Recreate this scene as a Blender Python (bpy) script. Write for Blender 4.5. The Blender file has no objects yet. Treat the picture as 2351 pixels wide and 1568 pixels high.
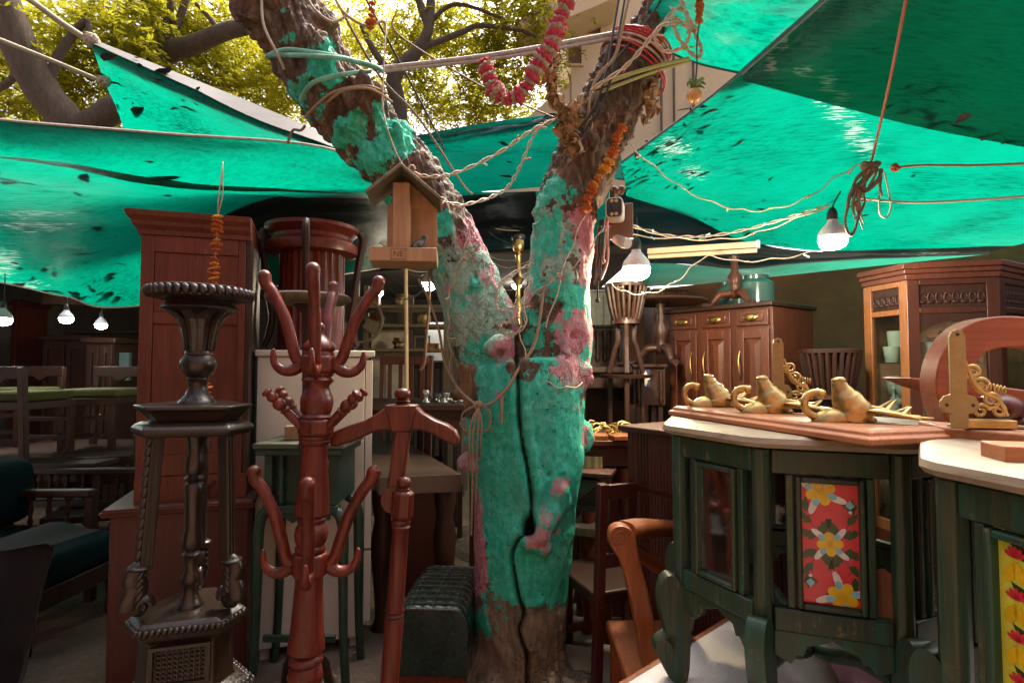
import bpy, bmesh, math, random
import numpy as np
from mathutils import Vector, Matrix, Euler
random.seed(7); np.random.seed(7)
SC = bpy.context.scene
COL = SC.collection
R = math.radians
# ---------------------------------------------------------------- camera
CAM_H = 1.45; PITCH = R(2.45); FPX = 1306.0; CX, CY = 1175.5, 784.0
cd = bpy.data.cameras.new('camera'); cam = bpy.data.objects.new('camera', cd); COL.objects.link(cam)
cd.sensor_width = 36; cd.lens = 20; cd.clip_start = 0.05; cd.clip_end = 500
cam.location = (0, 0, CAM_H); cam.rotation_euler = (R(90) + PITCH, 0, 0)
SC.camera = cam
# ---------------------------------------------------------------- sky, sun, exposure
SUN_EL, SUN_AZ = R(58), R(28)          # azimuth from +Y towards +X
w = bpy.data.worlds.new('World'); SC.world = w; w.use_nodes = True
nt = w.node_tree; bg = nt.nodes['Background']
sk = nt.nodes.new('ShaderNodeTexSky'); sk.sky_type = 'NISHITA'; sk.sun_disc = False
sk.sun_elevation = SUN_EL; sk.sun_rotation = SUN_AZ; sk.dust_density = 7.0; sk.air_density = 0.22; sk.ozone_density = 0.0
nt.links.new(sk.outputs[0], bg.inputs[0]); bg.inputs[1].default_value = 0.15
sd = bpy.data.lights.new('sun', 'SUN'); sun = bpy.data.objects.new('sun', sd); COL.objects.link(sun)
sd.energy = 1.5; sd.angle = R(12); sd.color = (1, 0.93, 0.80)
sun.rotation_euler = Vector((math.sin(SUN_AZ)*math.cos(SUN_EL), math.cos(SUN_AZ)*math.cos(SUN_EL), math.sin(SUN_EL))).to_track_quat('Z', 'Y').to_euler()
sun.location = (3, 6, 9)
SC.view_settings.view_transform = 'Standard'; SC.view_settings.look = 'None'
SC.view_settings.exposure = 2.45; SC.view_settings.gamma = 1.0; SC.view_settings.use_curve_mapping = False
SC.render.engine = 'CYCLES'
SC.cycles.use_denoising = True; SC.cycles.max_bounces = 8; SC.cycles.diffuse_bounces = 4; SC.cycles.transmission_bounces = 6; SC.cycles.transparent_max_bounces = 8
SC.cycles.sample_clamp_indirect = 6.0; SC.cycles.caustics_reflective = False; SC.cycles.caustics_refractive = False
# ---------------------------------------------------------------- helpers
def P(x, y, d):
    """world point seen at photo position x,y (photo 2351 wide) that stands d metres away along +Y"""
    a, b = (x - CX) / FPX, (CY - y) / FPX
    fy, fz = math.cos(PITCH) - b*math.sin(PITCH), math.sin(PITCH) + b*math.cos(PITCH)
    t = d / fy
    return Vector((a*t, d, CAM_H + fz*t))
def PZ(x, y, z):
    """world point seen at x,y that lies at height z"""
    a, b = (x - CX) / FPX, (CY - y) / FPX
    fy, fz = math.cos(PITCH) - b*math.sin(PITCH), math.sin(PITCH) + b*math.cos(PITCH)
    t = (z - CAM_H) / fz
    return Vector((a*t, fy*t, z))
def tag(o, label, cat, group=None, kind=None):
    if label: o['label'] = label
    if cat: o['category'] = cat
    if group: o['group'] = group
    if kind: o['kind'] = kind
    return o
def thing(name, label, cat, loc=(0, 0, 0), rz=0.0, group=None, tilt=None):
    o = bpy.data.objects.new(name, None); COL.objects.link(o)
    o.location = loc
    o.rotation_euler = (tilt[0], tilt[1], rz) if tilt else (0, 0, rz)
    o.empty_display_size = 0.1
    return tag(o, label, cat, group)
def wmat(o):
    m = Matrix.Identity(4)
    while o is not None:
        m = o.matrix_basis @ m; o = o.parent
    return m
def framed(name, label, cat, L, Rr, group=None, z=0.0):
    """root at L, local x running from L to R, local y away from the viewer"""
    r = thing(name, label, cat, (L.x, L.y, z), math.atan2(Rr.y - L.y, Rr.x - L.x), group)
    r_len = math.hypot(Rr.x - L.x, Rr.y - L.y)
    return r, r_len
def F(root, x, y, yo=0.0):
    """local (u, z) where the sight line through x,y meets the plane local y = yo of a root"""
    mi = wmat(root).inverted(); o = mi @ Vector((0, 0, CAM_H)); p = mi @ P(x, y, 1.0)
    t = (yo - o.y) / (p.y - o.y); q = o + (p - o)*t
    return q.x, q.z
def cr(pts, n=8, closed=False):
    """Catmull-Rom resampling of tuples"""
    A = np.array([tuple(p) for p in pts], float); out = []
    N = len(A)
    if N < 3 and not closed:
        return [tuple(A[0] + (A[-1]-A[0])*i/n) for i in range(n+1)]
    for i in range(N if closed else N-1):
        if closed: p0, p1, p2, p3 = A[(i-1) % N], A[i], A[(i+1) % N], A[(i+2) % N]
        else: p0, p1, p2, p3 = A[max(i-1, 0)], A[i], A[i+1], A[min(i+2, N-1)]
        for k in range(n):
            t = k/n
            out.append(tuple(0.5*((2*p1) + (p2-p0)*t + (2*p0-5*p1+4*p2-p3)*t*t + (3*p1-p0-3*p2+p3)*t**3)))
    if not closed: out.append(tuple(A[-1]))
    return out
class MB:
    def __init__(s): s.v = []; s.f = []
    def add(s, vs, fs):
        b = len(s.v); s.v += [tuple(v) for v in vs]; s.f += [tuple(i+b for i in f) for f in fs]; return s
    def box(s, c, sz, rot=None):
        hx, hy, hz = sz[0]/2, sz[1]/2, sz[2]/2
        vs = [Vector((x, y, z)) for x in (-hx, hx) for y in (-hy, hy) for z in (-hz, hz)]
        if rot is not None:
            m = rot if isinstance(rot, Matrix) else Euler(rot).to_matrix()
            vs = [m @ v for v in vs]
        c = Vector(c)
        return s.add([v + c for v in vs], [(0, 1, 3, 2), (4, 6, 7, 5), (0, 4, 5, 1), (2, 3, 7, 6), (0, 2, 6, 4), (1, 5, 7, 3)])
    def b2(s, lo, hi):
        return s.box([(a+b)/2 for a, b in zip(lo, hi)], [b-a for a, b in zip(lo, hi)])
    def bar(s, p0, p1, w_, h_, up=(0, 0, 1)):
        p0, p1 = Vector(p0), Vector(p1); z = (p1-p0); L = z.length; z.normalize()
        x = Vector(up).cross(z)
        if x.length < 1e-5: x = Vector((1, 0, 0)).cross(z)
        x.normalize(); y = z.cross(x)
        m = Matrix((x, y, z)).transposed()
        return s.box((p0+p1)/2, (w_, h_, L), m)
    def lathe(s, prof, seg=24, o=(0, 0, 0), m=None, lobes=0, amp=0.0):
        o = Vector(o); vs = []; fs = []; n = len(prof)
        for (r, z) in prof:
            for k in range(seg):
                a = 2*math.pi*k/seg
                rr = r*(1 + (amp*abs(math.sin(a*lobes/2)) if lobes else 0))
                p = Vector((rr*math.cos(a), rr*math.sin(a), z))
                vs.append((m @ p if m is not None else p) + o)
        for i in range(n-1):
            for k in range(seg):
                k2 = (k+1) % seg
                fs.append((i*seg+k, i*seg+k2, (i+1)*seg+k2, (i+1)*seg+k))
        if prof[0][0] > 1e-6: fs.append(tuple(reversed(range(seg))))
        if prof[-1][0] > 1e-6: fs.append(tuple((n-1)*seg+k for k in range(seg)))
        return s.add(vs, fs)
    def tube(s, pts, r, seg=8, closed=False, flat=1.0):
        pts = [Vector(p) for p in pts]; n = len(pts)
        rs = [r]*n if not hasattr(r, '__len__') else list(r)
        if len(rs) != n: rs = list(np.interp(np.linspace(0, 1, n), np.linspace(0, 1, len(rs)), rs))
        vs = []; fs = []; nrm = None
        for i, p in enumerate(pts):
            if closed: t = pts[(i+1) % n] - pts[i-1]
            else: t = pts[min(i+1, n-1)] - pts[max(i-1, 0)]
            if t.length < 1e-9: t = Vector((0, 0, 1))
            t.normalize()
            if nrm is None:
                nrm = t.orthogonal() if abs(t.z) > 0.95 else Vector((0, 0, 1)).cross(t)
            nrm = nrm - t*nrm.dot(t)
            if nrm.length < 1e-6: nrm = t.orthogonal()
            nrm.normalize(); b = t.cross(nrm)
            for k in range(seg):
                a = 2*math.pi*k/seg
                vs.append(p + nrm*math.cos(a)*rs[i] + b*math.sin(a)*rs[i]*flat)
        for i in range(n if closed else n-1):
            j = (i+1) % n
            for k in range(seg):
                k2 = (k+1) % seg
                fs.append((i*seg+k, i*seg+k2, j*seg+k2, j*seg+k))
        if not closed:
            fs.append(tuple(reversed(range(seg)))); fs.append(tuple((n-1)*seg+k for k in range(seg)))
        return s.add(vs, fs)
    def prism(s, poly, y0, y1, m=None):
        """outline in local x,z pushed from y0 to y1"""
        n = len(poly); vs = [Vector((x, y0, z)) for x, z in poly] + [Vector((x, y1, z)) for x, z in poly]
        if m is not None: vs = [m @ v for v in vs]
        fs = [tuple(range(n)), tuple(reversed(range(n, 2*n)))] + [(i+n, (i+1) % n+n, (i+1) % n, i) for i in range(n)]
        return s.add(vs, fs)
    def slab(s, poly, z0, z1):
        n = len(poly); vs = [Vector((x, y, z0)) for x, y in poly] + [Vector((x, y, z1)) for x, y in poly]
        return s.add(vs, [tuple(reversed(range(n))), tuple(range(n, 2*n))] + [(i, (i+1) % n, (i+1) % n+n, i+n) for i in range(n)])
    def ball(s, c, r, seg=12, rings=8, m=None):
        r = r if hasattr(r, '__len__') else (r, r, r)
        prof = [(math.sin(math.pi*i/rings), -math.cos(math.pi*i/rings)) for i in range(rings+1)]
        c = Vector(c); b = MB().lathe([(max(p, 1e-4), z) for p, z in prof], seg)
        vs = [Vector((x*r[0], y*r[1], z*r[2])) for x, y, z in b.v]
        if m is not None: vs = [m @ v for v in vs]
        return s.add([v + c for v in vs], b.f)
    def grid(s, fn, nu, nv):
        vs = [fn(i/(nu-1), j/(nv-1)) for i in range(nu) for j in range(nv)]
        return s.add(vs, [(i*nv+j, (i+1)*nv+j, (i+1)*nv+j+1, i*nv+j+1) for i in range(nu-1) for j in range(nv-1)])
    def mesh(s, name, smooth=38, fix=True):
        me = bpy.data.meshes.new(name); me.from_pydata(s.v, [], s.f)
        if fix:
            bm = bmesh.new(); bm.from_mesh(me); bmesh.ops.recalc_face_normals(bm, faces=bm.faces); bm.to_mesh(me); bm.free()
        if smooth:
            me.shade_smooth()
            if smooth < 180: me.set_sharp_from_angle(angle=R(smooth))
        return me
    def build(s, name, mat, parent=None, smooth=38, bevel=0.0, world=False, seg=2, fix=True, origin=None):
        if world and parent is not None:
            mi = wmat(parent).inverted(); s.v = [tuple(mi @ Vector(v)) for v in s.v]
        loc = None
        if parent is None:
            a = np.array(s.v); lo, hi = a.min(0), a.max(0)
            loc = Vector(((lo[0]+hi[0])/2, (lo[1]+hi[1])/2, lo[2])) if origin is None else Vector(origin)
            s.v = [tuple(Vector(v)-loc) for v in s.v]
        me = s.mesh(name, smooth, fix)
        return link(name, me, mat, parent, loc, bevel, seg)
def link(name, me, mat, parent=None, loc=None, bevel=0.0, seg=2, rot=None, scale=None):
    if mat is not None and not me.materials: me.materials.append(mat)
    o = bpy.data.objects.new(name, me); COL.objects.link(o)
    if loc is not None: o.location = loc
    if rot is not None: o.rotation_euler = rot
    if scale is not None: o.scale = scale
    if parent is not None: o.parent = parent
    if bevel > 0:
        b = o.modifiers.new('bevel', 'BEVEL'); b.width = bevel; b.segments = seg; b.limit_method = 'ANGLE'; b.angle_limit = R(35)
        b.harden_normals = False
    return o
def copy_tree(o, parent=None):
    c = o.copy(); COL.objects.link(c); c.parent = parent
    for ch in o.children: copy_tree(ch, c)
    return c
# numpy value noise ---------------------------------------------------------
def _h(ix, iy, iz, s):
    n = (ix*374761393 + iy*668265263 + iz*2147483647 + s*1274126177) & 0xffffffff
    n = ((n ^ (n >> 13))*1274126177) & 0xffffffff
    return ((n ^ (n >> 16)) & 0xffff)/65535.0
def vnoise(p, s=0):
    p = np.asarray(p, float); i = np.floor(p).astype(np.int64); f = p - i; f = f*f*(3-2*f); out = 0
    for dx in (0, 1):
        for dy in (0, 1):
            for dz in (0, 1):
                wgt = (f[:, 0] if dx else 1-f[:, 0])*(f[:, 1] if dy else 1-f[:, 1])*(f[:, 2] if dz else 1-f[:, 2])
                out = out + wgt*_h(i[:, 0]+dx, i[:, 1]+dy, i[:, 2]+dz, s)
    return out
def fbm(p, o=4, s=0):
    p = np.asarray(p, float); t = 0; a = 0.5; n = 0
    for k in range(o):
        t = t + a*vnoise(p*(2**k), s+k); n += a; a *= 0.5
    return t/n
# materials -------------------------------------------------------------------
def srgb(r, g, b):
    return tuple(((c/255)/12.92 if c <= 10 else ((c/255+0.055)/1.055)**2.4) for c in (r, g, b))
class NM:
    def __init__(s, name):
        s.m = bpy.data.materials.new(name); s.m.use_nodes = True; s.t = s.m.node_tree; s.n = s.t.nodes; s.l = s.t.links
        s.b = s.n['Principled BSDF']; s.out = s.n['Material Output']
    def new(s, t, **k):
        n = s.n.new(t)
        for a, v in k.items():
            if a.startswith('i_'):
                key = a[2:].replace('_', ' ')
                n.inputs[int(key) if key.isdigit() else key].default_value = v
            else: setattr(n, a, v)
        return n
    def ln(s, a, b): s.l.new(a, b)
    def coord(s, scale=(1, 1, 1), rnd=True, kind='Object'):
        tc = s.new('ShaderNodeTexCoord'); mp = s.new('ShaderNodeMapping'); mp.inputs['Scale'].default_value = scale
        s.ln(tc.outputs[kind], mp.inputs[0])
        if rnd:
            oi = s.new('ShaderNodeObjectInfo'); mu = s.new('ShaderNodeMath', operation='MULTIPLY', i_1=31.7)
            s.ln(oi.outputs['Random'], mu.inputs[0]); s.ln(mu.outputs[0], mp.inputs['Location'])
        return mp.outputs[0]
    def noise(s, vec, scale=5, detail=4, rough=0.55, dist=0.0):
        n = s.new('ShaderNodeTexNoise'); n.inputs['Scale'].default_value = scale; n.inputs['Detail'].default_value = detail
        n.inputs['Roughness'].default_value = rough; n.inputs['Distortion'].default_value = dist
        s.ln(vec, n.inputs['Vector']); return n.outputs['Fac']
    def ramp(s, fac, stops):
        n = s.new('ShaderNodeValToRGB'); e = n.color_ramp.elements
        while len(e) < len(stops): e.new(0.5)
        for el, (p, c) in zip(e, stops):
            el.position = p; el.color = (c[0], c[1], c[2], 1) if hasattr(c, '__len__') else (c, c, c, 1)
        s.ln(fac, n.inputs[0]); return n.outputs[0]
    def mix(s, fac, a, b, mode='MIX'):
        n = s.new('ShaderNodeMix', data_type='RGBA', blend_type=mode)
        for sock, v in ((n.inputs[0], fac), (n.inputs[6], a), (n.inputs[7], b)):
            if isinstance(v, (int, float)): sock.default_value = v
            elif isinstance(v, tuple): sock.default_value = (v[0], v[1], v[2], 1)
            else: s.ln(v, sock)
        return n.outputs[2]
    def math(s, op, a, b=None, clamp=False):
        n = s.new('ShaderNodeMath', operation=op); n.use_clamp = clamp
        for sock, v in ((n.inputs[0], a), (n.inputs[1], b)):
            if v is None: continue
            if isinstance(v, (int, float)): sock.default_value = v
            else: s.ln(v, sock)
        return n.outputs[0]
    def bump(s, h, strength=0.3, dist=0.01):
        n = s.new('ShaderNodeBump'); n.inputs['Strength'].default_value = strength; n.inputs['Distance'].default_value = dist
        s.ln(h, n.inputs['Height']); s.ln(n.outputs[0], s.b.inputs['Normal']); return n.outputs[0]
    def set(s, **k):
        for a, v in k.items():
            key = {'rough': 'Roughness', 'metal': 'Metallic', 'coat': 'Coat Weight', 'crough': 'Coat Roughness', 'spec': 'Specular IOR Level', 'trans': 'Transmission Weight', 'col': 'Base Color', 'sheen': 'Sheen Weight', 'ior': 'IOR', 'alpha': 'Alpha'}[a]
            if isinstance(v, tuple): s.b.inputs[key].default_value = (v[0], v[1], v[2], 1)
            elif isinstance(v, (int, float)): s.b.inputs[key].default_value = v
            else: s.ln(v, s.b.inputs[key])
        return s
def m_wood(name, c1, c2, rough=0.38, axis=2, scale=1.0, coat=0.25, bump=0.15, dust=0.25, spec=0.32):
    m = NM(name); st = [24*scale]*3; st[axis] = 1.3*scale
    v = m.coord(tuple(st)); n1 = m.noise(v, 2.2, 7, 0.62, 1.2)
    col = m.ramp(n1, [(0.3, c1), (0.7, c2)])
    v2 = m.coord((1, 1, 1)); n2 = m.noise(v2, 3.0, 5, 0.6)
    col = m.mix(m.math('MULTIPLY', m.ramp(n2, [(0.35, 0.0), (0.75, 1.0)]), 0.55), col, tuple(c*0.45 for c in c1))
    # settled dust on faces that look up
    g = m.new('ShaderNodeNewGeometry'); sp = m.new('ShaderNodeSeparateXYZ'); m.ln(g.outputs['Normal'], sp.inputs[0])
    d = m.math('MULTIPLY', m.math('MULTIPLY', m.math('SUBTRACT', sp.outputs[2], 0.55, True), 2.0), m.math('MULTIPLY', n2, dust))
    col = m.mix(d, col, (0.32, 0.27, 0.2))
    m.set(col=col, spec=spec, coat=coat, crough=0.25)
    m.set(rough=m.math('ADD', m.math('MULTIPLY', n2, 0.2), rough-0.08))
    m.bump(n1, bump, 0.004)
    return m.m
def m_plain(name, c, rough=0.6, metal=0.0, var=0.35, nscale=12, bump=0.1, bd=0.003, **k):
    m = NM(name); v = m.coord(); n = m.noise(v, nscale, 6, 0.6)
    col = m.ramp(n, [(0.25, tuple(x*(1-var) for x in c)), (0.75, tuple(min(x*(1+var), 1) for x in c))])
    m.set(col=col, metal=metal, **k)
    m.set(rough=m.math('ADD', m.math('MULTIPLY', n, 0.24), rough-0.12))
    if bump: m.bump(n, bump, bd)
    return m.m
def m_emit(name, c, s):
    m = NM(name); m.set(col=c, rough=0.4); m.b.inputs['Emission Color'].default_value = (*c, 1); m.b.inputs['Emission Strength'].default_value = s
    return m.m
M = {}
M['mahog'] = m_wood('mahogany', (0.040, 0.0055, 0.003), (0.175, 0.027, 0.0115), 0.34, coat=0.06, dust=0.08, bump=0.3)
M['wardrobe'] = m_wood('wardrobe_wood', (0.075, 0.014, 0.006), (0.165, 0.036, 0.014), 0.45, coat=0.0, dust=0.08)
M['wardrobe_low'] = m_wood('red_brown_board', (0.052, 0.009, 0.006), (0.08, 0.015, 0.009), 0.5, coat=0.1)
M['dark'] = m_wood('dark_walnut', (0.02, 0.008, 0.005), (0.046, 0.018, 0.010), 0.45, coat=0.03, dust=0.05)
M['darkx'] = m_wood('dark_walnut_lengthwise', (0.02, 0.008, 0.005), (0.046, 0.018, 0.010), 0.45, axis=0, coat=0.03, dust=0.08)
M['carved'] = m_wood('carved_dark_wood', (0.006, 0.0032, 0.002), (0.036, 0.017, 0.0075), 0.30, coat=0.15, dust=0.07, bump=0.5, spec=0.45)
M['side'] = m_wood('sideboard_wood', (0.07, 0.019, 0.010), (0.125, 0.038, 0.018), 0.4)
M['teak'] = m_wood('teak', (0.17, 0.06, 0.018), (0.30, 0.12, 0.04), 0.4)
M['orange'] = m_wood('orange_wood', (0.20, 0.045, 0.010), (0.40, 0.115, 0.030), 0.38, coat=0.2)
M['rosew'] = m_wood('rose_wood', (0.27, 0.062, 0.024), (0.42, 0.115, 0.045), 0.42, axis=0, coat=0.15)
M['pine'] = m_wood('pine_plank', (0.36, 0.125, 0.045), (0.56, 0.235, 0.095), 0.5, axis=0, coat=0.05)
M['ply'] = m_wood('pressed_board', (0.32, 0.175, 0.08), (0.47, 0.285, 0.145), 0.6, scale=0.7, coat=0.0, bump=0.5, dust=0.1)
M['lightw'] = m_wood('light_wood', (0.45, 0.30, 0.16), (0.60, 0.42, 0.24), 0.6, coat=0)
M['oldw'] = m_wood('weathered_wood', (0.10, 0.075, 0.045), (0.22, 0.17, 0.11), 0.7, coat=0, bump=0.5)
M['roofw'] = m_wood('mossy_board', (0.11, 0.10, 0.055), (0.24, 0.21, 0.12), 0.75, scale=0.8, coat=0, bump=0.6)
M['white'] = m_plain('cream_paint', (0.62, 0.58, 0.48), 0.5, var=0.08, nscale=4, bump=0.05)
M['black'] = m_plain('black_plastic', (0.012, 0.012, 0.012), 0.4)
M['iron'] = m_plain('dark_iron', (0.03, 0.028, 0.027), 0.45, 0.7)
M['brass'] = m_plain('brass', (0.48, 0.325, 0.125), 0.38, 1.0, var=0.45, nscale=26, bump=0.5)
M['brass_dull'] = m_plain('dull_brass', (0.30, 0.225, 0.105), 0.5, 0.85, var=0.15, nscale=60, bump=0.1)
M['steel'] = m_plain('steel', (0.45, 0.45, 0.43), 0.3, 1.0)
M['grey'] = m_plain('grey_plastic', (0.45, 0.48, 0.5), 0.45, var=0.1)
M['leather'] = m_plain('green_leather', (0.008, 0.022, 0.017), 0.27, var=0.3, nscale=40, bump=0.25, bd=0.002, coat=0.2)
M['tealcloth'] = m_plain('teal_velvet', (0.004, 0.017, 0.021), 0.95, nscale=60, bump=0.4, spec=0.1)
M['lime'] = m_plain('lime_velvet', (0.045, 0.05, 0.007), 0.9, nscale=60, bump=0.3)
M['blackcloth'] = m_plain('black_cloth', (0.007, 0.006, 0.0065), 0.95, nscale=50)
M['cloth'] = m_plain('white_cloth', (0.66, 0.63, 0.58), 0.95, var=0.07, nscale=160, bump=0.6, bd=0.004)
M['mauve'] = m_plain('mauve_cloth', (0.30, 0.13, 0.14), 0.9, nscale=120, var=0.15, bump=0.4)
M['card'] = m_plain('cardboard', (0.42, 0.33, 0.22), 0.85, var=0.15, nscale=6)
M['rope'] = m_plain('jute_rope', (0.27, 0.19, 0.11), 0.9, nscale=200, bump=0.6)
M['ropew'] = m_plain('pale_rope', (0.33, 0.28, 0.20), 0.85, nscale=150, bump=0.4)
M['strap'] = m_plain('grey_strap', (0.33, 0.31, 0.28), 0.7, nscale=60)
M['wirew'] = m_plain('white_wire', (0.40, 0.32, 0.22), 0.6, nscale=60)
M['wireb'] = m_plain('black_wire', (0.02, 0.016, 0.013), 0.6)
M['wirebr'] = m_plain('brown_wire', (0.16, 0.085, 0.045), 0.6)
M['redcord'] = m_plain('red_cord', (0.42, 0.025, 0.03), 0.6, nscale=80)
M['rustrope'] = m_plain('rust_rope', (0.25, 0.06, 0.025), 0.85, nscale=200, bump=0.5)
M['ygrope'] = m_plain('yellow_green_rope', (0.30, 0.27, 0.09), 0.85, nscale=200, bump=0.5)
M['greenrope'] = m_plain('painted_rope', (0.14, 0.36, 0.27), 0.8, var=0.7, nscale=14)
M['pinkwire'] = m_plain('pink_wire', (0.62, 0.30, 0.28), 0.5)
M['marigold'] = m_plain('dry_marigold', (0.42, 0.10, 0.012), 0.9, var=0.5, nscale=50, bump=0.5)
M['marigoldy'] = m_plain('yellow_marigold', (0.58, 0.27, 0.02), 0.9, var=0.4, nscale=50, bump=0.5)
M['pinkfl'] = m_plain('crimson_paper_flower', (0.40, 0.035, 0.06), 0.85, var=0.4, nscale=40, bump=0.4)
M['palefl'] = m_plain('faded_paper_flower', (0.32, 0.25, 0.17), 0.9, var=0.3, nscale=40, bump=0.4)
M['dryleaf'] = m_plain('dry_leaf', (0.30, 0.19, 0.09), 0.7, var=0.5, nscale=25, bump=0.4)
M['lemon'] = m_plain('fruit_skin', (0.52, 0.27, 0.07), 0.4, var=0.35, nscale=22)
M['chilli'] = m_plain('green_chilli', (0.08, 0.15, 0.03), 0.35)
M['jar'] = m_plain('green_jar', (0.05, 0.13, 0.11), 0.2, var=0.2)
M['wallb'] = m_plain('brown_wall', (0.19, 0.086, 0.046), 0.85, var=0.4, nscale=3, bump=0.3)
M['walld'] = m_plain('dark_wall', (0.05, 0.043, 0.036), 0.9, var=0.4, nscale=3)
M['beige'] = m_plain('beige_plaster', (0.62, 0.47, 0.28), 0.85, var=0.16, nscale=1.3, bump=0.3)
M['bluegrey'] = m_plain('blue_grey_paint', (0.05, 0.10, 0.10), 0.6)
M['tealpaint'] = m_plain('teal_paint', (0.01, 0.17, 0.16), 0.5)
M['bone'] = m_plain('pale_panel', (0.45, 0.42, 0.34), 0.6)
def m_glass(name, c=(0.8, 0.85, 0.82), refl=0.03):
    m = NM(name); n = m.n; gl = m.new('ShaderNodeBsdfGlossy'); gl.inputs['Roughness'].default_value = 0.06
    tr = m.new('ShaderNodeBsdfTransparent'); tr.inputs[0].default_value = (*c, 1)
    mx = m.new('ShaderNodeMixShader'); fr = m.new('ShaderNodeLayerWeight'); fr.inputs[0].default_value = 0.5
    m.ln(m.math('ADD', m.math('MULTIPLY', m.math('POWER', fr.outputs[1], 4.0), 0.6), refl), mx.inputs[0]); m.ln(tr.outputs[0], mx.inputs[1]); m.ln(gl.outputs[0], mx.inputs[2]); m.ln(mx.outputs[0], m.out.inputs[0])
    return m.m
M['pane'] = m_glass('window_glass'); M['panem'] = m_glass('silvered_glass', (0.6, 0.62, 0.58), 0.38)
def m_glassware():
    m = NM('glassware'); m.set(col=(0.62, 0.66, 0.56), rough=0.1, spec=0.9, trans=0.3, ior=1.4); return m.m
M['glassware'] = m_glassware()
def m_green():
    m = NM('green_distressed_paint'); v = m.coord((46, 46, 2.6)); v2 = m.coord(); v3 = m.coord((16, 16, 1.0))
    n1 = m.noise(v, 2.2, 7, 0.6, 0.5); n2 = m.noise(v3, 2.0, 4, 0.55); n3 = m.noise(v2, 26, 5, 0.7); n4 = m.noise(v2, 2.4, 3, 0.5)
    oi = m.new('ShaderNodeObjectInfo')
    base = m.ramp(oi.outputs['Random'], [(0.0, (0.020, 0.034, 0.015)), (0.45, (0.012, 0.034, 0.020)), (0.75, (0.010, 0.046, 0.027)), (1.0, (0.034, 0.034, 0.013))])
    col = m.mix(m.ramp(n1, [(0.38, 0.0), (0.66, 0.7)]), base, (0.060, 0.054, 0.020))
    col = m.mix(m.ramp(n2, [(0.48, 0.0), (0.66, 0.75)]), col, (0.010, 0.085, 0.050))
    col = m.mix(m.ramp(n4, [(0.30, 0.6), (0.5, 0.0)]), col, (0.007, 0.018, 0.011))
    col = m.mix(m.ramp(m.math('ADD', m.math('MULTIPLY', n3, 0.55), m.math('MULTIPLY', n1, 0.45)), [(0.57, 0.0), (0.66, 0.75)]), col, (0.17, 0.125, 0.06))
    m.set(col=col, rough=m.ramp(n1, [(0.3, 0.36), (0.7, 0.48)]), spec=0.4); m.bump(n1, 0.25, 0.003); return m.m
M['green'] = m_green()
M['greend'] = m_plain('dark_green_paint', (0.015, 0.042, 0.024), 0.42, var=0.5, nscale=8)
M['greentop'] = m_plain('olive_paint', (0.075, 0.085, 0.05), 0.55, var=0.3)
def m_stone():
    m = NM('stone_top'); v = m.coord((3, 3, 9)); n = m.noise(v, 3, 8, 0.65, 0.8)
    m.set(col=m.ramp(n, [(0.25, (0.17, 0.12, 0.062)), (0.5, (0.28, 0.22, 0.138)), (0.75, (0.36, 0.30, 0.21))]), rough=0.5); m.bump(n, 0.2, 0.004); return m.m
M['stone'] = m_stone()
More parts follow.
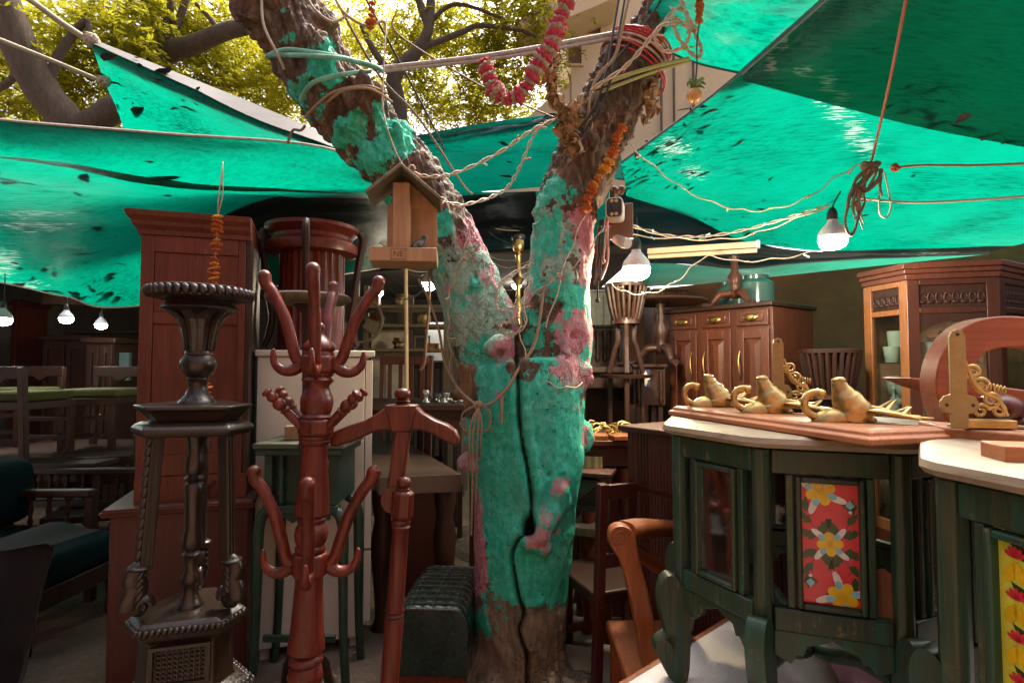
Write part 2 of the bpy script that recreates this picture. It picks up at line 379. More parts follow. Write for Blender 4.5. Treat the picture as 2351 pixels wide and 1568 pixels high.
def m_tarp(name, c_t, c_d, tw=0.62, gloss=0.10, painted_glare=0.35, wr=(1, 1, 1)):
    m = NM(name); n = m.n; v = m.coord(wr, rnd=False); v1 = m.coord((1, 1, 1), rnd=False)
    nz = m.noise(v, 5, 6, 0.62, 0.6); nb = m.noise(v1, 1.3, 4, 0.6); nf = m.noise(v1, 60, 3, 0.6)
    wv = m.coord((2.6, 24, 24), rnd=False); ns = m.noise(wv, 2.8, 6, 0.6, 0.6)
    dirt = m.ramp(m.math('ADD', m.math('MULTIPLY', ns, 0.6), m.math('MULTIPLY', nb, 0.5)), [(0.38, 0.15), (0.50, 0.75), (0.64, 1.0)])
    ct = m.mix(1.0, c_t, dirt, 'MULTIPLY')
    tr = m.new('ShaderNodeBsdfTranslucent'); m.ln(ct, tr.inputs[0])
    df = m.new('ShaderNodeBsdfDiffuse'); df.inputs[0].default_value = (*c_d, 1)
    gl = m.new('ShaderNodeBsdfGlossy'); gl.inputs['Roughness'].default_value = 0.32; gl.inputs[0].default_value = (0.8, 0.85, 0.9, 1)
    bp = m.new('ShaderNodeBump'); bp.inputs['Strength'].default_value = 0.5; bp.inputs['Distance'].default_value = 0.02
    m.ln(m.math('ADD', nz, m.math('MULTIPLY', ns, 0.5)), bp.inputs['Height'])
    for s_ in (gl, df, tr): m.ln(bp.outputs[0], s_.inputs['Normal'])
    m1 = m.new('ShaderNodeMixShader'); m1.inputs[0].default_value = tw; m.ln(df.outputs[0], m1.inputs[1]); m.ln(tr.outputs[0], m1.inputs[2])
    m2 = m.new('ShaderNodeMixShader'); fr = m.new('ShaderNodeFresnel'); fr.inputs[0].default_value = 1.45
    m.ln(m.math('MULTIPLY', fr.outputs[0], gloss*3.2, True), m2.inputs[0]); m.ln(m1.outputs[0], m2.inputs[1]); m.ln(gl.outputs[0], m2.inputs[2])
    # white streaks painted in for glare on the wrinkles, masked per vertex
    at = m.new('ShaderNodeAttribute'); at.attribute_name = 'painted_glare'
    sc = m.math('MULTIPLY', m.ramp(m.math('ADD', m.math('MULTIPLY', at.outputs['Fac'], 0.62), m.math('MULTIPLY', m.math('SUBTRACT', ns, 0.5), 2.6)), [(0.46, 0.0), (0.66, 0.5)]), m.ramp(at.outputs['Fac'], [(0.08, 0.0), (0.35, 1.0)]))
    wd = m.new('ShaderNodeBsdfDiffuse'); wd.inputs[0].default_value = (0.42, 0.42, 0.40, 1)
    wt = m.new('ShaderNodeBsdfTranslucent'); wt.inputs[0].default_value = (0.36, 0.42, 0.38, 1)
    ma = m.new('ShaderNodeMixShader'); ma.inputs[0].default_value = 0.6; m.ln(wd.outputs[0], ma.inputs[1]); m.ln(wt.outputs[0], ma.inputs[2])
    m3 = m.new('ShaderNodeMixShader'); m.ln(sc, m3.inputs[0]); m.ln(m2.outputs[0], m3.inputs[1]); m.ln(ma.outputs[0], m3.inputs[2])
    m.ln(m3.outputs[0], m.out.inputs[0]); return m.m
M['tarp'] = m_tarp('green_tarpaulin', (0.0, 0.195, 0.118), (0.003, 0.075, 0.05), gloss=0.05)
M['tarpd'] = m_tarp('thick_green_tarpaulin', (0.0, 0.10, 0.068), (0.002, 0.035, 0.027), 0.5, gloss=0.05)
M['tarpb'] = m_tarp('overlap_green_tarpaulin', (0.0, 0.24, 0.155), (0.004, 0.07, 0.05), 0.66, gloss=0.05)
M['tarpk'] = m_tarp('black_sheet', (0.001, 0.014, 0.014), (0.006, 0.007, 0.0075), 0.3, 0.05)
def m_ground():
    m = NM('trodden_earth'); v = m.coord(rnd=False); a = m.noise(v, 1.6, 6, 0.6); b = m.noise(v, 30, 6, 0.7)
    col = m.ramp(a, [(0.3, (0.11, 0.082, 0.056)), (0.7, (0.24, 0.185, 0.125))])
    col = m.mix(m.ramp(b, [(0.4, 0.0), (0.7, 0.6)]), col, (0.07, 0.052, 0.036))
    m.set(col=col, rough=0.9); m.bump(m.math('ADD', b, a), 0.6, 0.02); return m.m
M['ground'] = m_ground()
def m_leaf(name, c):
    m = NM(name); g = m.new('ShaderNodeNewGeometry'); 
    col = m.ramp(g.outputs['Random Per Island'], [(0.0, tuple(x*0.55 for x in c)), (0.6, c), (1.0, (c[0]*1.7, c[1]*1.35, c[2]*1.2))])
    df = m.new('ShaderNodeBsdfDiffuse'); tr = m.new('ShaderNodeBsdfTranslucent'); m.ln(col, df.inputs[0]); m.ln(m.mix(0.5, col, (c[0]*2.2, c[1]*2.2, c[2]*1.0)), tr.inputs[0])
    mx = m.new('ShaderNodeMixShader'); mx.inputs[0].default_value = 0.55; m.ln(df.outputs[0], mx.inputs[1]); m.ln(tr.outputs[0], mx.inputs[2]); m.ln(mx.outputs[0], m.out.inputs[0]); return m.m
M['leaf'] = m_leaf('tree_leaf', (0.24, 0.235, 0.026))
M['leaf2'] = m_leaf('tree_leaf_darker', (0.22, 0.22, 0.026))
def m_bark(name, c1, c2):
    m = NM(name); v = m.coord((6, 6, 1.6)); n = m.noise(v, 3, 8, 0.7, 0.5); n2 = m.noise(m.coord(), 2, 4, 0.6)
    col = m.mix(n2, m.ramp(n, [(0.3, c1), (0.7, c2)]), c1)
    m.set(col=col, rough=0.9); m.bump(n, 0.8, 0.03); return m.m
M['bark'] = m_bark('bark', (0.055, 0.038, 0.024), (0.16, 0.12, 0.08))
M['litter'] = m_plain('fallen_leaf', (0.035, 0.025, 0.015), 0.9)
# ================================================================ setting
def struct(name, mb, mat, **k):
    o = mb.build(name, mat, **k); o['kind'] = 'structure'; return o
g = MB(); g.grid(lambda u, v: (-150 + 300*u, -150 + 300*v, 0), 2, 2); struct('ground', g, M['ground'], smooth=0, origin=(0, 0, 0))
# uneven swept earth around the tree
gp = MB()
def _earth(u, v):
    x, y = -2.6+5.4*u, 0.3+5.2*v
    e = min(u, 1-u, v, 1-v)*10; e = min(e, 1)
    return (x, y, 0.004 + e*0.05*float(fbm(np.array([[x*1.7, y*1.7, 3.1]]), 4)[0]))
gp.grid(_earth, 60, 60); struct('earth_path', gp, M['ground'], smooth=180, origin=(0, 2, 0))
b = MB().b2((-7, 9, 0), (2.2, 9.2, 2.7)); o = b.build('back_wall', M['walld']); tag(o, 'dark wall at the far end of the shop', 'wall')  # plain dark wall tone, mottled by noise
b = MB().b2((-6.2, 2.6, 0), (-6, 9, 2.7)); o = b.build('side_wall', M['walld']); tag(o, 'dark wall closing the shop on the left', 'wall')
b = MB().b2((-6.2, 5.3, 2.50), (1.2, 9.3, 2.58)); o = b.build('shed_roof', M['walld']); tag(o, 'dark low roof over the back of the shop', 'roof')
A, B_ = P(1400, 700, 6.2), P(2480, 560, 5.0)
rw = MB(); n_ = Vector((B_.x-A.x, B_.y-A.y, 0)).normalized(); q = Vector((-n_.y, n_.x, 0))*0.15
vs = [Vector((A.x, A.y, 0)), Vector((B_.x, B_.y, 0)), Vector((B_.x, B_.y, 2.52)), Vector((A.x, A.y, 2.24))]
rw.add(vs + [v + q for v in vs], [(0, 1, 2, 3), (7, 6, 5, 4), (0, 4, 5, 1), (1, 5, 6, 2), (2, 6, 7, 3), (3, 7, 4, 0)])
o = rw.build('shop_wall', M['wallb'], smooth=0); tag(o, 'brown plastered wall behind the sideboard on the right', 'wall')
b = MB().b2((4.4, 0.2, 0), (4.6, 5.2, 2.5)); o = b.build('side_wall', M['wallb']); tag(o, 'brown wall closing the stall on the right', 'wall')
# far pale house between the stems ------------------------------------------
hs = thing('house', 'beige plastered house behind the tree with weathered walls', 'house', (P(1500, 0, 9).x, 9, 0))
def hw(mb, name, mat, **k): return mb.build(name, mat, hs, world=True, **k)
def at9(x, y, d=9.0): v = P(x, y, d); return (v.x, v.z)
poly = [at9(1312, 520), at9(1312, -420), at9(1800, -420), at9(1800, 520)]
hw(MB().prism(poly, 9, 12), 'wall', M['beige'], smooth=0)
poly = [at9(1150, 520), at9(1150, 320), at9(1310, 185), at9(1311.5, 520)]
hw(MB().prism(poly, 9.02, 9.5), 'stair_parapet', M['beige'], smooth=0)
poly = [at9(1190, 72, 8.5), at9(1240, 20, 8.5), at9(1420, -40, 8.5), at9(1420, 10, 8.5), at9(1300, 60, 8.5), at9(1200, 84, 8.5)]
hw(MB().prism(poly, 8.3, 8.98), 'eave', M['beige'], smooth=0)
for (x0, x1, y0, y1, nm) in ((1338, 1378, 38, 82, 'window'), (1304.5, 1334, 108, 150, 'vent_opening')):
    a, c = at9(x0, y1), at9(x1, y0)
    w_ = hw(MB().b2((a[0], 8.985, a[1]), (c[0], 8.997, c[1])), nm, M['wirebr'], smooth=0)
    fr = MB(); t = 0.035
    fr.b2((a[0]-t, 8.95, a[1]-t), (a[0], 8.998, c[1]+t)); fr.b2((c[0], 8.95, a[1]-t), (c[0]+t, 8.998, c[1]+t))
    fr.b2((a[0], 8.95, c[1]), (c[0], 8.998, c[1]+t)); fr.b2((a[0], 8.95, a[1]-t), (c[0], 8.998, a[1]))
    fr.build('frame', M['beige'], w_, world=True, smooth=0)
# boundary wall strips seen right of the stem
for x in (1516, 1545, 1590): hw(MB().tube([P(x, -40, 8.95), P(x+4, 420, 8.95)], 0.02, 6), 'drain_pipe', M['oldw'])
# ================================================================ tarpaulins
def surf(ctrl, nu=10, nv=10):
    rows = [cr([tuple(P(*c)) for c in row], nv) for row in ctrl]
    rows = np.array(rows); out = [cr([tuple(rows[i, j]) for i in range(rows.shape[0])], nu) for j in range(rows.shape[1])]
    return np.array(out).transpose(1, 0, 2)
def to_px(p):
    p = np.asarray(p); dx, dy, dz = p[:, 0], p[:, 1], p[:, 2]-CAM_H
    f = dy*math.cos(PITCH)+dz*math.sin(PITCH); u = -dy*math.sin(PITCH)+dz*math.cos(PITCH)
    return np.stack([CX + dx/f*FPX, CY - u/f*FPX], 1)
LEAFS = []
def litter_mesh(pts, size, seed):
    rng = np.random.RandomState(seed); vs = []; fs = []
    for p in pts:
        a = rng.rand()*6.28; L = size*(0.18+1.5*rng.rand()**2.2); W = L*(0.22+0.25*rng.rand()); ca, sa = math.cos(a), math.sin(a); b0 = len(vs)
        for (x, y) in ((-1, 0), (-0.55, 0.75), (0.1, 1), (0.65, 0.6), (1, 0), (0.6, -0.7), (0, -0.9), (-0.6, -0.65)):
            y = y*W + 0.25*L*(x*x); x = x*L
            vs.append((p[0]+x*ca-y*sa, p[1]+x*sa+y*ca, p[2]+0.006+0.01*rng.rand()))
        fs.append(tuple(range(b0, b0+8)))
    return vs, fs
def tarp(name, label, ctrl, mat, amp=0.012, nu=14, nv=14, painted_glare=(), litter=0, lsize=0.05, lzone=None, seed=1, hem=None, hemmat='strap', wdir=(3, 9, 9), group='green tarpaulins'):
    S = surf(ctrl, nu, nv); H, W_, _ = S.shape; p = S.reshape(-1, 3)
    # tension wrinkles along the surface normal
    du = np.gradient(S, axis=0).reshape(-1, 3); dv = np.gradient(S, axis=1).reshape(-1, 3); nr = np.cross(du, dv); nr /= (np.linalg.norm(nr, axis=1)[:, None]+1e-9)
    uu, vv = np.meshgrid(np.linspace(0, 1, H), np.linspace(0, 1, W_), indexing='ij')
    q = np.stack([uu.ravel()*wdir[1]+0.6*vv.ravel()*wdir[0], vv.ravel()*wdir[0], uu.ravel()*0+seed*3.3], 1)
    hgt = (fbm(q, 4, seed)-0.5)*2*amp + (fbm(p*np.array([1.2, 1.2, 1.2]), 3, seed+9)-0.5)*amp*2.5
    edge = np.minimum(np.minimum(uu, 1-uu), np.minimum(vv, 1-vv)).ravel(); hgt *= np.clip(edge*12, 0.15, 1)
    p = p + nr*hgt[:, None]
    fs = [(i*W_+j, (i+1)*W_+j, (i+1)*W_+j+1, i*W_+j+1) for i in range(H-1) for j in range(W_-1)]
    mb = MB().add([tuple(x) for x in p], fs)
    root = thing(name, label, 'tarpaulin', tuple(p.mean(0)*np.array([1, 1, 0])+np.array([0, 0, p[:, 2].min()])), 0, group)
    sh = mb.build('sheet', mat, root, world=True, smooth=180, fix=False)
    at = sh.data.attributes.new('painted_glare', 'FLOAT', 'POINT'); px = to_px(p); val = np.zeros(len(p))
    for (x, y, rx, ry) in painted_glare: val = np.maximum(val, np.exp(-((px[:, 0]-x)/rx)**2-((px[:, 1]-y)/ry)**2))
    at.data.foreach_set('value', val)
    if litter:
        rng = np.random.RandomState(seed+50); cand = rng.randint(0, len(p), litter*12); sel = []
        for c in cand:
            x, y = px[c]
            if lzone and not any(abs(x-a) < rx and abs(y-b) < ry for a, b, rx, ry in lzone): continue
            sel.append(p[c] + rng.randn(3)*np.array([0.03, 0.03, 0]))
            if len(sel) >= litter: break
        vs, f2 = litter_mesh(sel, lsize, seed)
        mi = wmat(root).inverted()
        l = MB().add([tuple(mi @ Vector(v)) for v in vs], f2).build('leaf_litter', M['litter'], root, smooth=0, fix=False); l['kind'] = 'stuff'
    G = p.reshape(H, W_, 3)
    for (which, r) in (hem or ()):
        line = {'t': G[0], 'b': G[-1], 'l': G[:, 0], 'r': G[:, -1]}[which]
        MB().tube([Vector(x) for x in line[::2]], r, 6).build('hem', M[hemmat], root, world=True)
    return root, G
ALL = [(1175, 784, 9999, 9999)]
t1, G1 = tarp('tarpaulin', 'long green tarpaulin sagging over the dark left side of the shop', [
    [(-300, 232, 2.25), (0, 275, 2.4), (370, 306, 2.7), (740, 338, 3.0), (930, 415, 3.3)],
    [(-300, 330, 2.30), (0, 368, 2.45), (300, 398, 2.75), (560, 420, 3.0), (930, 455, 3.35)],
    [(-320, 400, 2.9), (0, 440, 3.0), (300, 470, 3.4), (600, 455, 3.7), (950, 480, 3.9)],
    [(-340, 500, 3.8), (0, 560, 3.9), (200, 590, 4.2), (440, 570, 4.6), (960, 540, 5.0)],
    [(-360, 585, 4.6), (0, 648, 4.4), (150, 680, 4.6), (330, 702, 4.9), (960, 600, 5.6)]], M['tarp'], 0.034, 14, 22,
    painted_glare=[(10, 600, 50, 40), (60, 520, 120, 14), (70, 490, 120, 8), (40, 655, 70, 12)], litter=80, lsize=0.06, lzone=[(170, 540, 260, 160)], seed=3, hem=[('b', 0.008), ('t', 0.007)])
# folded seam band with eyelet along the front of the long tarpaulin
bd = MB(); ln0, ln1 = G1[14], G1[16]
bd.add([tuple(Vector(x)+Vector((0, -0.012, -0.004))) for x in ln0] + [tuple(Vector(x)+Vector((0, -0.012, 0.0))) for x in ln1], [(i, i+1, len(ln0)+i+1, len(ln0)+i) for i in range(len(ln0)-1)])
bd.build('seam_band', M['tarpd'], t1, world=True, smooth=180)
t2, G2 = tarp('tarpaulin', 'black plastic sheet stretched behind the wardrobe and bird feeder', [
    [(400, 560, 4.0), (560, 475, 3.5), (740, 440, 3.3), (960, 455, 3.4), (1230, 440, 3.6)],
    [(450, 610, 4.9), (620, 560, 4.6), (800, 545, 4.6), (1000, 560, 4.7), (1240, 540, 4.8)],
    [(500, 650, 6.2), (680, 640, 6.2), (850, 625, 6.2), (1050, 612, 6.2), (1250, 610, 6.2)]], M['tarpk'], 0.03, 16, 16, seed=5, wdir=(2, 14, 9), group='dark sheets')
t3, G3 = tarp('tarpaulin', 'green tarpaulin pulled up to a peak by two ropes at upper left', [
    [(205, 92, 4.3), (400, 170, 4.1), (600, 250, 3.8), (770, 325, 3.5), (880, 385, 3.4)],
    [(214, 112, 4.2), (400, 200, 3.9), (590, 285, 3.6), (755, 342, 3.35), (870, 392, 3.3)],
    [(240, 188, 4.4), (400, 236, 4.3), (570, 300, 4.1), (720, 348, 3.8), (860, 405, 3.6)],
    [(268, 250, 4.6), (400, 290, 4.6), (560, 330, 4.5), (700, 360, 4.3), (860, 430, 4.0)],
    [(300, 340, 4.9), (400, 360, 5.0), (560, 380, 5.0), (700, 400, 4.8), (860, 450, 4.4)]], M['tarp'], 0.015, 12, 14,
    litter=22, lsize=0.07, lzone=[(340, 190, 130, 70)], seed=8)
bd = MB(); a0, a1 = G3[0], G3[9]
bd.add([tuple(Vector(x)+Vector((0, -0.015, 0.012))) for x in a0] + [tuple(Vector(x)+Vector((0, -0.02, 0.004))) for x in a1], [(i, i+1, len(a0)+i+1, len(a0)+i) for i in range(len(a0)-1)])
M['glare_grey'] = m_plain('sky_glare_grey', (0.05, 0.047, 0.042), 0.7, var=0.5, nscale=6)  # grey on the fold's top stands in for sky glare
bd.build('glare_fold', M['glare_grey'], t3, world=True, smooth=180)
t4, G4 = tarp('tarpaulin', 'dark green crumpled tarpaulin strung between the two stems', [
    [(900, 322, 3.7), (1050, 294, 3.7), (1180, 273, 3.5), (1300, 262, 3.3), (1400, 250, 3.3)],
    [(930, 350, 3.75), (1060, 335, 3.7), (1190, 312, 3.5), (1310, 300, 3.35), (1400, 300, 3.35)],
    [(960, 390, 4.3), (1080, 380, 4.3), (1210, 360, 4.2), (1320, 350, 4.1), (1420, 340, 4.0)],
    [(1000, 450, 5.0), (1120, 440, 5.0), (1240, 430, 5.0), (1330, 420, 5.0), (1440, 410, 5.0)]], M['tarpd'], 0.05, 16, 16, seed=11, wdir=(2, 9, 9), litter=14, lzone=ALL)
t4b, _ = tarp('tarpaulin', 'blue green tarpaulin seen low between the stems behind the wires', [
    [(1030, 440, 5.2), (1200, 440, 5.2), (1400, 430, 5.2)], [(1030, 520, 6.2), (1200, 520, 6.2), (1400, 520, 6.2)], [(1000, 610, 8.2), (1200, 606, 8.2), (1450, 605, 8.2)]], M['tarpd'], 0.04, 16, 16, seed=13, painted_glare=[(1150, 500, 90, 10), (1180, 560, 80, 8)])
tA, GA = tarp('tarpaulin', 'huge bright green tarpaulin roofing the right side above the bulbs', [
    [(1426, 374, 3.3), (1560, 275, 2.95), (1700, 168, 2.6), (1890, 0, 2.25), (2250, -320, 1.7)],
    [(1430, 392, 3.4), (1600, 345, 3.4), (1830, 270, 3.2), (2150, 180, 2.8), (2800, 0, 2.1)],
    [(1434, 415, 3.5), (1600, 420, 3.9), (1830, 425, 4.1), (2100, 405, 4.1), (2800, 330, 3.3)],
    [(1438, 450, 3.7), (1590, 500, 4.6), (1740, 560, 5.2), (2050, 582, 5.6), (2800, 560, 5.2)]], M['tarp'], 0.018, 18, 22,
    painted_glare=[(1885, 215, 30, 30), (1925, 245, 32, 40), (1960, 300, 30, 40), (1990, 335, 26, 28), (1545, 340, 45, 26), (1590, 395, 34, 18), (1870, 175, 20, 30)],
    litter=160, lsize=0.032, lzone=[(2050, 490, 420, 90), (1560, 330, 130, 120)], seed=17, hem=[('t', 0.007)], hemmat='bluegrey')
tB, GB = tarp('tarpaulin', 'second darker green tarpaulin layer overlapping at the upper right', [
    [(1702, 168, 2.56), (1765, 112, 2.44), (1830, 55, 2.32), (1905, -12, 2.18), (2250, -320, 1.64)],
    [(1704, 178, 2.58), (1790, 160, 2.55), (1900, 150, 2.5), (2080, 120, 2.4), (2500, 0, 2.0)],
    [(1706, 186, 2.62), (1790, 208, 2.72), (1960, 254, 2.92), (2170, 305, 3.1), (2700, 400, 2.9)]], M['tarpb'], 0.016, 18, 16,
    painted_glare=[(1800, 100, 16, 40), (1845, 165, 30, 16), (1900, 190, 26, 24), (1935, 225, 30, 22), (1770, 140, 16, 40)], litter=60, lsize=0.05, lzone=[(2230, 270, 140, 36), (2120, 255, 80, 20), (2330, 300, 90, 40), (2150, 230, 100, 40)], seed=19, hem=[('t', 0.012)], hemmat='bluegrey')
tC, GC = tarp('tarpaulin', 'bright green tarpaulin at the top right of the right stem', [
    [(1455, 66, 2.95), (1535, 118, 2.9), (1610, 148, 2.85), (1720, 172, 2.78)],
    [(1490, 20, 2.7), (1600, 40, 2.65), (1700, 60, 2.6), (1800, 80, 2.6)],
    [(1560, -90, 2.3), (1700, -80, 2.3), (1850, -60, 2.3), (1960, -40, 2.3)],
    [(1700, -320, 1.8), (1800, -330, 1.8), (2000, -340, 1.8), (2250, -360, 1.8)]], M['tarp'], 0.014, 14, 14, seed=23, hem=[('t', 0.006)], hemmat='bluegrey')
tD, GD = tarp('tarpaulin', 'tarpaulin with shade put into its dark colour, sagging behind the bulbs', [
    [(1400, 430, 3.7), (1560, 458, 4.4), (1660, 520, 5.0), (1800, 572, 5.3), (2050, 574, 5.4), (2700, 545, 5.3)],
    [(1400, 530, 4.8), (1560, 540, 5.2), (1690, 570, 5.6), (1830, 588, 5.8), (2050, 582, 5.8), (2700, 560, 5.8)],
    [(1400, 605, 6.0), (1560, 606, 6.2), (1700, 616, 6.2), (1850, 604, 6.2), (2050, 592, 6.2), (2700, 574, 6.2)]], M['tarpk'], 0.03, 14, 14, seed=29, painted_glare=[(2120, 578, 70, 8)], group='dark sheets')  # dark material stands in for the shaded part of the tarpaulin
tE, GE = tarp('tarpaulin', 'strip of bright green tarpaulin above the top of the brown wall', [
    [(1450, 596, 6.3), (1700, 612, 6.3), (1990, 584, 6.3), (2700, 560, 6.3)], [(1450, 660, 8.5), (1700, 650, 8.5), (2000, 640, 8.5), (2700, 600, 8.5)]], M['tarp'], 0.02, 10, 12, seed=31, painted_glare=[(1720, 625, 60, 8)])
# ================================================================ the painted tree
TD = 2.74
def Q(x, y, d=TD): return P(x, y, d)
S_ = TD/FPX
trunk_c = [(1182, 1720, 112), (1188, 1568, 97), (1195, 1450, 106), (1199, 1300, 112), (1205, 1100, 122), (1205, 1000, 133), (1203, 900, 146), (1196, 830, 142)]
left_c = [(1150, 920, 85, 2.74), (1120, 810, 82, 2.74), (1096, 700, 80, 2.74), (1055, 600, 78, 2.73), (1010, 520, 76, 2.71), (962, 445, 77, 2.68), (875, 340, 80, 2.64), (770, 222, 86, 2.60), (705, 120, 90, 2.56), (640, 20, 93, 2.52), (560, -110, 95, 2.46), (470, -250, 95, 2.40)]
right_c = [(1255, 920, 92, 2.74), (1276, 800, 80, 2.74), (1272, 700, 78, 2.74), (1281, 600, 72, 2.74), (1294, 500, 74, 2.74), (1330, 400, 77, 2.75), (1378, 300, 79, 2.76), (1420, 200, 80, 2.77), (1458, 125, 68, 2.78), (1490, 50, 50, 2.80), (1540, -60, 46, 2.82), (1590, -200, 44, 2.86)]
mb = MB()
def sweep(c, n=7):
    pts = cr([(*P(a[0], a[1], a[3] if len(a) > 3 else TD), a[2]*S_) for a in c], n)
    mb.tube([p[:3] for p in pts], [p[3] for p in pts], 20)
sweep(trunk_c); sweep(left_c); sweep(right_c)
def rad_at(x, y):
    """depth of the front of the stem at x,y"""
    best = None
    for c in (trunk_c, left_c, right_c):
        pts = cr([(a[0], a[1], a[2], a[3] if len(a) > 3 else TD) for a in c], 10)
        for p in pts:
            dd = math.hypot(x-p[0], y-p[1])
            if dd < p[2]:
                d = p[3] - math.sqrt(p[2]**2-dd**2)*S_
                if best is None or d < best: best = d
    return best if best is not None else TD
knobs = [(1328, 770, 24, 1.0), (1300, 812, 12, .9), (1332, 858, 30, .9), (1346, 872, 22, 1), (1336, 938, 14, 1), (1342, 985, 20, 1.0), (1350, 1005, 16, 1), (1342, 1022, 14, 1),
         (1047, 905, 20, .8), (1066, 972, 17, .8), (1072, 1010, 12, .8), (1074, 1062, 26, .8), (1090, 1072, 22, .8),
         (1290, 1078, 14, .7), (1284, 1128, 25, .65), (1290, 1150, 22, .7), (1268, 1172, 24, .7), (1250, 1200, 24, .6), (1238, 1225, 24, .55), (1222, 1243, 20, .6), (1248, 1252, 19, .3), (1205, 1232, 15, .6), (1238, 1380, 11, .6),
         (1090, 652, 20, .5), (1096, 632, 12, .4), (1146, 790, 24, .8), (1128, 800, 20, .8), (1105, 640, 12, .5), (1050, 585, 13, .8), (1000, 505, 18, .9),
         (1224, 492, 14, .8), (1232, 525, 16, .8), (1262, 460, 16, .9), (1330, 500, 14, .9), (1310, 470, 12, .7), (1290, 545, 13, .7), (1318, 590, 16, .8), (1330, 660, 22, 1), (1255, 640, 18, 1), (1270, 560, 16, .9),
         (836, 226, 52, .85), (800, 205, 30, .9), (722, 96, 34, .8), (760, 60, 28, .9), (700, 180, 26, .9), (905, 300, 24, 1), (790, 285, 28, 1.0), (985, 420, 20, .9), (560, 40, 34, .9),
         (1440, 250, 30, .9), (1400, 270, 24, .9), (1478, 160, 32, .8), (1418, 440, 18, 1.0), (1300, 300, 24, .9), (1350, 330, 26, .9)]
for (x, y, r, k) in knobs:
    k2 = 0.75 if (y > 1050 or y < 420) else 0.12
    d = rad_at(x, y) + r*S_*(k-k2)
    mb.ball(P(x, y, d), r*S_, 14, 10)
# flared roots
for (x, sx) in ((1090, -1), (1290, 1), (1150, -.4), (1240, .4)):
    mb.tube([P(1190+(x-1190)*.6, 1480, TD-.05), P(x, 1570, TD-.08), (P(x, 1570, TD).x+.10*sx, TD-.16, 0.03), (P(x, 1570, TD).x+.22*sx, TD-.26, -0.05)], [.09, .085, .07, .04], 12)
me = mb.mesh('tree_raw', 0); tmp = bpy.data.objects.new('tree_raw', me); COL.objects.link(tmp)
rm = tmp.modifiers.new('r', 'REMESH'); rm.mode = 'VOXEL'; rm.voxel_size = 0.0085; rm.adaptivity = 0
sm = tmp.modifiers.new('s', 'SMOOTH'); sm.factor = 0.6; sm.iterations = 16
dg = bpy.context.evaluated_depsgraph_get(); me2 = bpy.data.meshes.new_from_object(tmp.evaluated_get(dg))
bpy.data.objects.remove(tmp)
nV = len(me2.vertices); co = np.empty(nV*3); me2.vertices.foreach_get('co', co); co = co.reshape(-1, 3)
no = np.empty(nV*3); me2.vertices.foreach_get('normal', no); no = no.reshape(-1, 3)
px = to_px(co); X, Y = px[:, 0], px[:, 1]
front = no[:, 1] < 0.15
def seg_d(path):
    best = np.full(nV, 1e9)
    for (a, b) in zip(path[:-1], path[1:]):
        a, b = np.array(a, float), np.array(b, float); ab = b-a; t = np.clip(((px-a)@ab)/(ab@ab), 0, 1)
        best = np.minimum(best, np.linalg.norm(px-(a+t[:, None]*ab), axis=1))
    return best
crack = seg_d(cr([(1186, 770), (1187, 830), (1190, 900), (1192, 960), (1200, 1020), (1212, 1080), (1220, 1140), (1220, 1180), (1212, 1205), (1186, 1245), (1175, 1278), (1182, 1330), (1192, 1375), (1203, 1408), (1192, 1450), (1200, 1480), (1212, 1515), (1210, 1600)], 4))
cw = 2.5 + 1.3*vnoise(np.stack([Y*0.03, Y*0, Y*0], 1), 4)
cr_m = np.exp(-(crack/cw)**2)*front
hollow = np.exp(-(((X-1213)/14)**2+((Y-1210)/22)**2))*front
disp = (fbm(co*3.0, 3, 2)-0.5)*0.05 + (fbm(co*np.array([11, 11, 8]), 4, 5)-0.5)*0.022 + (fbm(co*np.array([60, 60, 34]), 3, 8)-0.5)*0.008
up = np.clip((760-Y)/500, 0, 1)               # rougher, ridged bark further up
rid = np.abs(fbm(np.stack([co[:, 0]*16+co[:, 2]*4, co[:, 1]*16, co[:, 2]*4], 1), 4, 12)-0.5)*2
disp = disp - up*np.clip(0.4-rid, 0, 1)*0.10 + up*(fbm(co*24, 3, 15)-0.5)*0.035
for (hx, hy, hr) in ((1093, 627, 7), (1306, 520, 7), (1316, 528, 6), (1296, 505, 6), (1322, 545, 7), (1300, 495, 5), (1302, 818, 6), (1316, 770, 8), (1040, 1475, 5), (1290, 700, 5), (1262, 1090, 5), (1240, 735, 6), (1150, 812, 6), (920, 270, 7), (1020, 640, 6)):
    disp -= 0.028*np.exp(-(((X-hx)**2+(Y-hy)**2)/hr**2))*front
disp -= cr_m*0.06 + hollow*0.06
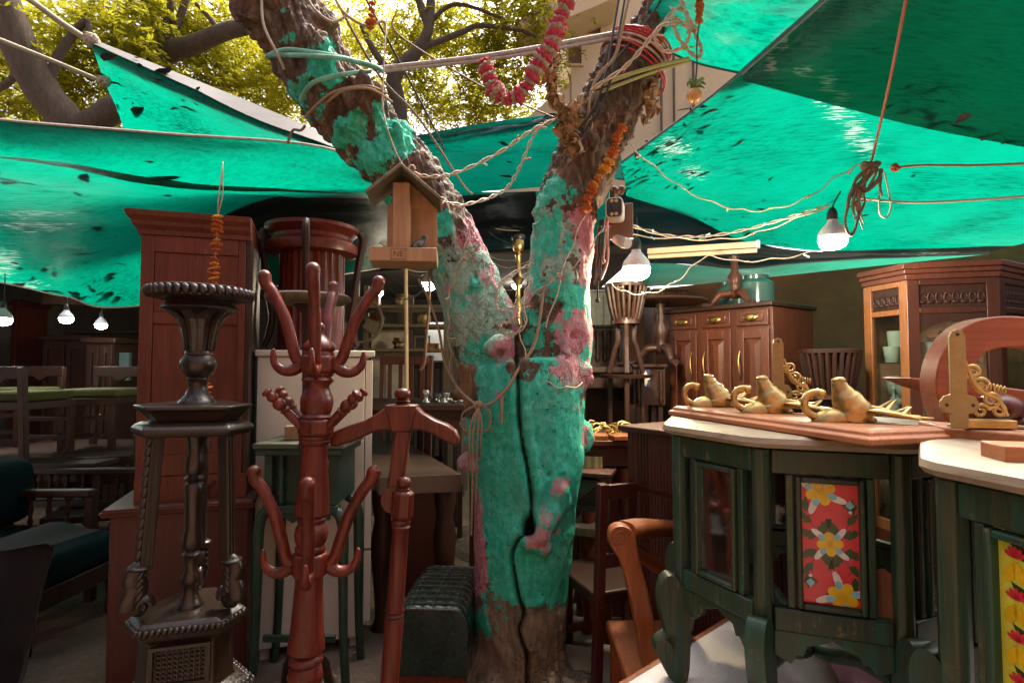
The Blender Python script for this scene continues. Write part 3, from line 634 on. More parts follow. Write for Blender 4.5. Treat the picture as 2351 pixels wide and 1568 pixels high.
# bulge each side of the crack
disp += 0.012*np.exp(-((crack-16)/12)**2)*front*(Y > 760)
co2 = co + no*disp[:, None]
me2.vertices.foreach_set('co', co2.ravel()); me2.update()
def blobs(L):
    w_ = np.zeros(nV)
    for (x, y, rx, ry, a) in L: w_ = np.maximum(w_, a*np.exp(-np.abs((X-x)/rx)**3-np.abs((Y-y)/ry)**3)) if a > 0 else w_ + a*np.exp(-np.abs((X-x)/rx)**3-np.abs((Y-y)/ry)**3)
    return w_
teal = blobs([(1200, 1090, 190, 240, 1.25), (1235, 1300, 110, 105, 1.15), (1135, 1300, 55, 90, .85), (1110, 1420, 34, 60, .50), (1150, 1400, 30, 60, .5), (1115, 900, 70, 90, 1.05), (1255, 780, 75, 110, .58), (1270, 640, 65, 120, .50), (1320, 700, 40, 60, .8), (1345, 800, 20, 60, .9), (1110, 780, 70, 80, .42), (1060, 700, 50, 60, .46), (1010, 600, 60, 90, .42), (1015, 520, 28, 40, .9),
    (1090, 660, 40, 40, .4), (1130, 850, 60, 40, .7), (1255, 540, 50, 110, .62), (1300, 450, 50, 50, .5), (1275, 425, 28, 22, .95), (1255, 455, 24, 30, .8), (1280, 490, 22, 24, .7), (1300, 560, 20, 40, .6), (910, 315, 52, 60, .85), (800, 300, 46, 50, .92), (850, 360, 50, 50, .8), (880, 270, 22, 40, .8), (735, 130, 50, 60, .72), (690, 200, 42, 50, .74), (720, 240, 40, 50, .66), (760, 170, 40, 40, .62), (750, 110, 20, 20, .8), (650, 60, 40, 60, .45), (860, 440, 40, 40, .6), (885, 500, 14, 60, .9),
    (1205, 1235, 60, 40, -.25), (1085, 1220, 22, 120, -.95), (1100, 1300, 18, 60, -.6), (1072, 900, 26, 60, -.9), (1340, 770, 26, 30, -.4)])
pink = blobs([(1115, 520, 40, 90, .85), (1130, 620, 36, 80, .75), (1070, 560, 50, 70, .74), (1150, 800, 40, 50, .9), (1060, 740, 50, 60, .74), (1110, 700, 40, 60, .6), (1030, 650, 40, 50, .62), (1180, 720, 24, 60, .75), (1338, 520, 28, 70, .95), (1348, 610, 24, 90, .9), (1300, 500, 40, 40, .72), (1260, 520, 30, 60, .55), (1318, 760, 60, 70, .88), (1320, 855, 70, 60, .82), (1290, 870, 40, 40, .6), (1330, 938, 18, 18, .9), (1346, 1005, 24, 50, .9), (1075, 1062, 34, 36, 1.1), (1062, 975, 14, 20, .8), (1095, 1200, 20, 140, .8), (1105, 1310, 22, 60, .8), (1280, 1130, 34, 50, 1.0), (1262, 1185, 40, 50, .95), (1235, 1235, 40, 35, 1.0), (1245, 1262, 26, 22, .8), (1210, 680, 22, 40, .5), (1290, 800, 30, 40, .55), (1250, 700, 30, 60, .42), (1140, 900, 30, 30, .45), (1020, 560, 30, 50, .5)])
pale = blobs([(1080, 690, 120, 150, 1.0), (1265, 560, 80, 150, .85), (860, 350, 90, 60, .55), (1020, 560, 60, 80, .7), (1230, 1010, 60, 130, .40), (1150, 850, 80, 60, .6), (1130, 1120, 50, 120, .35), (1270, 1080, 30, 40, .7)])
orange = blobs([(1062, 880, 22, 60, .9), (1085, 820, 30, 60, .6), (1080, 615, 30, 30, .6), (1050, 930, 20, 40, .6), (1330, 780, 20, 20, .5), (1120, 1400, 14, 20, .6), (1190, 1110, 10, 10, .3), (1290, 640, 20, 90, .42), (840, 440, 40, 40, .4), (700, 90, 60, 40, .3)])
low = np.clip((Y-1330)/90, 0, 1)
crk = np.clip(np.exp(-(crack/(cw*1.05))**2)*front*1.5, 0, 1) + hollow
for nm, arr in (('teal', teal), ('pink', pink), ('pale', pale), ('orange', orange), ('low', low), ('crk', crk)):
    a = me2.attributes.new(nm, 'FLOAT', 'POINT'); a.data.foreach_set('value', arr)
me2.shade_smooth()
def m_tree():
    m = NM('painted_bark'); v = m.coord(rnd=False)
    at = lambda k: (lambda n: (setattr(n, 'attribute_name', k), n.outputs['Fac'])[1])(m.new('ShaderNodeAttribute'))
    vz = m.coord((1, 1, 0.3), rnd=False)
    n1 = m.noise(v, 9, 7, 0.68); n2 = m.noise(v, 34, 6, 0.7); n3 = m.noise(vz, 22, 7, 0.66, 0.6); n4 = m.noise(v, 4, 4, 0.6)
    vo = m.new('ShaderNodeTexVoronoi', feature='DISTANCE_TO_EDGE'); vo.inputs['Scale'].default_value = 34; vo.inputs['Randomness'].default_value = 1
    mpd = m.new('ShaderNodeMapping'); mpd.inputs['Scale'].default_value = (1, 1, 0.8)
    mixv = m.new('ShaderNodeMix', data_type='VECTOR'); mixv.inputs[0].default_value = 0.06
    nv = m.new('ShaderNodeTexNoise'); nv.inputs['Scale'].default_value = 14; m.ln(v, nv.inputs['Vector'])
    m.ln(v, mixv.inputs[4]); m.ln(nv.outputs['Color'], mixv.inputs[5]); m.ln(mixv.outputs[1], mpd.inputs[0]); m.ln(mpd.outputs[0], vo.inputs['Vector'])
    crackle = m.ramp(vo.outputs['Distance'], [(0.0, 0.0), (0.09, 1.0)])
    patch = m.math('MULTIPLY', m.ramp(n4, [(0.46, 0.0), (0.62, 1.0)]), m.math('SUBTRACT', 1.0, m.math('MULTIPLY', at('teal'), 0.8), True))           # where the crackle shows
    bark = m.ramp(n3, [(0.28, (0.030, 0.018, 0.010)), (0.5, (0.095, 0.060, 0.034)), (0.72, (0.21, 0.145, 0.088))])
    bark = m.mix(m.ramp(n1, [(0.5, 0.0), (0.66, 0.7)]), bark, (0.22, 0.11, 0.06))
    grey = m.ramp(n3, [(0.28, (0.085, 0.068, 0.046)), (0.5, (0.20, 0.16, 0.108)), (0.75, (0.33, 0.265, 0.18))])
    col = m.mix(at('low'), bark, grey)
    col = m.mix(m.ramp(m.math('ADD', at('orange'), m.math('MULTIPLY', m.math('SUBTRACT', n1, 0.5), 1.6)), [(0.42, 0.0), (0.5, 0.85)]), col, (0.34, 0.17, 0.07))
    def layer(col, k, c1, c2, amp, thr):
        nn = m.math('ADD', m.math('MULTIPLY', m.math('SUBTRACT', n1, 0.5), amp), m.math('MULTIPLY', m.math('SUBTRACT', n2, 0.5), 0.6))
        f = m.ramp(m.math('ADD', at(k), nn), [(thr, 0.0), (thr+0.05, 1.0)])
        c = m.ramp(n2, [(0.3, c1), (0.7, c2)])
        return m.mix(f, col, c), f
    col, fp = layer(col, 'pink', (0.36, 0.135, 0.155), (0.60, 0.26, 0.29), 1.7, 0.42)
    col, fl = layer(col, 'pale', (0.17, 0.33, 0.245), (0.36, 0.53, 0.41), 2.2, 0.50)
    col, ft = layer(col, 'teal', (0.011, 0.36, 0.235), (0.05, 0.58, 0.40), 1.9, 0.46)
    col, _ = layer(col, 'pink', (0.38, 0.145, 0.165), (0.60, 0.27, 0.30), 2.6, 0.80)
    # soft sun-bleached film on the teal
    col = m.mix(m.math('MULTIPLY', ft, m.math('MULTIPLY', m.ramp(m.math('ADD', m.math('MULTIPLY', n4, 0.6), m.math('MULTIPLY', n2, 0.4)), [(0.46, 0.0), (0.62, 1.0)]), 0.42)), col, (0.16, 0.50, 0.38))
    fleck = m.ramp(m.math('ADD', m.math('MULTIPLY', n2, 0.7), m.math('MULTIPLY', n1, 0.3)), [(0.60, 0.0), (0.64, 1.0)])
    col = m.mix(m.math('MULTIPLY', fleck, 0.8), col, (0.30, 0.16, 0.10))
    pv = m.new('ShaderNodeTexVoronoi'); pv.inputs['Scale'].default_value = 30; m.ln(v, pv.inputs['Vector'])
    pits = m.math('MULTIPLY', m.ramp(pv.outputs['Distance'], [(0.10, 1.0), (0.17, 0.0)]), m.ramp(n1, [(0.5, 0.0), (0.58, 1.0)]))
    col = m.mix(m.math('MULTIPLY', pits, 0.85), col, (0.10, 0.045, 0.025))
    col = m.mix(m.ramp(n3, [(0.30, 0.55), (0.46, 0.0)]), col, m.mix(0.55, col, (0.02, 0.035, 0.022)))
    lines = m.math('MULTIPLY', m.math('SUBTRACT', 1.0, crackle), m.math('ADD', m.math('MULTIPLY', patch, 0.75), 0.06))
    col = m.mix(lines, col, (0.05, 0.032, 0.02))
    col = m.mix(m.math('MULTIPLY', at('crk'), 0.97, True), col, (0.008, 0.006, 0.004))
    m.set(col=col, rough=0.72, spec=0.35)
    h = m.math('ADD', m.math('MULTIPLY', n3, 1.2), m.math('ADD', m.math('MULTIPLY', m.math('MULTIPLY', crackle, patch), 0.35), m.math('MULTIPLY', n2, 0.5)))
    h = m.math('ADD', h, m.math('MULTIPLY', m.math('MAXIMUM', ft, fp), 0.25))
    m.bump(m.math('SUBTRACT', h, m.math('MULTIPLY', pits, 1.2)), 0.85, 0.016); return m.m
M['treepaint'] = m_tree()
base = P(1190, 1590, TD)
tree = thing('painted_tree', 'forked old tree trunk daubed with turquoise and pink paint in the middle', 'tree', (base.x, TD, 0))
mi = wmat(tree).inverted(); me2.transform(mi); me2.materials.clear()
link('trunk', me2, M['treepaint'], tree)
# ================================================================ trees behind
def leaves_mesh(name, centers, n_per, L=0.075, spread=0.28, seed=0):
    rng = np.random.RandomState(seed); C_ = np.asarray(centers); T = len(C_)
    # each centre is a drooping compound leaf: pairs of leaflets along a rachis
    az = rng.rand(T)*6.28; el = rng.randn(T)*0.45-0.35; dr = np.stack([np.cos(az)*np.cos(el), np.sin(az)*np.cos(el), np.sin(el)], 1)
    k = np.arange(n_per); t = (k//2)/(n_per/2.0); sd_ = np.where(k % 2 == 0, 1.0, -1.0)
    up_ = np.array([0, 0, 1.0]); sdv = np.cross(dr, up_); sdv /= np.linalg.norm(sdv, axis=1)[:, None]+1e-6
    pos = C_[:, None, :] + dr[:, None, :]*(t*spread)[None, :, None]; pos[:, :, 2] -= (t**2*0.10)[None, :]
    ld = dr[:, None, :]*0.65 + sdv[:, None, :]*sd_[None, :, None] + rng.randn(T, n_per, 3)*0.28
    ld /= np.linalg.norm(ld, axis=2)[:, :, None]
    wd = np.cross(ld, rng.randn(T, n_per, 3)*0.5 + up_); wd /= np.linalg.norm(wd, axis=2)[:, :, None]+1e-6
    l = L*(0.7+0.6*rng.rand(T, n_per, 1)); wl = l*0.34
    v = np.stack([pos, pos+ld*l*0.45+wd*wl*0.5, pos+ld*l, pos+ld*l*0.4-wd*wl*0.5], 2).reshape(-1, 3)
    n = T*n_per; me = bpy.data.meshes.new(name); me.vertices.add(n*4); me.vertices.foreach_set('co', v.ravel())
    me.loops.add(n*4); me.loops.foreach_set('vertex_index', np.arange(n*4)); me.polygons.add(n); me.polygons.foreach_set('loop_start', np.arange(n)*4); me.polygons.foreach_set('loop_total', np.full(n, 4)); me.update(calc_edges=True)
    return me
def bg_tree(label, limbs, clumps, n_twig, n_leaf, mat, seed, name='leafy_tree', L=0.086):
    """limbs: lists of (x,y,d,rpx); clumps: (x,y,d,rx,ry,rd_m,weight)"""
    rng = np.random.RandomState(seed); f = limbs[0][0]; bp = P(f[0], f[1], f[2])
    root = thing(name, label, 'tree', (bp.x, bp.y, 0), 0, 'trees beyond the tarpaulins')
    tb = MB()
    for lm in limbs:
        pts = cr([(*P(a[0], a[1], a[2]), a[3]*a[2]/FPX) for a in lm], 6); tb.tube([p[:3] for p in pts], [p[3] for p in pts], 10)
    tb.build('trunk', M['bark'], root, world=True, smooth=60)
    cs = []; wsum = sum(c[6] for c in clumps)
    for (x, y, d, rx, ry, rd, wg) in clumps:
        c = P(x, y, d); n = int(n_twig*wg/wsum); k = d/FPX
        # twigs gather in sub-clumps so that sky shows between them
        subs = rng.randn(max(n//11, 3), 3)*np.array([rx*k, rd, ry*k])*0.62 + np.array(c)
        s_ = subs[rng.randint(0, len(subs), n)] + rng.randn(n, 3)*0.2
        cs.append(s_)
    me = leaves_mesh('crown', np.concatenate(cs), n_leaf, L, 0.3, seed); me.transform(wmat(root).inverted())
    link('crown', me, mat, root); return root
bg_tree('big leafy tree at far left with a thick forked bough tied with string', [
    [(150, 700, 6.6, 44), (150, 400, 6.5, 42), (152, 285, 6.4, 40), (105, 220, 6.3, 38), (55, 130, 6.2, 38), (20, 40, 6.1, 36), (-40, -120, 6, 34)],
    [(150, 290, 6.4, 36), (205, 285, 6.4, 30), (262, 250, 6.3, 30), (300, 215, 6.3, 20), (340, 150, 6.4, 9)],
    [(110, 200, 6.3, 12), (130, 140, 6.3, 11), (160, 90, 6.3, 10), (185, 60, 6.3, 9), (200, 50, 6.3, 7), (205, 80, 6.3, 6)],
    [(60, 130, 6.2, 10), (20, 190, 6.5, 8), (-40, 220, 6.6, 7)]],
    [(60, 240, 7.4, 130, 60, .5, 1.3), (230, 50, 7.0, 120, 60, .6, 1.3), (120, 130, 7.6, 120, 60, .5, .8), (180, 220, 7.5, 90, 60, .5, 1.0), (-60, 60, 7, 120, 120, .6, .8), (330, 100, 7.2, 90, 60, .5, .8)], 1300, 18, M['leaf'], 41)
bg_tree('leafy tree with a bough running right behind the left stem', [
    [(420, 700, 7.6, 34), (400, 300, 7.5, 32), (372, 200, 7.4, 30), (372, 130, 7.4, 26), (440, 105, 7.3, 22), (520, 72, 7.2, 20), (600, 50, 7.2, 18), (700, -20, 7.2, 16)],
    [(372, 140, 7.4, 13), (362, 90, 7.4, 11), (345, 30, 7.4, 9), (335, -40, 7.4, 8)],
    [(378, 130, 7.4, 14), (385, 60, 7.4, 11), (392, -40, 7.4, 10)],
    [(385, 115, 7.4, 12), (410, 50, 7.4, 9), (440, -40, 7.4, 8)],
    [(505, 75, 7.2, 8), (480, 40, 7.2, 6), (450, 10, 7.2, 5)]],
    [(470, 20, 7.8, 110, 50, .6, 1.2), (560, 160, 8.6, 110, 60, .6, 1.5), (660, 210, 8.6, 90, 60, .6, 1.2), (400, 60, 7.8, 90, 60, .5, .8), (540, 240, 8.8, 110, 40, .5, 1.0), (480, 130, 8.6, 80, 40, .5, .5), (330, 20, 7.8, 70, 50, .5, .6)], 1350, 18, M['leaf'], 43)
bg_tree('leafy tree with thin dark branches between the two stems', [
    [(930, 800, 8.4, 20), (920, 300, 8.3, 18), (905, 180, 8.2, 18), (960, 115, 8.2, 15), (985, 60, 8.2, 12), (990, -40, 8.2, 10)],
    [(985, 60, 8.2, 12), (968, 20, 8.2, 10), (950, -40, 8.2, 9)],
    [(960, 115, 8.2, 8), (1060, 75, 8.2, 7), (1100, 60, 8.2, 6), (1190, 70, 8.2, 5), (1240, 90, 8.2, 3)],
    [(905, 180, 8.2, 9), (860, 120, 8.2, 8), (830, 60, 8.2, 6)],
    [(985, 55, 8.2, 6), (1050, 10, 8.2, 5), (1180, 55, 8.2, 3)]],
    [(900, 60, 8.8, 120, 60, .6, 1.3), (1080, 40, 9.0, 130, 50, .6, 1.3), (1180, 20, 8.6, 90, 50, .5, .9), (1040, 210, 9.4, 120, 60, .6, 1.5), (1130, 190, 9.4, 110, 60, .6, 1.2), (940, 190, 9.2, 70, 60, .5, .8), (1200, 110, 9.0, 70, 40, .5, .6), (1050, 110, 9.2, 120, 40, .5, .6), (1240, 30, 8.2, 60, 40, .3, .4)], 1600, 18, M['leaf'], 47)
bg_tree('pale distant tree filling the gap low behind the peaked tarpaulin', [
    [(600, 800, 11, 14), (615, 300, 11, 13), (628, 150, 11, 11), (600, 60, 11, 8)], [(628, 200, 11, 9), (690, 120, 11, 7), (740, 60, 11, 5)]],
    [(620, 140, 11.5, 170, 70, .8, 1.5), (420, 230, 11.5, 160, 60, .8, 1.0), (760, 120, 11.5, 150, 90, .8, 1.0), (1000, 130, 12, 200, 80, .8, 1.1), (80, 200, 11.5, 160, 70, .8, 1.2), (250, 120, 11.8, 120, 90, .8, .6), (1120, 240, 12, 130, 40, .6, .8)], 1700, 18, M['leaf2'], 53, L=0.10)
# ================================================================ coat stand
def Zs(y0, s): return lambda y: (y0-y)*s
def coat_stand():
    s = 1.75/FPX; gy = CY+ (CAM_H/1.75*FPX) + 56; b = P(683, gy, 1.75)
    r = thing('coat_stand', 'turned reddish mahogany coat stand with curled hooks and pegs', 'coat stand', (b.x, 1.75, 0), R(8), tilt=(R(-0.5), R(1.5)))
    z = lambda y: (gy-y)*s
    def pole(name, prof, seg=28):
        return MB().lathe([(a*s, z(y)) for a, y in prof], seg).build(name, M['mahog'], r, smooth=50)
    sh = [(30, 1700), (36, 1640), (28, 1600), (38, 1580), (38, 1572), (30, 1566), (36, 1552), (39, 1535), (36, 1518), (30, 1510), (36, 1505), (38, 1500), (36, 1494), (29, 1488), (30, 1484), (40, 1478), (40, 1468), (36, 1430), (31, 1340), (30, 1316)]
    pole('lower_shaft', sh)
    pole('middle_shaft', [(31, 1262), (34, 1257), (34, 1251), (30, 1246), (35, 1236), (37, 1222), (34, 1206), (27, 1197), (32, 1192), (33, 1187), (28, 1181), (38, 1176), (38, 1166), (36, 1130), (31, 1070), (27, 1022), (32, 1018), (34, 1012), (31, 1009), (34, 1004), (34, 1000)])
    pole('neck', [(34, 960), (36, 956), (31, 950), (34, 942), (37, 925), (36, 912), (28, 896), (26, 886), (34, 876), (37, 872), (34, 868), (31, 864), (35, 860), (35, 857)])
    pole('finial', [(35, 815), (35, 810), (32, 806), (36, 802), (36, 797), (34, 790), (22, 778), (12, 768), (9, 760), (12, 752), (10, 744), (3, 739), (0.1, 738)])
    pole('base_column', [(46, gy-14), (46, 1760), (34, 1740), (40, 1725), (30, 1700)])
    for (y0, y1) in ((1315, 1263), (999, 961), (857, 815)):
        MB().lathe([(36*s, z(y0)), (41*s, z(y0-6)), (41*s, z(y1+5)), (37*s, z(y1))], 8).build('block', M['mahog'], r, smooth=20, bevel=0.003)
    hp = cr([(34, 836), (47, 822), (58, 785), (74, 735), (98, 690), (112, 672), (117, 655)], 6)
    hq = cr([(34, 838), (52, 850), (72, 850), (88, 836), (92, 814), (91, 806)], 6)
    def hook(ang, y_off, k):
        d = Vector((math.cos(ang), math.sin(ang), 0)); mb = MB()
        f = lambda q: d*(q[0]*k*s) + Vector((0, 0, z(836+y_off) + (836-q[1])*k*s))
        n = len(hp); mb.tube([f(q) for q in hp], [(12 if i < n*.5 else 11+3*(i/n-.5)*2)*s*k for i in range(n)], 12)
        mb.ball(f((117, 655)), (14*s*k,)*3, 14, 10)
        m_ = len(hq); mb.tube([f(q) for q in hq], [(13-10.5*(i/(m_-1))**1.6)*s*k for i in range(m_)], 12)
        mb.build('hook', M['mahog'], r, smooth=70)
    for a in (180, 2, 272, 88): hook(R(a), 0, 1.1)
    for a in (176, 4, 276, 92): hook(R(a), 455, 1.14)
    for a in (152, 205, 24, -28):
        d = Vector((math.cos(R(a))*.70, math.sin(R(a))*.70, .72)); d.normalize(); m_ = d.to_track_quat('Z', 'Y').to_matrix()
        o_ = Vector((math.cos(R(a)), math.sin(R(a)), 0))*(26*s) + Vector((0, 0, z(985)))
        MB().lathe([(k*s, h*s) for k, h in ((9, 0), (10, 50), (9, 58), (12, 62), (8, 66), (12, 72), (14, 80), (12, 88), (8, 92), (11, 98), (12, 104), (9, 110), (8, 113), (12, 116), (12, 120), (10, 123))], 14, o_, m_).build('peg', M['mahog'], r, smooth=60)
    for k in range(4):
        a = R(45+90*k); d = Vector((math.cos(a), math.sin(a), 0))
        MB().tube([d*.04+Vector((0, 0, .20)), d*.12+Vector((0, 0, .17)), d*.2+Vector((0, 0, .07)), d*.27+Vector((0, 0, .018))], [.026, .026, .022, .018], 10).build('foot', M['mahog'], r)
coat_stand()
# ================================================================ valet stand
def valet():
    D = 1.86; s = D/FPX
    b = P(868, 1864, D); r = thing('valet_stand', 'mahogany valet stand with hanger shoulders in front of the dark slab table', 'valet stand', (b.x, D, 0))
    W = lambda x, y, d=D: P(x, y, d)
    def fr(x, y): p = P(x, y, D); return (p.x, p.z)
    out = [(893, 930), (957, 930), (972, 946), (1000, 962), (1030, 973), (1048, 986), (1056, 1002), (1054, 1020), (1044, 1020), (1020, 1010), (992, 994), (966, 986), (950, 987), (893, 987), (872, 986), (845, 998), (812, 1012), (786, 1020), (769, 1022), (765, 1004), (776, 987), (804, 975), (840, 964), (868, 949)]
    hm = MB(); hv = [fr(x, y) for x, y in out]
    # the shoulders sweep forward at the ends
    n = len(hv); xc = fr(925, 950)[0]
    fwd = lambda x: -0.5*(x-xc)**2
    hm.add([Vector((x, D-.028+fwd(x), z)) for x, z in hv] + [Vector((x, D+.028+fwd(x), z)) for x, z in hv], [tuple(range(n)), tuple(reversed(range(n, 2*n)))] + [(i+n, (i+1) % n+n, (i+1) % n, i) for i in range(n)])
    hm.build('hanger', M['mahog'], r, world=True, bevel=0.011, seg=4, smooth=60)
    blk = [fr(x, y) for x, y in ((888, 929), (960, 929), (948, 988), (905, 988))]
    MB().prism(blk, D-.042, D+.036).build('yoke_block', M['mahog'], r, world=True, bevel=0.004)
    c = P(924, 905, D); MB().lathe([(18*s, -26*s), (14*s, -20*s), (19*s, -16*s), (11*s, -12*s), (17*s, -6*s), (19*s, 0), (17*s, 8*s), (9*s, 13*s), (.1*s, 14*s)], 20, c).build('finial', M['mahog'], r, world=True, smooth=60)
    MB().bar(W(927, 986), W(905, 1140), 34*s, 30*s, up=(0, 1, 0)).build('upper_post', M['mahog'], r, world=True, bevel=0.006)
    MB().lathe([(30*s, -14*s), (32*s, -8*s), (32*s, 8*s), (30*s, 14*s)], 20, W(908, 1146, D-.01), Euler((R(90), 0, 0)).to_matrix()).build('hinge', M['mahog'], r, world=True)
    ax = (W(926, 1120, D-.05)-W(886, 1680, D-.05)).normalized(); mt = ax.to_track_quat('Z', 'Y').to_matrix()
    o_ = W(923, 1170, D-.05)
    MB().lathe([(20*s, -20*s), (25*s, -12*s), (25*s, 36*s), (20*s, 42*s)], 8, o_, mt).build('octagon_block', M['mahog'], r, world=True, bevel=0.003, smooth=20)
    MB().lathe([(14*s, 42*s), (15*s, 47*s), (10*s, 50*s), (15*s, 54*s), (16*s, 62*s), (12*s, 70*s), (.1*s, 73*s)], 18, o_, mt).build('knob', M['mahog'], r, world=True, smooth=60)
    L = (o_-P(868, 1864, D-.05)).length
    pr = [(22*s, -L), (19*s, -L+.02)]
    for (a, h) in ((20, -560), (19, -420), (21, -236), (18, -232), (21, -227), (18, -222), (21, -217), (19, -212), (19, -100), (18, -40), (21, -36), (18, -32), (21, -27), (20, -20)): pr.append((a*s, h*s))
    MB().lathe(pr, 20, o_, mt).build('pole', M['mahog'], r, world=True, smooth=50)
    MB().tube([P(868, 1850, D-.05), P(868, 1850, D-.05)+Vector((0, .45, 0))], .02, 8).build('floor_rail', M['mahog'], r, world=True)
valet()
# ================================================================ carved urn pedestal
def pedestal():
    D = 1.97; s = D/FPX; gy = CY+56+CAM_H/D*FPX
    b = P(420, gy, D); r = thing('carved_pedestal', 'dark carved three legged pedestal with gadrooned dish top', 'pedestal', (b.x, D, 0), R(-14), tilt=(0, R(0.9)))
    z = lambda y: (gy-y)*s
    cm = M['carved']
    rim = MB(); rim.lathe([(84*s, z(697)), (92*s, z(692)), (96*s, z(689))], 48)
    n = 40
    MB().lathe([(74*s, z(664)), (100*s, z(661)), (108*s, z(663)), (104*s, z(686)), (80*s, z(692)), (74*s, z(690))], 48).build('dish', cm, r, smooth=60)
    gd = MB()
    for k in range(n):
        a = 2*math.pi*k/n; m_ = Matrix.Rotation(a, 3, 'Z') @ Matrix.Rotation(R(18), 3, 'X')
        gd.ball((106*s*math.cos(a), 106*s*math.sin(a), z(675)), (9.5*s, 9.8*s, 12.5*s), 8, 6, m_)
    gd.build('gadroon_rim', cm, r, smooth=80)
    MB().lathe([(70*s, z(692)), (72*s, z(700)), (78*s, z(706)), (79*s, z(710)), (60*s, z(718)), (50*s, z(726)), (40*s, z(740)), (34*s, z(760)), (30*s, z(785)), (27*s, z(802)), (29*s, z(812))][::-1], 40).build('bell', cm, r, smooth=60)
    lf = MB()
    for k in range(10):
        a = 2*math.pi*k/10; d = Vector((math.cos(a), math.sin(a), 0)); t = Vector((-d.y, d.x, 0)); pp = []
        for (y, rr, wd) in ((806, 29, 7), (780, 32, 9), (755, 37, 11), (735, 45, 12), (722, 58, 11), (716, 66, 4)):
            c = d*(rr*s)+Vector((0, 0, z(y))); pp.append((c+t*wd*s, c+d*4*s, c-t*wd*s))
        for i in range(len(pp)-1):
            lf.add([*pp[i], *pp[i+1]], [(0, 1, 4, 3), (1, 2, 5, 4)])
    lf.build('carved_leaf_band', cm, r, smooth=30)
    MB().lathe([(28*s, z(814)), (31*s, z(818)), (36*s, z(826)), (38*s, z(836)), (35*s, z(850)), (24*s, z(862)), (21*s, z(866)), (24*s, z(870)), (20*s, z(875)), (20*s, z(890)), (25*s, z(905)), (33*s, z(915)), (39*s, z(921)), (40*s, z(926))][::-1], 32, lobes=0).build('baluster', cm, r, smooth=60)
    def tri(rad, cut):
        pts = []
        for k in range(3):
            a = R(-118+120*k); d = Vector((math.cos(a), math.sin(a), 0)); t = Vector((-d.y, d.x, 0))
            pts += [tuple((d*rad - t*cut)[:2]), tuple((d*rad + t*cut)[:2])]
        return pts
    def loft(name, levels):
        mb = MB(); polys = [[Vector((x, y, zz)) for x, y in tri(rr*s, c*s)] for rr, c, zz in levels]; m_ = 6
        vs = [v for p_ in polys for v in p_]; fs = [tuple(reversed(range(6))), tuple(range(len(vs)-6, len(vs)))]
        for i in range(len(polys)-1):
            for k in range(6): fs.append((i*6+k, i*6+(k+1) % 6, (i+1)*6+(k+1) % 6, (i+1)*6+k))
        return mb.add(vs, fs).build(name, cm, r, smooth=30, bevel=0.004)
    loft('top_plinth', [(86, 30, z(962)), (92, 34, z(952)), (106, 36, z(938)), (116, 40, z(932)), (116, 40, z(925))])
    loft('top_moulding', [(108, 36, z(992)), (118, 40, z(984)), (120, 42, z(976)), (114, 38, z(968)), (100, 34, z(962))])
    loft('lower_platform', [(100, 34, z(1418)), (112, 38, z(1400)), (112, 38, z(1386)), (100, 36, z(1378))])
    loft('body', [(98, 34, z(1530)), (94, 32, z(1520)), (90, 30, z(1425)), (98, 34, z(1416))])
    loft('skirt', [(136, 50, z(1590)), (134, 50, z(1552)), (116, 42, z(1536)), (100, 34, z(1528))])
    loft('foot_block', [(120, 44, z(gy-2)), (118, 42, z(1600)), (126, 46, z(1588))])
    for k in range(3):
        a = R(-118+120*k); d = Vector((math.cos(a), math.sin(a), 0)); t = Vector((-d.y, d.x, 0))
        top, bot = d*(78*s)+Vector((0, 0, z(990))), d*(92*s)+Vector((0, 0, z(1275)))
        lg = MB().bar(bot, top, 24*s, 24*s, up=tuple(d)).build('leg', cm, r, bevel=0.003)
        fl = MB()
        if k % 2 == 0:
            for i in range(13):   # overlapping carved leaves down the leg
                c = bot.lerp(top, (i+.5)/13)+d*(13*s)
                fl.ball(c, (9*s, 9*s, 15*s), 8, 6, Matrix.Rotation(a, 3, 'Z') @ Matrix.Rotation(R(-16), 3, 'Y'))
        else:
            for o_ in (-9, 0, 9): fl.tube([bot+d*(12*s)+t*(o_*s), top+d*(12*s)+t*(o_*s)], 3*s, 8)
        fl.build('leg_carving', cm, lg, smooth=60)
        # scroll bracket under the leg
        sc = MB(); cpt = []
        for i in range(30):
            th = i/29*2.6*math.pi; rr = 21*(1-.75*i/29); cpt.append(d*((96-rr*math.cos(th)*.9)*s)+Vector((0, 0, z(1352)+rr*math.sin(th)*s)))
        strap = cr([tuple(d*((x)*s)+Vector((0, 0, z(y)))) for x, y in ((96, 1268), (112, 1285), (106, 1310), (116, 1335), (118, 1352))], 5)
        sc.tube([Vector(q) for q in strap], [13*s, 15*s, 16*s, 14*s], 10, flat=1.5)
        sc.tube([q for q in cpt], [10*s, 8*s, 4*s], 10, flat=1.8)
        for i in range(4):
            c = d*(104*s)+Vector((0, 0, z(1285+i*14)))
            for sg in (-1, 1): sc.ball(c+t*(sg*13*s), (7*s, 5*s, 12*s), 8, 6, Matrix.Rotation(a, 3, 'Z') @ Matrix.Rotation(R(-30), 3, 'Y'))
        sc.ball(d*(104*s)+Vector((0, 0, z(1268))), (22*s, 24*s, 7*s), 12, 8, Matrix.Rotation(a, 3, 'Z'))
        sc.build('scroll_bracket', cm, lg, smooth=60)
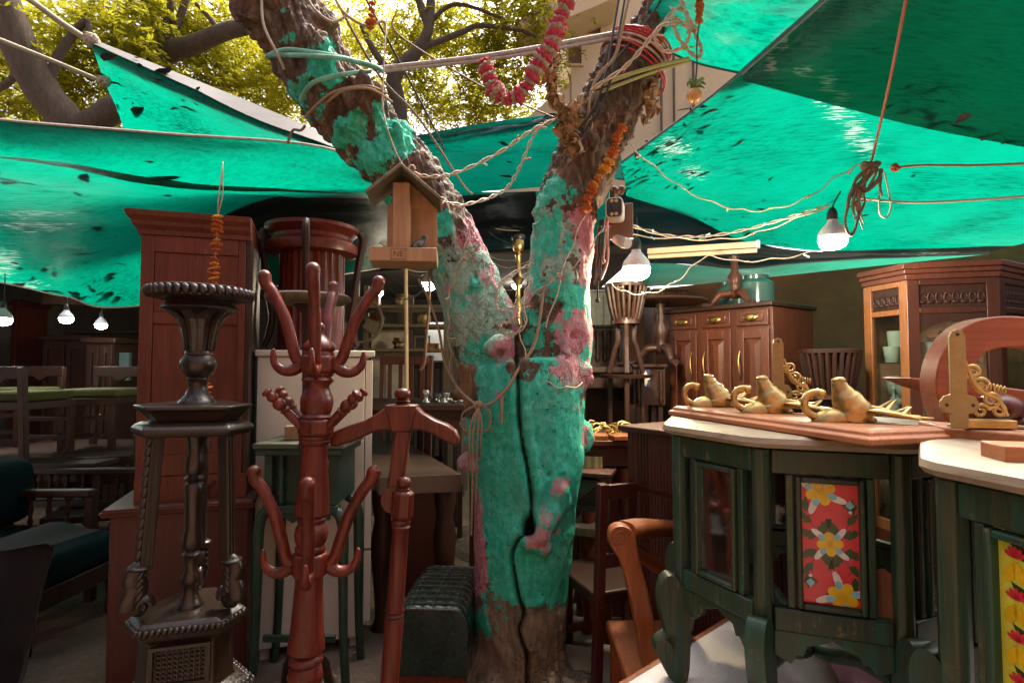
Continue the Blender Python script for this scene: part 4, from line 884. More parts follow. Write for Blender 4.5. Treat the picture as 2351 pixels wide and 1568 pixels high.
    MB().lathe([(28*s, z(1384)), (30*s, z(1376)), (24*s, z(1368)), (17*s, z(1352)), (14*s, z(1335)), (20*s, z(1325)), (21*s, z(1310)), (13*s, z(1298)), (14*s, z(1270)), (20*s, z(1262)), (14*s, z(1256)), (21*s, z(1245)), (22*s, z(1225)), (17*s, z(1205)), (19*s, z(1130)), (22*s, z(1110)), (15*s, z(1102)), (21*s, z(1094)), (15*s, z(1086)), (22*s, z(1075)), (21*s, z(1050)), (16*s, z(1035)), (20*s, z(1010)), (24*s, z(995))], 20).build('centre_column', cm, r, smooth=60)
    # beads and gadroons round the platform and skirt
    def ring(name, rad, cut, zz, nb, rb):
        p_ = tri(rad*s, cut*s); mb = MB(); per = []
        for i in range(6):
            a, c = Vector((*p_[i], zz)), Vector((*p_[(i+1) % 6], zz)); m_ = max(int((c-a).length/nb), 2)
            for k in range(m_): per.append(a.lerp(c, (k+.5)/m_))
        for q in per: mb.ball(q, rb, 8, 6)
        mb.build(name, cm, r, smooth=80)
    ring('bead_moulding', 113, 38, z(1394), 11*s, (6.5*s, 6.5*s, 8*s)); ring('gadroon_skirt', 134, 50, z(1566), 17*s, (9*s, 9*s, 24*s)); ring('edge_beads', 122, 46, z(1545), 12*s, (7*s, 7*s, 6*s))
    # lattice panel on the wide face
    p_ = tri(96*s, 33*s); a, c = Vector((*p_[1], 0)), Vector((*p_[2], 0)); mid = (a+c)/2; nx = (c-a).normalized(); ny = Vector((nx.y, -nx.x, 0))
    m_ = Matrix((nx, -ny, Vector((0, 0, 1)))).transposed()
    pl = MB()
    def pb(x0, x1, y0, y1, t0, t1): pl.box(mid + m_ @ Vector(((x0+x1)/2*s, -(t0+t1)/2*s, 0)) + Vector((0, 0, z((y0+y1)/2))), (abs(x1-x0)*s, abs(t1-t0)*s, abs(y1-y0)*s), m_)
    for (x0, x1, y0, y1) in ((-58, -50, 1428, 1512), (50, 58, 1428, 1512), (-50, 50, 1428, 1435), (-50, 50, 1505, 1512)): pb(x0, x1, y0, y1, 0, 7)
    for i in range(7):
        for j in range(9): pl.ball(mid + m_ @ Vector(((-42+j*10.5)*s, -2*s, 0))+Vector((0, 0, z(1441+i*9.5))), (4.6*s, 3*s, 3.8*s), 6, 4)
    pl.build('lattice_panel', cm, r, smooth=50)
pedestal()
# ================================================================ wardrobe on its lower chest
def panel(mb, u0, u1, z0, z1, y, t): mb.b2((u0, y, z0), (u1, y+t, z1))
def wardrobe():
    L, Rr = P(245, 1170, 2.42), P(578, 1148, 2.60)
    lo, W = framed('low_chest', 'plain dark red brown chest carrying the tall narrow wardrobe', 'chest', L, Rr)
    zt = F(lo, 400, 1158)[1]
    MB().b2((0.012, 0.0, 0.02), (W-.012, .55, zt-.036)).build('carcass', M['wardrobe_low'], lo, bevel=0.004)
    MB().b2((-.012, -.022, zt-.034), (W+.01, .57, zt)).build('top_board', M['wardrobe_low'], lo, bevel=0.004)
    for i in range(3): MB().b2((-.014-.002*i, -.026-.003*i, zt-.03+.009*i), (W+.012, -.0225, zt-.026+.009*i)).build('moulding', M['wardrobe'], lo)
    # the upper cabinet sits 5 cm further back
    r = thing('wardrobe', 'tall narrow reddish wardrobe with cornice and sunk panels at left', 'wardrobe', tuple(wmat(lo) @ Vector((0, .05, zt+.001))), lo.rotation_euler.z)
    u0, u1 = F(r, 312, 1000)[0], F(r, 568, 1000)[0]; z1 = F(r, 440, 545)[1]; m_ = M['wardrobe']
    MB().b2((u0+.02, .022, 0), (u1-.02, .46, z1)).build('carcass', m_, r)
    MB().b2((u1-.018, .0, 0), (u1, .46, z1)).build('side_panel', M['dark'], r)
    MB().b2((u0, .0, 0), (u0+.018, .46, z1)).build('side_panel', m_, r)
    w = .052
    zb = .115; zr = F(r, 440, 735)[1]
    for (a, c, b0, b1, nm) in ((u0, u0+w, 0, z1, 'stile'), (u1-w, u1-.02, 0, z1, 'stile'), (u0+w, u1-w, z1-.075, z1, 'rail'), (u0+w, u1-w, zr-.02, zr+.03, 'rail'), (u0+w, u1-w, zb, zb+.09, 'rail')):
        MB().b2((a, -.002, b0), (c, .021, b1)).build(nm, m_, r, bevel=0.003)
    for (b0, b1) in ((zb+.09, zr-.02), (zr+.03, z1-.075)):
        MB().b2((u0+w+.001, .008, b0+.001), (u1-w-.001, .021, b1-.001)).build('sunk_panel', m_, r)
    uf = (u1-u0)
    MB().prism([(u0, 0), (u0+uf*.62, 0), (u0+uf*.64, .06), (u0+uf*.70, .085), (u0+uf*.80, .085), (u0+uf*.84, .06), (u0+uf*.86, 0), (u1, 0), (u1, zb-.002), (u0, zb-.002)], -.008, .02).build('plinth', m_, r, smooth=20)
    cn = MB(); prof = [(0, 0), (.012, .0), (.014, .02), (.03, .04), (.034, .055), (.05, .075), (.055, .095), (0, .095)]
    n = len(prof)
    vs = []; fs = []
    for (x, y) in ((u0, .46), (u0, 0), (u1, 0), (u1, .46)):
        sx, sy = (-1 if x == u0 else 0), (-1 if y == 0 else 0)
        for (e, h) in prof: vs.append((x+sx*e, y+sy*e, z1+h))
    for k in range(3):
        for i in range(n): fs.append((k*n+i, k*n+(i+1) % n, (k+1)*n+(i+1) % n, (k+1)*n+i))
    cn.add(vs, fs).build('cornice', m_, r, smooth=20)
    MB().b2((u0-.05, -.05, z1+.088), (u1+.002, .46, z1+.1)).build('cornice_top', m_, r)
wardrobe()
# ================================================================ cream cabinet and what stands round it
def white_cabinet():
    L, Rr = P(588, 1000, 2.80), P(836, 1000, 2.95)
    r, W = framed('cream_cabinet', 'tall cream painted cabinet seen from its plain side', 'cabinet', L, Rr)
    zt = F(r, 700, 806)[1]; zb = F(r, 700, 1478)[1]; dp = .52; m_ = M['white']
    MB().b2((0, 0, zb), (W, dp, zt-.03)).build('side', m_, r, bevel=0.003)
    MB().b2((-.012, -.014, zt-.028), (W+.05, dp, zt+.004)).build('top', m_, r, bevel=0.006)
    for (a, b0) in ((zb+.02, 1275), (None, None)):
        if a is None: break
        zz = F(r, 700, b0)[1]
        MB().b2((W+.004, .004, zz+.006), (W+.04, dp, zt-.045)).build('door', m_, r, bevel=0.003)
        MB().b2((W+.004, .004, a+.05), (W+.04, dp, zz-.006)).build('drawer_front', m_, r, bevel=0.003)
    for (u, y) in ((.03, .03), (W-.06, .03), (.03, dp-.08), (W-.06, dp-.08)): MB().b2((u, y, 0.0), (u+.045, y+.05, zb)).build('foot', m_, r)
    return zt+.004
ztop = white_cabinet()
def fluted():
    D = 3.10; s = D/FPX; b = P(716, 700, D)
    r = thing('fluted_pedestal', 'fluted round mahogany pedestal standing on the cream cabinet', 'pedestal', (b.x, D, ztop+.001)); z0 = ztop
    z = lambda y: P(716, y, D).z - z0
    MB().lathe([(72*s, .0), (72*s, .02), (66*s, .03), (66*s, z(590)), (70*s, z(588))], 96, lobes=26, amp=.10).build('fluted_drum', M['mahog'], r, smooth=60)
    MB().lathe([(88*s, z(590)), (100*s, z(586)), (102*s, z(578)), (101*s, z(566)), (92*s, z(560)), (88*s, z(556)), (88*s, z(548)), (98*s, z(540)), (104*s, z(534)), (104*s, z(526)), (80*s, z(522))], 64).build('cap', M['mahog'], r, smooth=40)
    for k in range(4):
        a = R(12+90*k); d = Vector((math.cos(a), math.sin(a), 0))
        MB().tube(cr([tuple(d*(x*s)+Vector((0, 0, z(y)))) for x, y in ((104, 532), (112, 552), (104, 600), (92, 690), (86, 730), (92, 770), (102, 796))], 5), [8*s, 9*s, 8*s, 7*s, 8*s, 6*s], 8).build('curved_rib', M['dark'], r)
fluted()
def disc_stand():
    D = 2.40; s = D/FPX; b = P(708, 680, D); z = lambda y: P(708, y, D).z
    r = thing('plant_stand', 'thin round topped plant stand right behind the coat stand', 'stand', (b.x, D, 0))
    MB().lathe([(60*s, z(700)), (84*s, z(697)), (94*s, z(690)), (95*s, z(682)), (88*s, z(678)), (.1*s, z(677))], 40).build('top', M['oldw'], r, smooth=50)
    MB().lathe([(14*s, 0.02), (12*s, .5), (16*s, .6), (11*s, .7), (12*s, 1.0), (18*s, 1.2), (10*s, 1.35), (14*s, z(720)), (34*s, z(700))], 14).build('stem', M['dark'], r, smooth=60)
    for k in range(3):
        d = Vector((math.cos(R(30+120*k)), math.sin(R(30+120*k)), 0)); MB().tube([d*.02+Vector((0, 0, .3)), d*.09+Vector((0, 0, .2)), d*.13+Vector((0, 0, .015))], [.02, .02, .015], 8).build('leg', M['dark'], r)
disc_stand()
def green_stand():
    L, Rr = P(606, 1100, 2.56), P(772, 1100, 2.56)
    r, W = framed('green_stand', 'dark green painted stand with little turned spindles and curved legs', 'stand', L, Rr)
    z = lambda y: F(r, 690, y)[1]; dp = .30; gm = M['greend']
    MB().b2((-.03, -.025, z(1044)), (W+.03, dp, z(1030))).build('top_moulding', gm, r, bevel=0.004)
    MB().b2((-.04, -.035, z(1029)), (W+.04, dp+.01, z(1016))).build('top', M['greentop'], r, bevel=0.005)
    MB().b2((0, .04, z(1160)), (W, dp, z(1044)-.001)).build('back_board', gm, r)
    for u in (0, W-.035): MB().b2((u, 0, z(1160)), (u+.035, .039, z(1045))).build('post', gm, r, bevel=0.003)
    MB().b2((-.006, -.006, z(1178)), (W+.006, .05, z(1161))).build('rail', gm, r, bevel=0.003)
    for u in (W*.22, W*.78):
        h = z(1046)-z(1160); MB().lathe([(.008, 0), (.014, .01), (.008, .03), (.016, h*.25), (.008, h*.33), (.014, h*.4), (.008, h*.46), (.012, h*.7), (.007, h*.78), (.014, h*.86), (.008, h*.92), (.012, h)], 12, (u, .018, z(1160))).build('spindle', gm, r, smooth=60)
    MB().prism([(.03, z(1179)), (W-.03, z(1179)), (W-.03, z(1195)), (W*.7, z(1190)), (W*.6, z(1202)), (W*.5, z(1192)), (W*.4, z(1202)), (W*.3, z(1190)), (.03, z(1195))], .005, .022).build('scalloped_apron', gm, r, smooth=0)
    for sg, u0 in ((-1, 0.0), (1, W)):
        for y in (0.02, dp-.03):
            pts = cr([(u0-sg*.03, y, z(1170)), (u0+sg*.012, y, z(1186)), (u0+sg*.028, y, z(1225)), (u0+sg*.03, y, z(1330)), (u0+sg*.036, y, z(1480)), (u0+sg*.05, y, 0.005)], 6)
            MB().tube(pts, [.022, .026, .024, .02, .02], 8).build('leg', gm, r, smooth=50)
    MB().b2((0.0, .012, z(1478)), (W, .03, z(1462))).build('stretcher', gm, r, bevel=0.003)
    a = F(r, 640, 1024); c = F(r, 700, 1024); zt = z(1016)
    bl = MB().b2((0, 0, 0), (c[0]-a[0], .07, .065)); o = bl.build('wood_block', M['ply'], None, bevel=0.004, origin=(0, 0, 0)); o.location = wmat(r) @ Vector((a[0], .06, zt+.001)); o.rotation_euler = (0, 0, R(12))
    tag(o, 'small plain wooden block lying on the green stand', 'block')
green_stand()
def slab_table():
    zt = .875; A = PZ(869, 1095, zt); B2 = PZ(1060, 1088, zt); C2 = PZ(928, 1012, zt); D2 = PZ(820, 1012, zt)
    r = thing('slab_table', 'heavy dark table with a thick shiny top beside the cream cabinet', 'table', (A.x, A.y, 0))
    o = Vector((A.x, A.y, 0)); pl = [tuple((v-o)[:2]) for v in (A, B2, C2, D2)]
    MB().slab(pl, zt-.095, zt).build('top', M['slabw'], r, smooth=20, bevel=0.004)
    ce = sum((Vector(p) for p in pl), Vector((0, 0)))/4
    for k, p_ in enumerate(pl):
        q = Vector(p_)*.78+ce*.22
        MB().lathe([(.05, 0), (.06, .04), (.035, .1), (.05, .3), (.065, .5), (.045, .62), (.06, .7), (.06, zt-.096)], 14, (q.x, q.y, 0)).build('leg', M['dark'], r, smooth=60)
    MB().b2((.06, .25, .16), (.30, .30, zt-.1)).build('apron_panel', M['wardrobe_low'], r, bevel=0.01)
M['slabw'] = m_wood('polished_slab', (0.055, 0.026, 0.018), (0.10, 0.045, 0.03), 0.30, axis=1, coat=0.6, dust=0.5)
slab_table()
def ottoman():
    D = 2.42; L, Rr = P(908, 1400, D), P(1071, 1400, D-.02)
    r, W = framed('leather_stool', 'dark green quilted leather stool beside the tree base', 'stool', L, Rr)
    zt = F(r, 985, 1398)[1]; zb = F(r, 985, 1552)[1]; dp = .52; rc = .055
    def sec(t):     # rounded top profile, t 0..1 from left bottom over the top to right bottom
        h = zt-zb; Ls = [h-rc, math.pi/2*rc, W-2*rc, math.pi/2*rc, h-rc]; x = t*sum(Ls)
        if x < Ls[0]: return (0, zb+x)
        x -= Ls[0]
        if x < Ls[1]: a = x/rc; return (rc-rc*math.cos(a), zt-rc+rc*math.sin(a))
        x -= Ls[1]
        if x < Ls[2]: return (rc+x, zt)
        x -= Ls[2]
        if x < Ls[3]: a = x/rc; return (W-rc+rc*math.sin(a), zt-rc+rc*math.cos(a))
        x -= Ls[3]; return (W, zt-rc-x)
    nu, nv = 91, 61; up = MB()
    def fn(u, v):
        x, z_ = sec(u); cx, cz = W/2, zt-.14
        f = 0.0
        q = (u-.26)/.48
        if 0 <= q <= 1:
            gu, gv = q*8, v*10; du_, dv_ = abs(gu-round(gu)), abs(gv-round(gv))
            f = .0055*(math.sin(math.pi*min(1, du_*2)/2)*math.sin(math.pi*min(1, dv_*2)/2))**.5-.003
        e = min(v, 1-v); f -= .02*max(0, 1-e/.05)**2
        n = Vector((x-cx, 0, z_-cz)); n.normalize()
        return (x+n.x*f, v*dp, z_+n.z*f+.02*math.sin(math.pi*v)*(1 if z_ > zt-.03 else 0))
    up.grid(fn, nu, nv).build('quilted_cover', M['leather'], r, smooth=180)
    for j in range(1, 8):
        q = .26+.48*j/8; MB().tube([Vector(fn(q, k/40))+Vector((0, 0, .0015)) for k in range(1, 40)], .0009, 4).build('stitching', M['rope'], r)
    for j in range(1, 10): MB().tube([Vector(fn(.26+.48*k/40, j/10))+Vector((0, 0, .0015)) for k in range(41)], .0009, 4).build('stitching', M['rope'], r)
    n = 40; poly = [sec(i/(n-1)) for i in range(n)]
    for y, nm in ((-.004, 'front_panel'), (dp-.012, 'back_panel')): MB().prism(poly, y, y+.016).build(nm, M['leather'], r, smooth=30, bevel=0.004)
    MB().tube([Vector((x, -.002, z_)) for x, z_ in poly], .006, 8).build('piping', M['leather'], r)
    for (u, y) in ((.03, .03), (W-.03, .03), (.03, dp-.04), (W-.03, dp-.04)):
        sx = -1 if u < W/2 else 1
        MB().bar((u+sx*.01, y, 0), (u, y, zb), .05, .045).build('leg', M['wardrobe'], r, bevel=0.004)
    MB().b2((.01, .0, zb-.03), (W-.01, dp, zb-.001)).build('seat_frame', M['wardrobe'], r)
ottoman()
# ================================================================ left dark lounge
def daybed():
    r = thing('daybed', 'dark wooden daybed with deep teal seat cushion at lower left', 'daybed', (-2.75, 3.2, 0), R(-3))
    def cushion(name, c, sz, rnd=.05):
        MB().box(c, sz).build(name, M['tealcloth'], r, bevel=rnd, seg=5, smooth=60)
    cushion('seat_cushion', (-.15, -.05, .40), (1.15, .66, .15)); cushion('bolster', (-.42, .2, .68), (.3, .5, .4), .1)
    MB().box((-.15, -.05, .27), (1.12, .64, .10)).build('seat_frame', M['dark'], r, bevel=.005)
    for x in (-.68, .38):
        for y in (-.33, .22): MB().lathe([(.02, 0), (.03, .05), (.022, .12), (.035, .22), (.035, .3)], 12, (x, y, 0)).build('leg', M['dark'], r)
    for (y, z0) in ((.34, .66), (.75, .72)):
        rail = MB().bar((-.75, y, z0), (.18, y-.02, z0+.015), .07, .045).build('arm_rail', M['dark'], r, bevel=.012, seg=3)
        for i in range(7): MB().lathe([(.008, 0), (.016, .03), (.009, .06), (.018, .10), (.009, .14), (.014, .18)], 10, (-.6+.12*i, y, z0-.2)).build('spindle', M['dark'], r, smooth=60)
        MB().bar((-.75, y, z0-.22), (.16, y, z0-.21), .05, .04).build('lower_rail', M['dark'], r, bevel=.005)
        MB().bar((.16, y, .02), (.15, y, z0), .05, .05).build('arm_post', M['dark'], r, bevel=.005)
    MB().b2((.07, .355, .2), (.1, .5, .3)).build('bracket', M['dark'], r)
daybed()
def black_cloth():
    mb = MB(); A = P(-60, 1262, 2.6); W = P(105, 1262, 2.6).x - A.x
    def fn(u, v):
        x = A.x+u*W*(1+.12*v); z_ = A.z*(1-v)+.02*v
        n = float(fbm(np.array([[x*9, v*2.2, 1.0]]), 4)[0])-.5
        return (x, 2.6-.08*v+n*.10+.05*math.sin(u*9+v*2), z_+ .01)
    mb.grid(fn, 36, 30)
    mb.grid(lambda u, v: (A.x+u*W, 2.6+.35*v+.05*math.sin(u*9)*(1-v), A.z+.012+.02*math.sin(u*5)*v), 24, 8)
    o = mb.build('draped_cloth', M['blackcloth'], smooth=180); tag(o, 'black cloth hanging in folds at the lower left corner', 'cloth')
black_cloth()
def lime_chair(x, y, rz, label, z0=.78):
    r = thing('dining_chair', label, 'chair', (x, y, z0), rz, 'chairs put up on the table at left')
    w, d = .42, .42; m_ = M['dark']
    MB().box((0, 0, .45), (w, d, .07)).build('seat_cushion', M['lime'], r, bevel=.025, seg=4, smooth=60)
    MB().box((0, 0, .385), (w+.01, d+.01, .055)).build('seat_frame', m_, r, bevel=.004)
    for sx in (-1, 1):
        MB().bar((sx*(w/2-.02), -d/2+.02, 0), (sx*(w/2-.02), -d/2+.02, .36), .045, .045).build('leg', m_, r, bevel=.004)
        MB().bar((sx*(w/2-.02), d/2-.02, 0), (sx*(w/2-.02), d/2+.02, .66), .045, .045).build('leg', m_, r, bevel=.004)
    MB().prism([(-w/2, .58), (-w*.15, .575), (-w*.05, .54), (w*.05, .54), (w*.15, .575), (w/2, .58), (w/2, .665), (-w/2, .665)], d/2-.01, d/2+.02).build('top_rail', m_, r, bevel=.004, smooth=20)
    for zz in (.12, .26): MB().box((0, -d/2+.02, zz), (w-.05, .02, .03)).build('stretcher', m_, r)
    return r
M['lime2'] = M['lime']
lime_chair(-3.62, 4.25, R(176), 'red brown chair with lime seat, its back towards the shop, nearest on the table')
lime_chair(-3.40, 4.75, R(4), 'pale backed chair with lime seat, second on the left table')
lime_chair(-4.28, 4.95, R(-4), 'chair with worn top rail half cut off by the left edge')
def dark_table(x, y, w, d, z_, label, rz=0):
    r = thing('dark_table', label, 'table', (x, y, 0), rz)
    MB().box((0, 0, z_-.02), (w, d, .04)).build('top', M['darkx'], r, bevel=.006)
    MB().box((0, 0, z_-.09), (w-.12, d-.12, .1)).build('apron', M['darkx'], r)
    for sx in (-1, 1):
        for sy in (-1, 1): MB().box((sx*(w/2-.06), sy*(d/2-.06), (z_-.041)/2), (.07, .07, z_-.041)).build('leg', M['dark'], r, bevel=.004)
    return r
dark_table(-3.75, 4.6, 1.75, 1.3, .78, 'dark dining table carrying the lime seated chairs at left')
def dark_chair(x, y, rz, label, mat='dark', seat='dark', h=.98, slats=4, group='dark chairs standing in the shop'):
    r = thing('dark_chair', label, 'chair', (x, y, 0), rz, group); w, d = .42, .42; m_ = M[mat]
    MB().box((0, 0, .45), (w, d, .05)).build('seat', M[seat], r, bevel=.01)
    for sx in (-1, 1):
        MB().bar((sx*(w/2-.02), -d/2+.02, 0), (sx*(w/2-.02), -d/2+.02, .42), .04, .04).build('leg', m_, r, bevel=.004)
        MB().bar((sx*(w/2-.02), d/2-.02, 0), (sx*(w/2-.02), d/2+.05, h), .04, .04).build('leg', m_, r, bevel=.004)
    for zz in (h-.04, .62): MB().box((0, d/2+.03, zz), (w-.05, .025, .06)).build('back_rail', m_, r, bevel=.004)
    for i in range(slats): MB().bar((-w/2+.08+(w-.16)*i/(slats-1), d/2+.02, .65), (-w/2+.08+(w-.16)*i/(slats-1), d/2+.04, h-.07), .03, .014).build('back_slat', m_, r)
    for zz in (.15,): MB().box((0, -d/2+.02, zz), (w-.05, .025, .03)).build('stretcher', m_, r)
    return r
dark_chair(-2.28, 4.05, R(70), 'black wooden chair close to the left of the wardrobe', 'dark', 'dark')
dark_chair(-2.55, 5.0, R(120), 'black chair with pale seat beyond the one beside the wardrobe', 'dark', 'bone')
dark_chair(-2.9, 3.95, R(20), 'low black chair behind the daybed', 'dark', 'dark', .8)
dark_table(-2.95, 5.5, 1.2, .8, .62, 'low black glass topped table in the dark behind the daybed')
# ================================================================ bench table with cloth and the octagonal green tables
ZT = .617
def cloth_table():
    c = Vector((.08, 1.38)); e1 = Vector((.743, .669)); e2 = Vector((.669, -.743))
    r = thing('low_table', 'low orange wood table under the green octagonal tables', 'table', (c.x, c.y, 0), math.atan2(e2.y, e2.x))
    MB().b2((0, 0, ZT-.05), (1.55, 1.05, ZT-.012)).build('top', M['orange'], r, bevel=.006)
    for (x, y) in ((.05, .05), (1.44, .05), (.05, .94), (1.44, .94)): MB().b2((x, y, 0), (x+.06, y+.06, ZT-.051)).build('leg', M['orange'], r, bevel=.004)
    for y in (.06, .97): MB().b2((.12, y, ZT-.13), (1.43, y+.03, ZT-.052)).build('apron', M['orange'], r)
    mb = MB()
    def fn(u, v):
        x, y = .025+u*1.5, .02+v*1.0
        h = float(fbm(np.array([[x*5, y*5, 2.0]]), 3)[0])*.012+float(fbm(np.array([[x*26, y*26, 6.0]]), 2)[0])*.003
        return (x, y+ .01*math.sin(x*9), ZT-.009+h*(1 if 0 < u < 1 and 0 < v < 1 else 0))
    mb.grid(fn, 70, 50); vs = [tuple(wmat(r) @ Vector(v)) for v in mb.v]; m2 = MB().add(vs, mb.f)
    o = m2.build('quilted_cloth', M['cloth'], smooth=180); tag(o, 'white quilted cloth spread on the low table under the green tables', 'cloth')
    pts = [PZ(1880, 1470, ZT+.02), PZ(2010, 1425, ZT+.02), PZ(2160, 1470, ZT+.02), PZ(2300, 1700, ZT+.02), PZ(1960, 1640, ZT+.02)]
    n = len(pts); cc = sum(pts, Vector())/n; mb = MB(); vs = []; fs = []
    for k in range(7):
        for p in pts: vs.append(cc.lerp(p, k/6)+Vector((0, 0, .012*math.sin(k+p.x*9))))
    for k in range(6):
        for i in range(n): fs.append((k*n+i, k*n+(i+1) % n, (k+1)*n+(i+1) % n, (k+1)*n+i))
    o = mb.add(vs, fs).build('folded_cloth', M['mauve'], smooth=180); tag(o, 'dusky pink cloth under the red tiled green table', 'cloth')
cloth_table()
TILE = {}
for k, c in (('red', (0.60, 0.035, 0.045)), ('leafg', (0.030, 0.055, 0.012)), ('yel', (0.72, 0.45, 0.012)), ('whi', (0.70, 0.66, 0.60)), ('cyan', (0.20, 0.52, 0.56)), ('lime', (0.62, 0.60, 0.05)), ('navy', (0.03, 0.05, 0.10))):
    TILE[k] = m_plain('tile_'+k, c, 0.22, var=0.18, nscale=20, bump=0.05)
def tile_art(parent, W, H, y, ground, alt=False):
    """printed flower tile, W x H, centred on local origin of parent at local y"""
    base = MB().b2((-W/2, y, -H/2), (W/2, y+.006, H/2)).build('tile', TILE[ground], parent)
    L = {k: [] for k in TILE}; dep = {'leafg': .0006, 'navy': .0005, 'whi': .0010, 'cyan': .0013, 'yel': .0016, 'red': .002, 'lime': .002}
    def inside(p): return (max(-W/2+.001, min(W/2-.001, p[0]*W/2)), max(-H/2+.001, min(H/2-.001, p[1]*W/2)))
    def add(col, pts): L[col].append([inside(p) for p in pts])
    def petal(col, cx, cy, ang, ln, wd, tip=.0):
        pts = []
        for i in range(12):
            t = i/11*math.pi*2; x = ln*.5*(1-math.cos(t)); yy = wd*.5*math.sin(t)*(1-.25*math.cos(t)); yy += tip*x
            pts.append((cx+x*math.cos(ang)-yy*math.sin(ang), cy+x*math.sin(ang)+yy*math.cos(ang)))
        add(col, pts)
    def leaf(cx, cy, ang, ln, bend=.5):
        pts = []
        for (x, w_) in ((0, 0), (.15, .22), (.35, .34), (.45, .22), (.6, .30), (.7, .16), (.85, .14), (1, .02)): pts.append((x, w_+bend*x*x*.5))
        for (x, w_) in ((.8, -.06), (.55, -.14), (.3, -.16), (.1, -.08)): pts.append((x, w_+bend*x*x*.5))
        add('leafg', [(cx+ln*(a*math.cos(ang)-b_*math.sin(ang)), cy+ln*(a*math.sin(ang)+b_*math.cos(ang))) for a, b_ in pts])
    def stem(pts, w_=.035):
        q = cr(pts, 6)
        for i in range(len(q)-1):
            (x0, y0), (x1, y1) = q[i], q[i+1]; d = math.hypot(x1-x0, y1-y0)+1e-9; nx, ny = -(y1-y0)/d*w_/2, (x1-x0)/d*w_/2
            add('navy', [(x0+nx, y0+ny), (x1+nx, y1+ny), (x1-nx, y1-ny), (x0-nx, y0-ny)])
    def flower(cx, cy, s_, rot=0):
        for k in range(4):
            a = rot+k*math.pi/2
            petal('whi', cx+.1*s_*math.cos(a+.5), cy+.1*s_*math.sin(a+.5), a+.55, .62*s_, .20*s_, .25)
            petal('cyan', cx, cy, a+math.pi/4, .46*s_, .20*s_)
            petal('yel', cx, cy, a, .42*s_, .30*s_)
        add('whi2' if False else 'red' if False else 'cyan', [(cx+.09*s_*math.cos(t*.6), cy+.09*s_*math.sin(t*.6)) for t in range(11)])
    Hh = H/W
    if not alt:
        flower(0, 0, 1.15, .1); flower(-.3, Hh*.86, 1.35, .4); flower(.4, -Hh*.84, 1.35, 1.1)
        for sx in (1, -1):
            for sy in (1, -1):
                stem([(sx*.15, sy*.2), (sx*.55, sy*.62), (sx*.72, sy*1.0), (sx*.6, sy*1.15)])
                leaf(sx*.3, sy*.32, math.atan2(sy*.7, sx*-.25), .8, .4*sx*sy); leaf(sx*.45, sy*.30, math.atan2(sy*.12, sx), .75, .5*sx*sy)
                leaf(sx*.62, sy*.8, math.atan2(sy*.5, sx*.7), .6, .5*sx*sy); leaf(sx*.85, sy*1.2, math.atan2(sy*.8, -sx*.2), .62, -.4*sx*sy)
        for sg in (1, -1):
            cx, cy = .72*sg, Hh*.60*sg
            for a in (.6, 1.57, 2.5): petal('leafg', cx, cy-.02*sg, a if sg > 0 else -a, .30, .17)
            add('cyan', [(cx-.16, cy+.12*sg), (cx, cy-.02*sg), (cx+.16, cy+.12*sg), (cx, cy+.34*sg)]); petal('whi', cx-.07, cy-.12*sg, 0, .14, .13)
            leaf(-.7*sg, Hh*.75*sg, 1.0*sg, .4, .4); leaf(-.2*sg, -Hh*.95*sg+.1, .6, .5, .5)
    else:
        stem([(0, -Hh), (.15, -Hh*.5), (-.1, 0), (.1, Hh*.5), (-.2, Hh)], .05)
        for k in range(-4, 5):
            y_ = k*Hh*.22; sx = 1 if k % 2 else -1
            leaf(0, y_, math.atan2(.35, sx), .75, .4*sx); petal('yel', .55*sx, y_-.25, -1.57+.4*sx, .6, .3); petal('yel', .55*sx, y_-.2, -1.57-.4*sx, .6, .3)
            for a in range(5): petal('red', .5*sx, y_-.1, 1.57+(a-2)*.55, .34, .13)
    for col, polys in L.items():
        if not polys: continue
        mb = MB()
        for p in polys:
            n = len(p); mb.add([(x, y-dep[col], z_) for x, z_ in p], [tuple(range(n))])
        mb.build('print_'+col if False else {'leafg': 'printed_leaves', 'yel': 'yellow_petals', 'whi': 'white_petals', 'cyan': 'blue_petals', 'red': 'red_petals', 'navy': 'printed_stems', 'lime': 'lime_ground'}[col], TILE[col], base, smooth=0, fix=False)['kind'] = 'stuff'
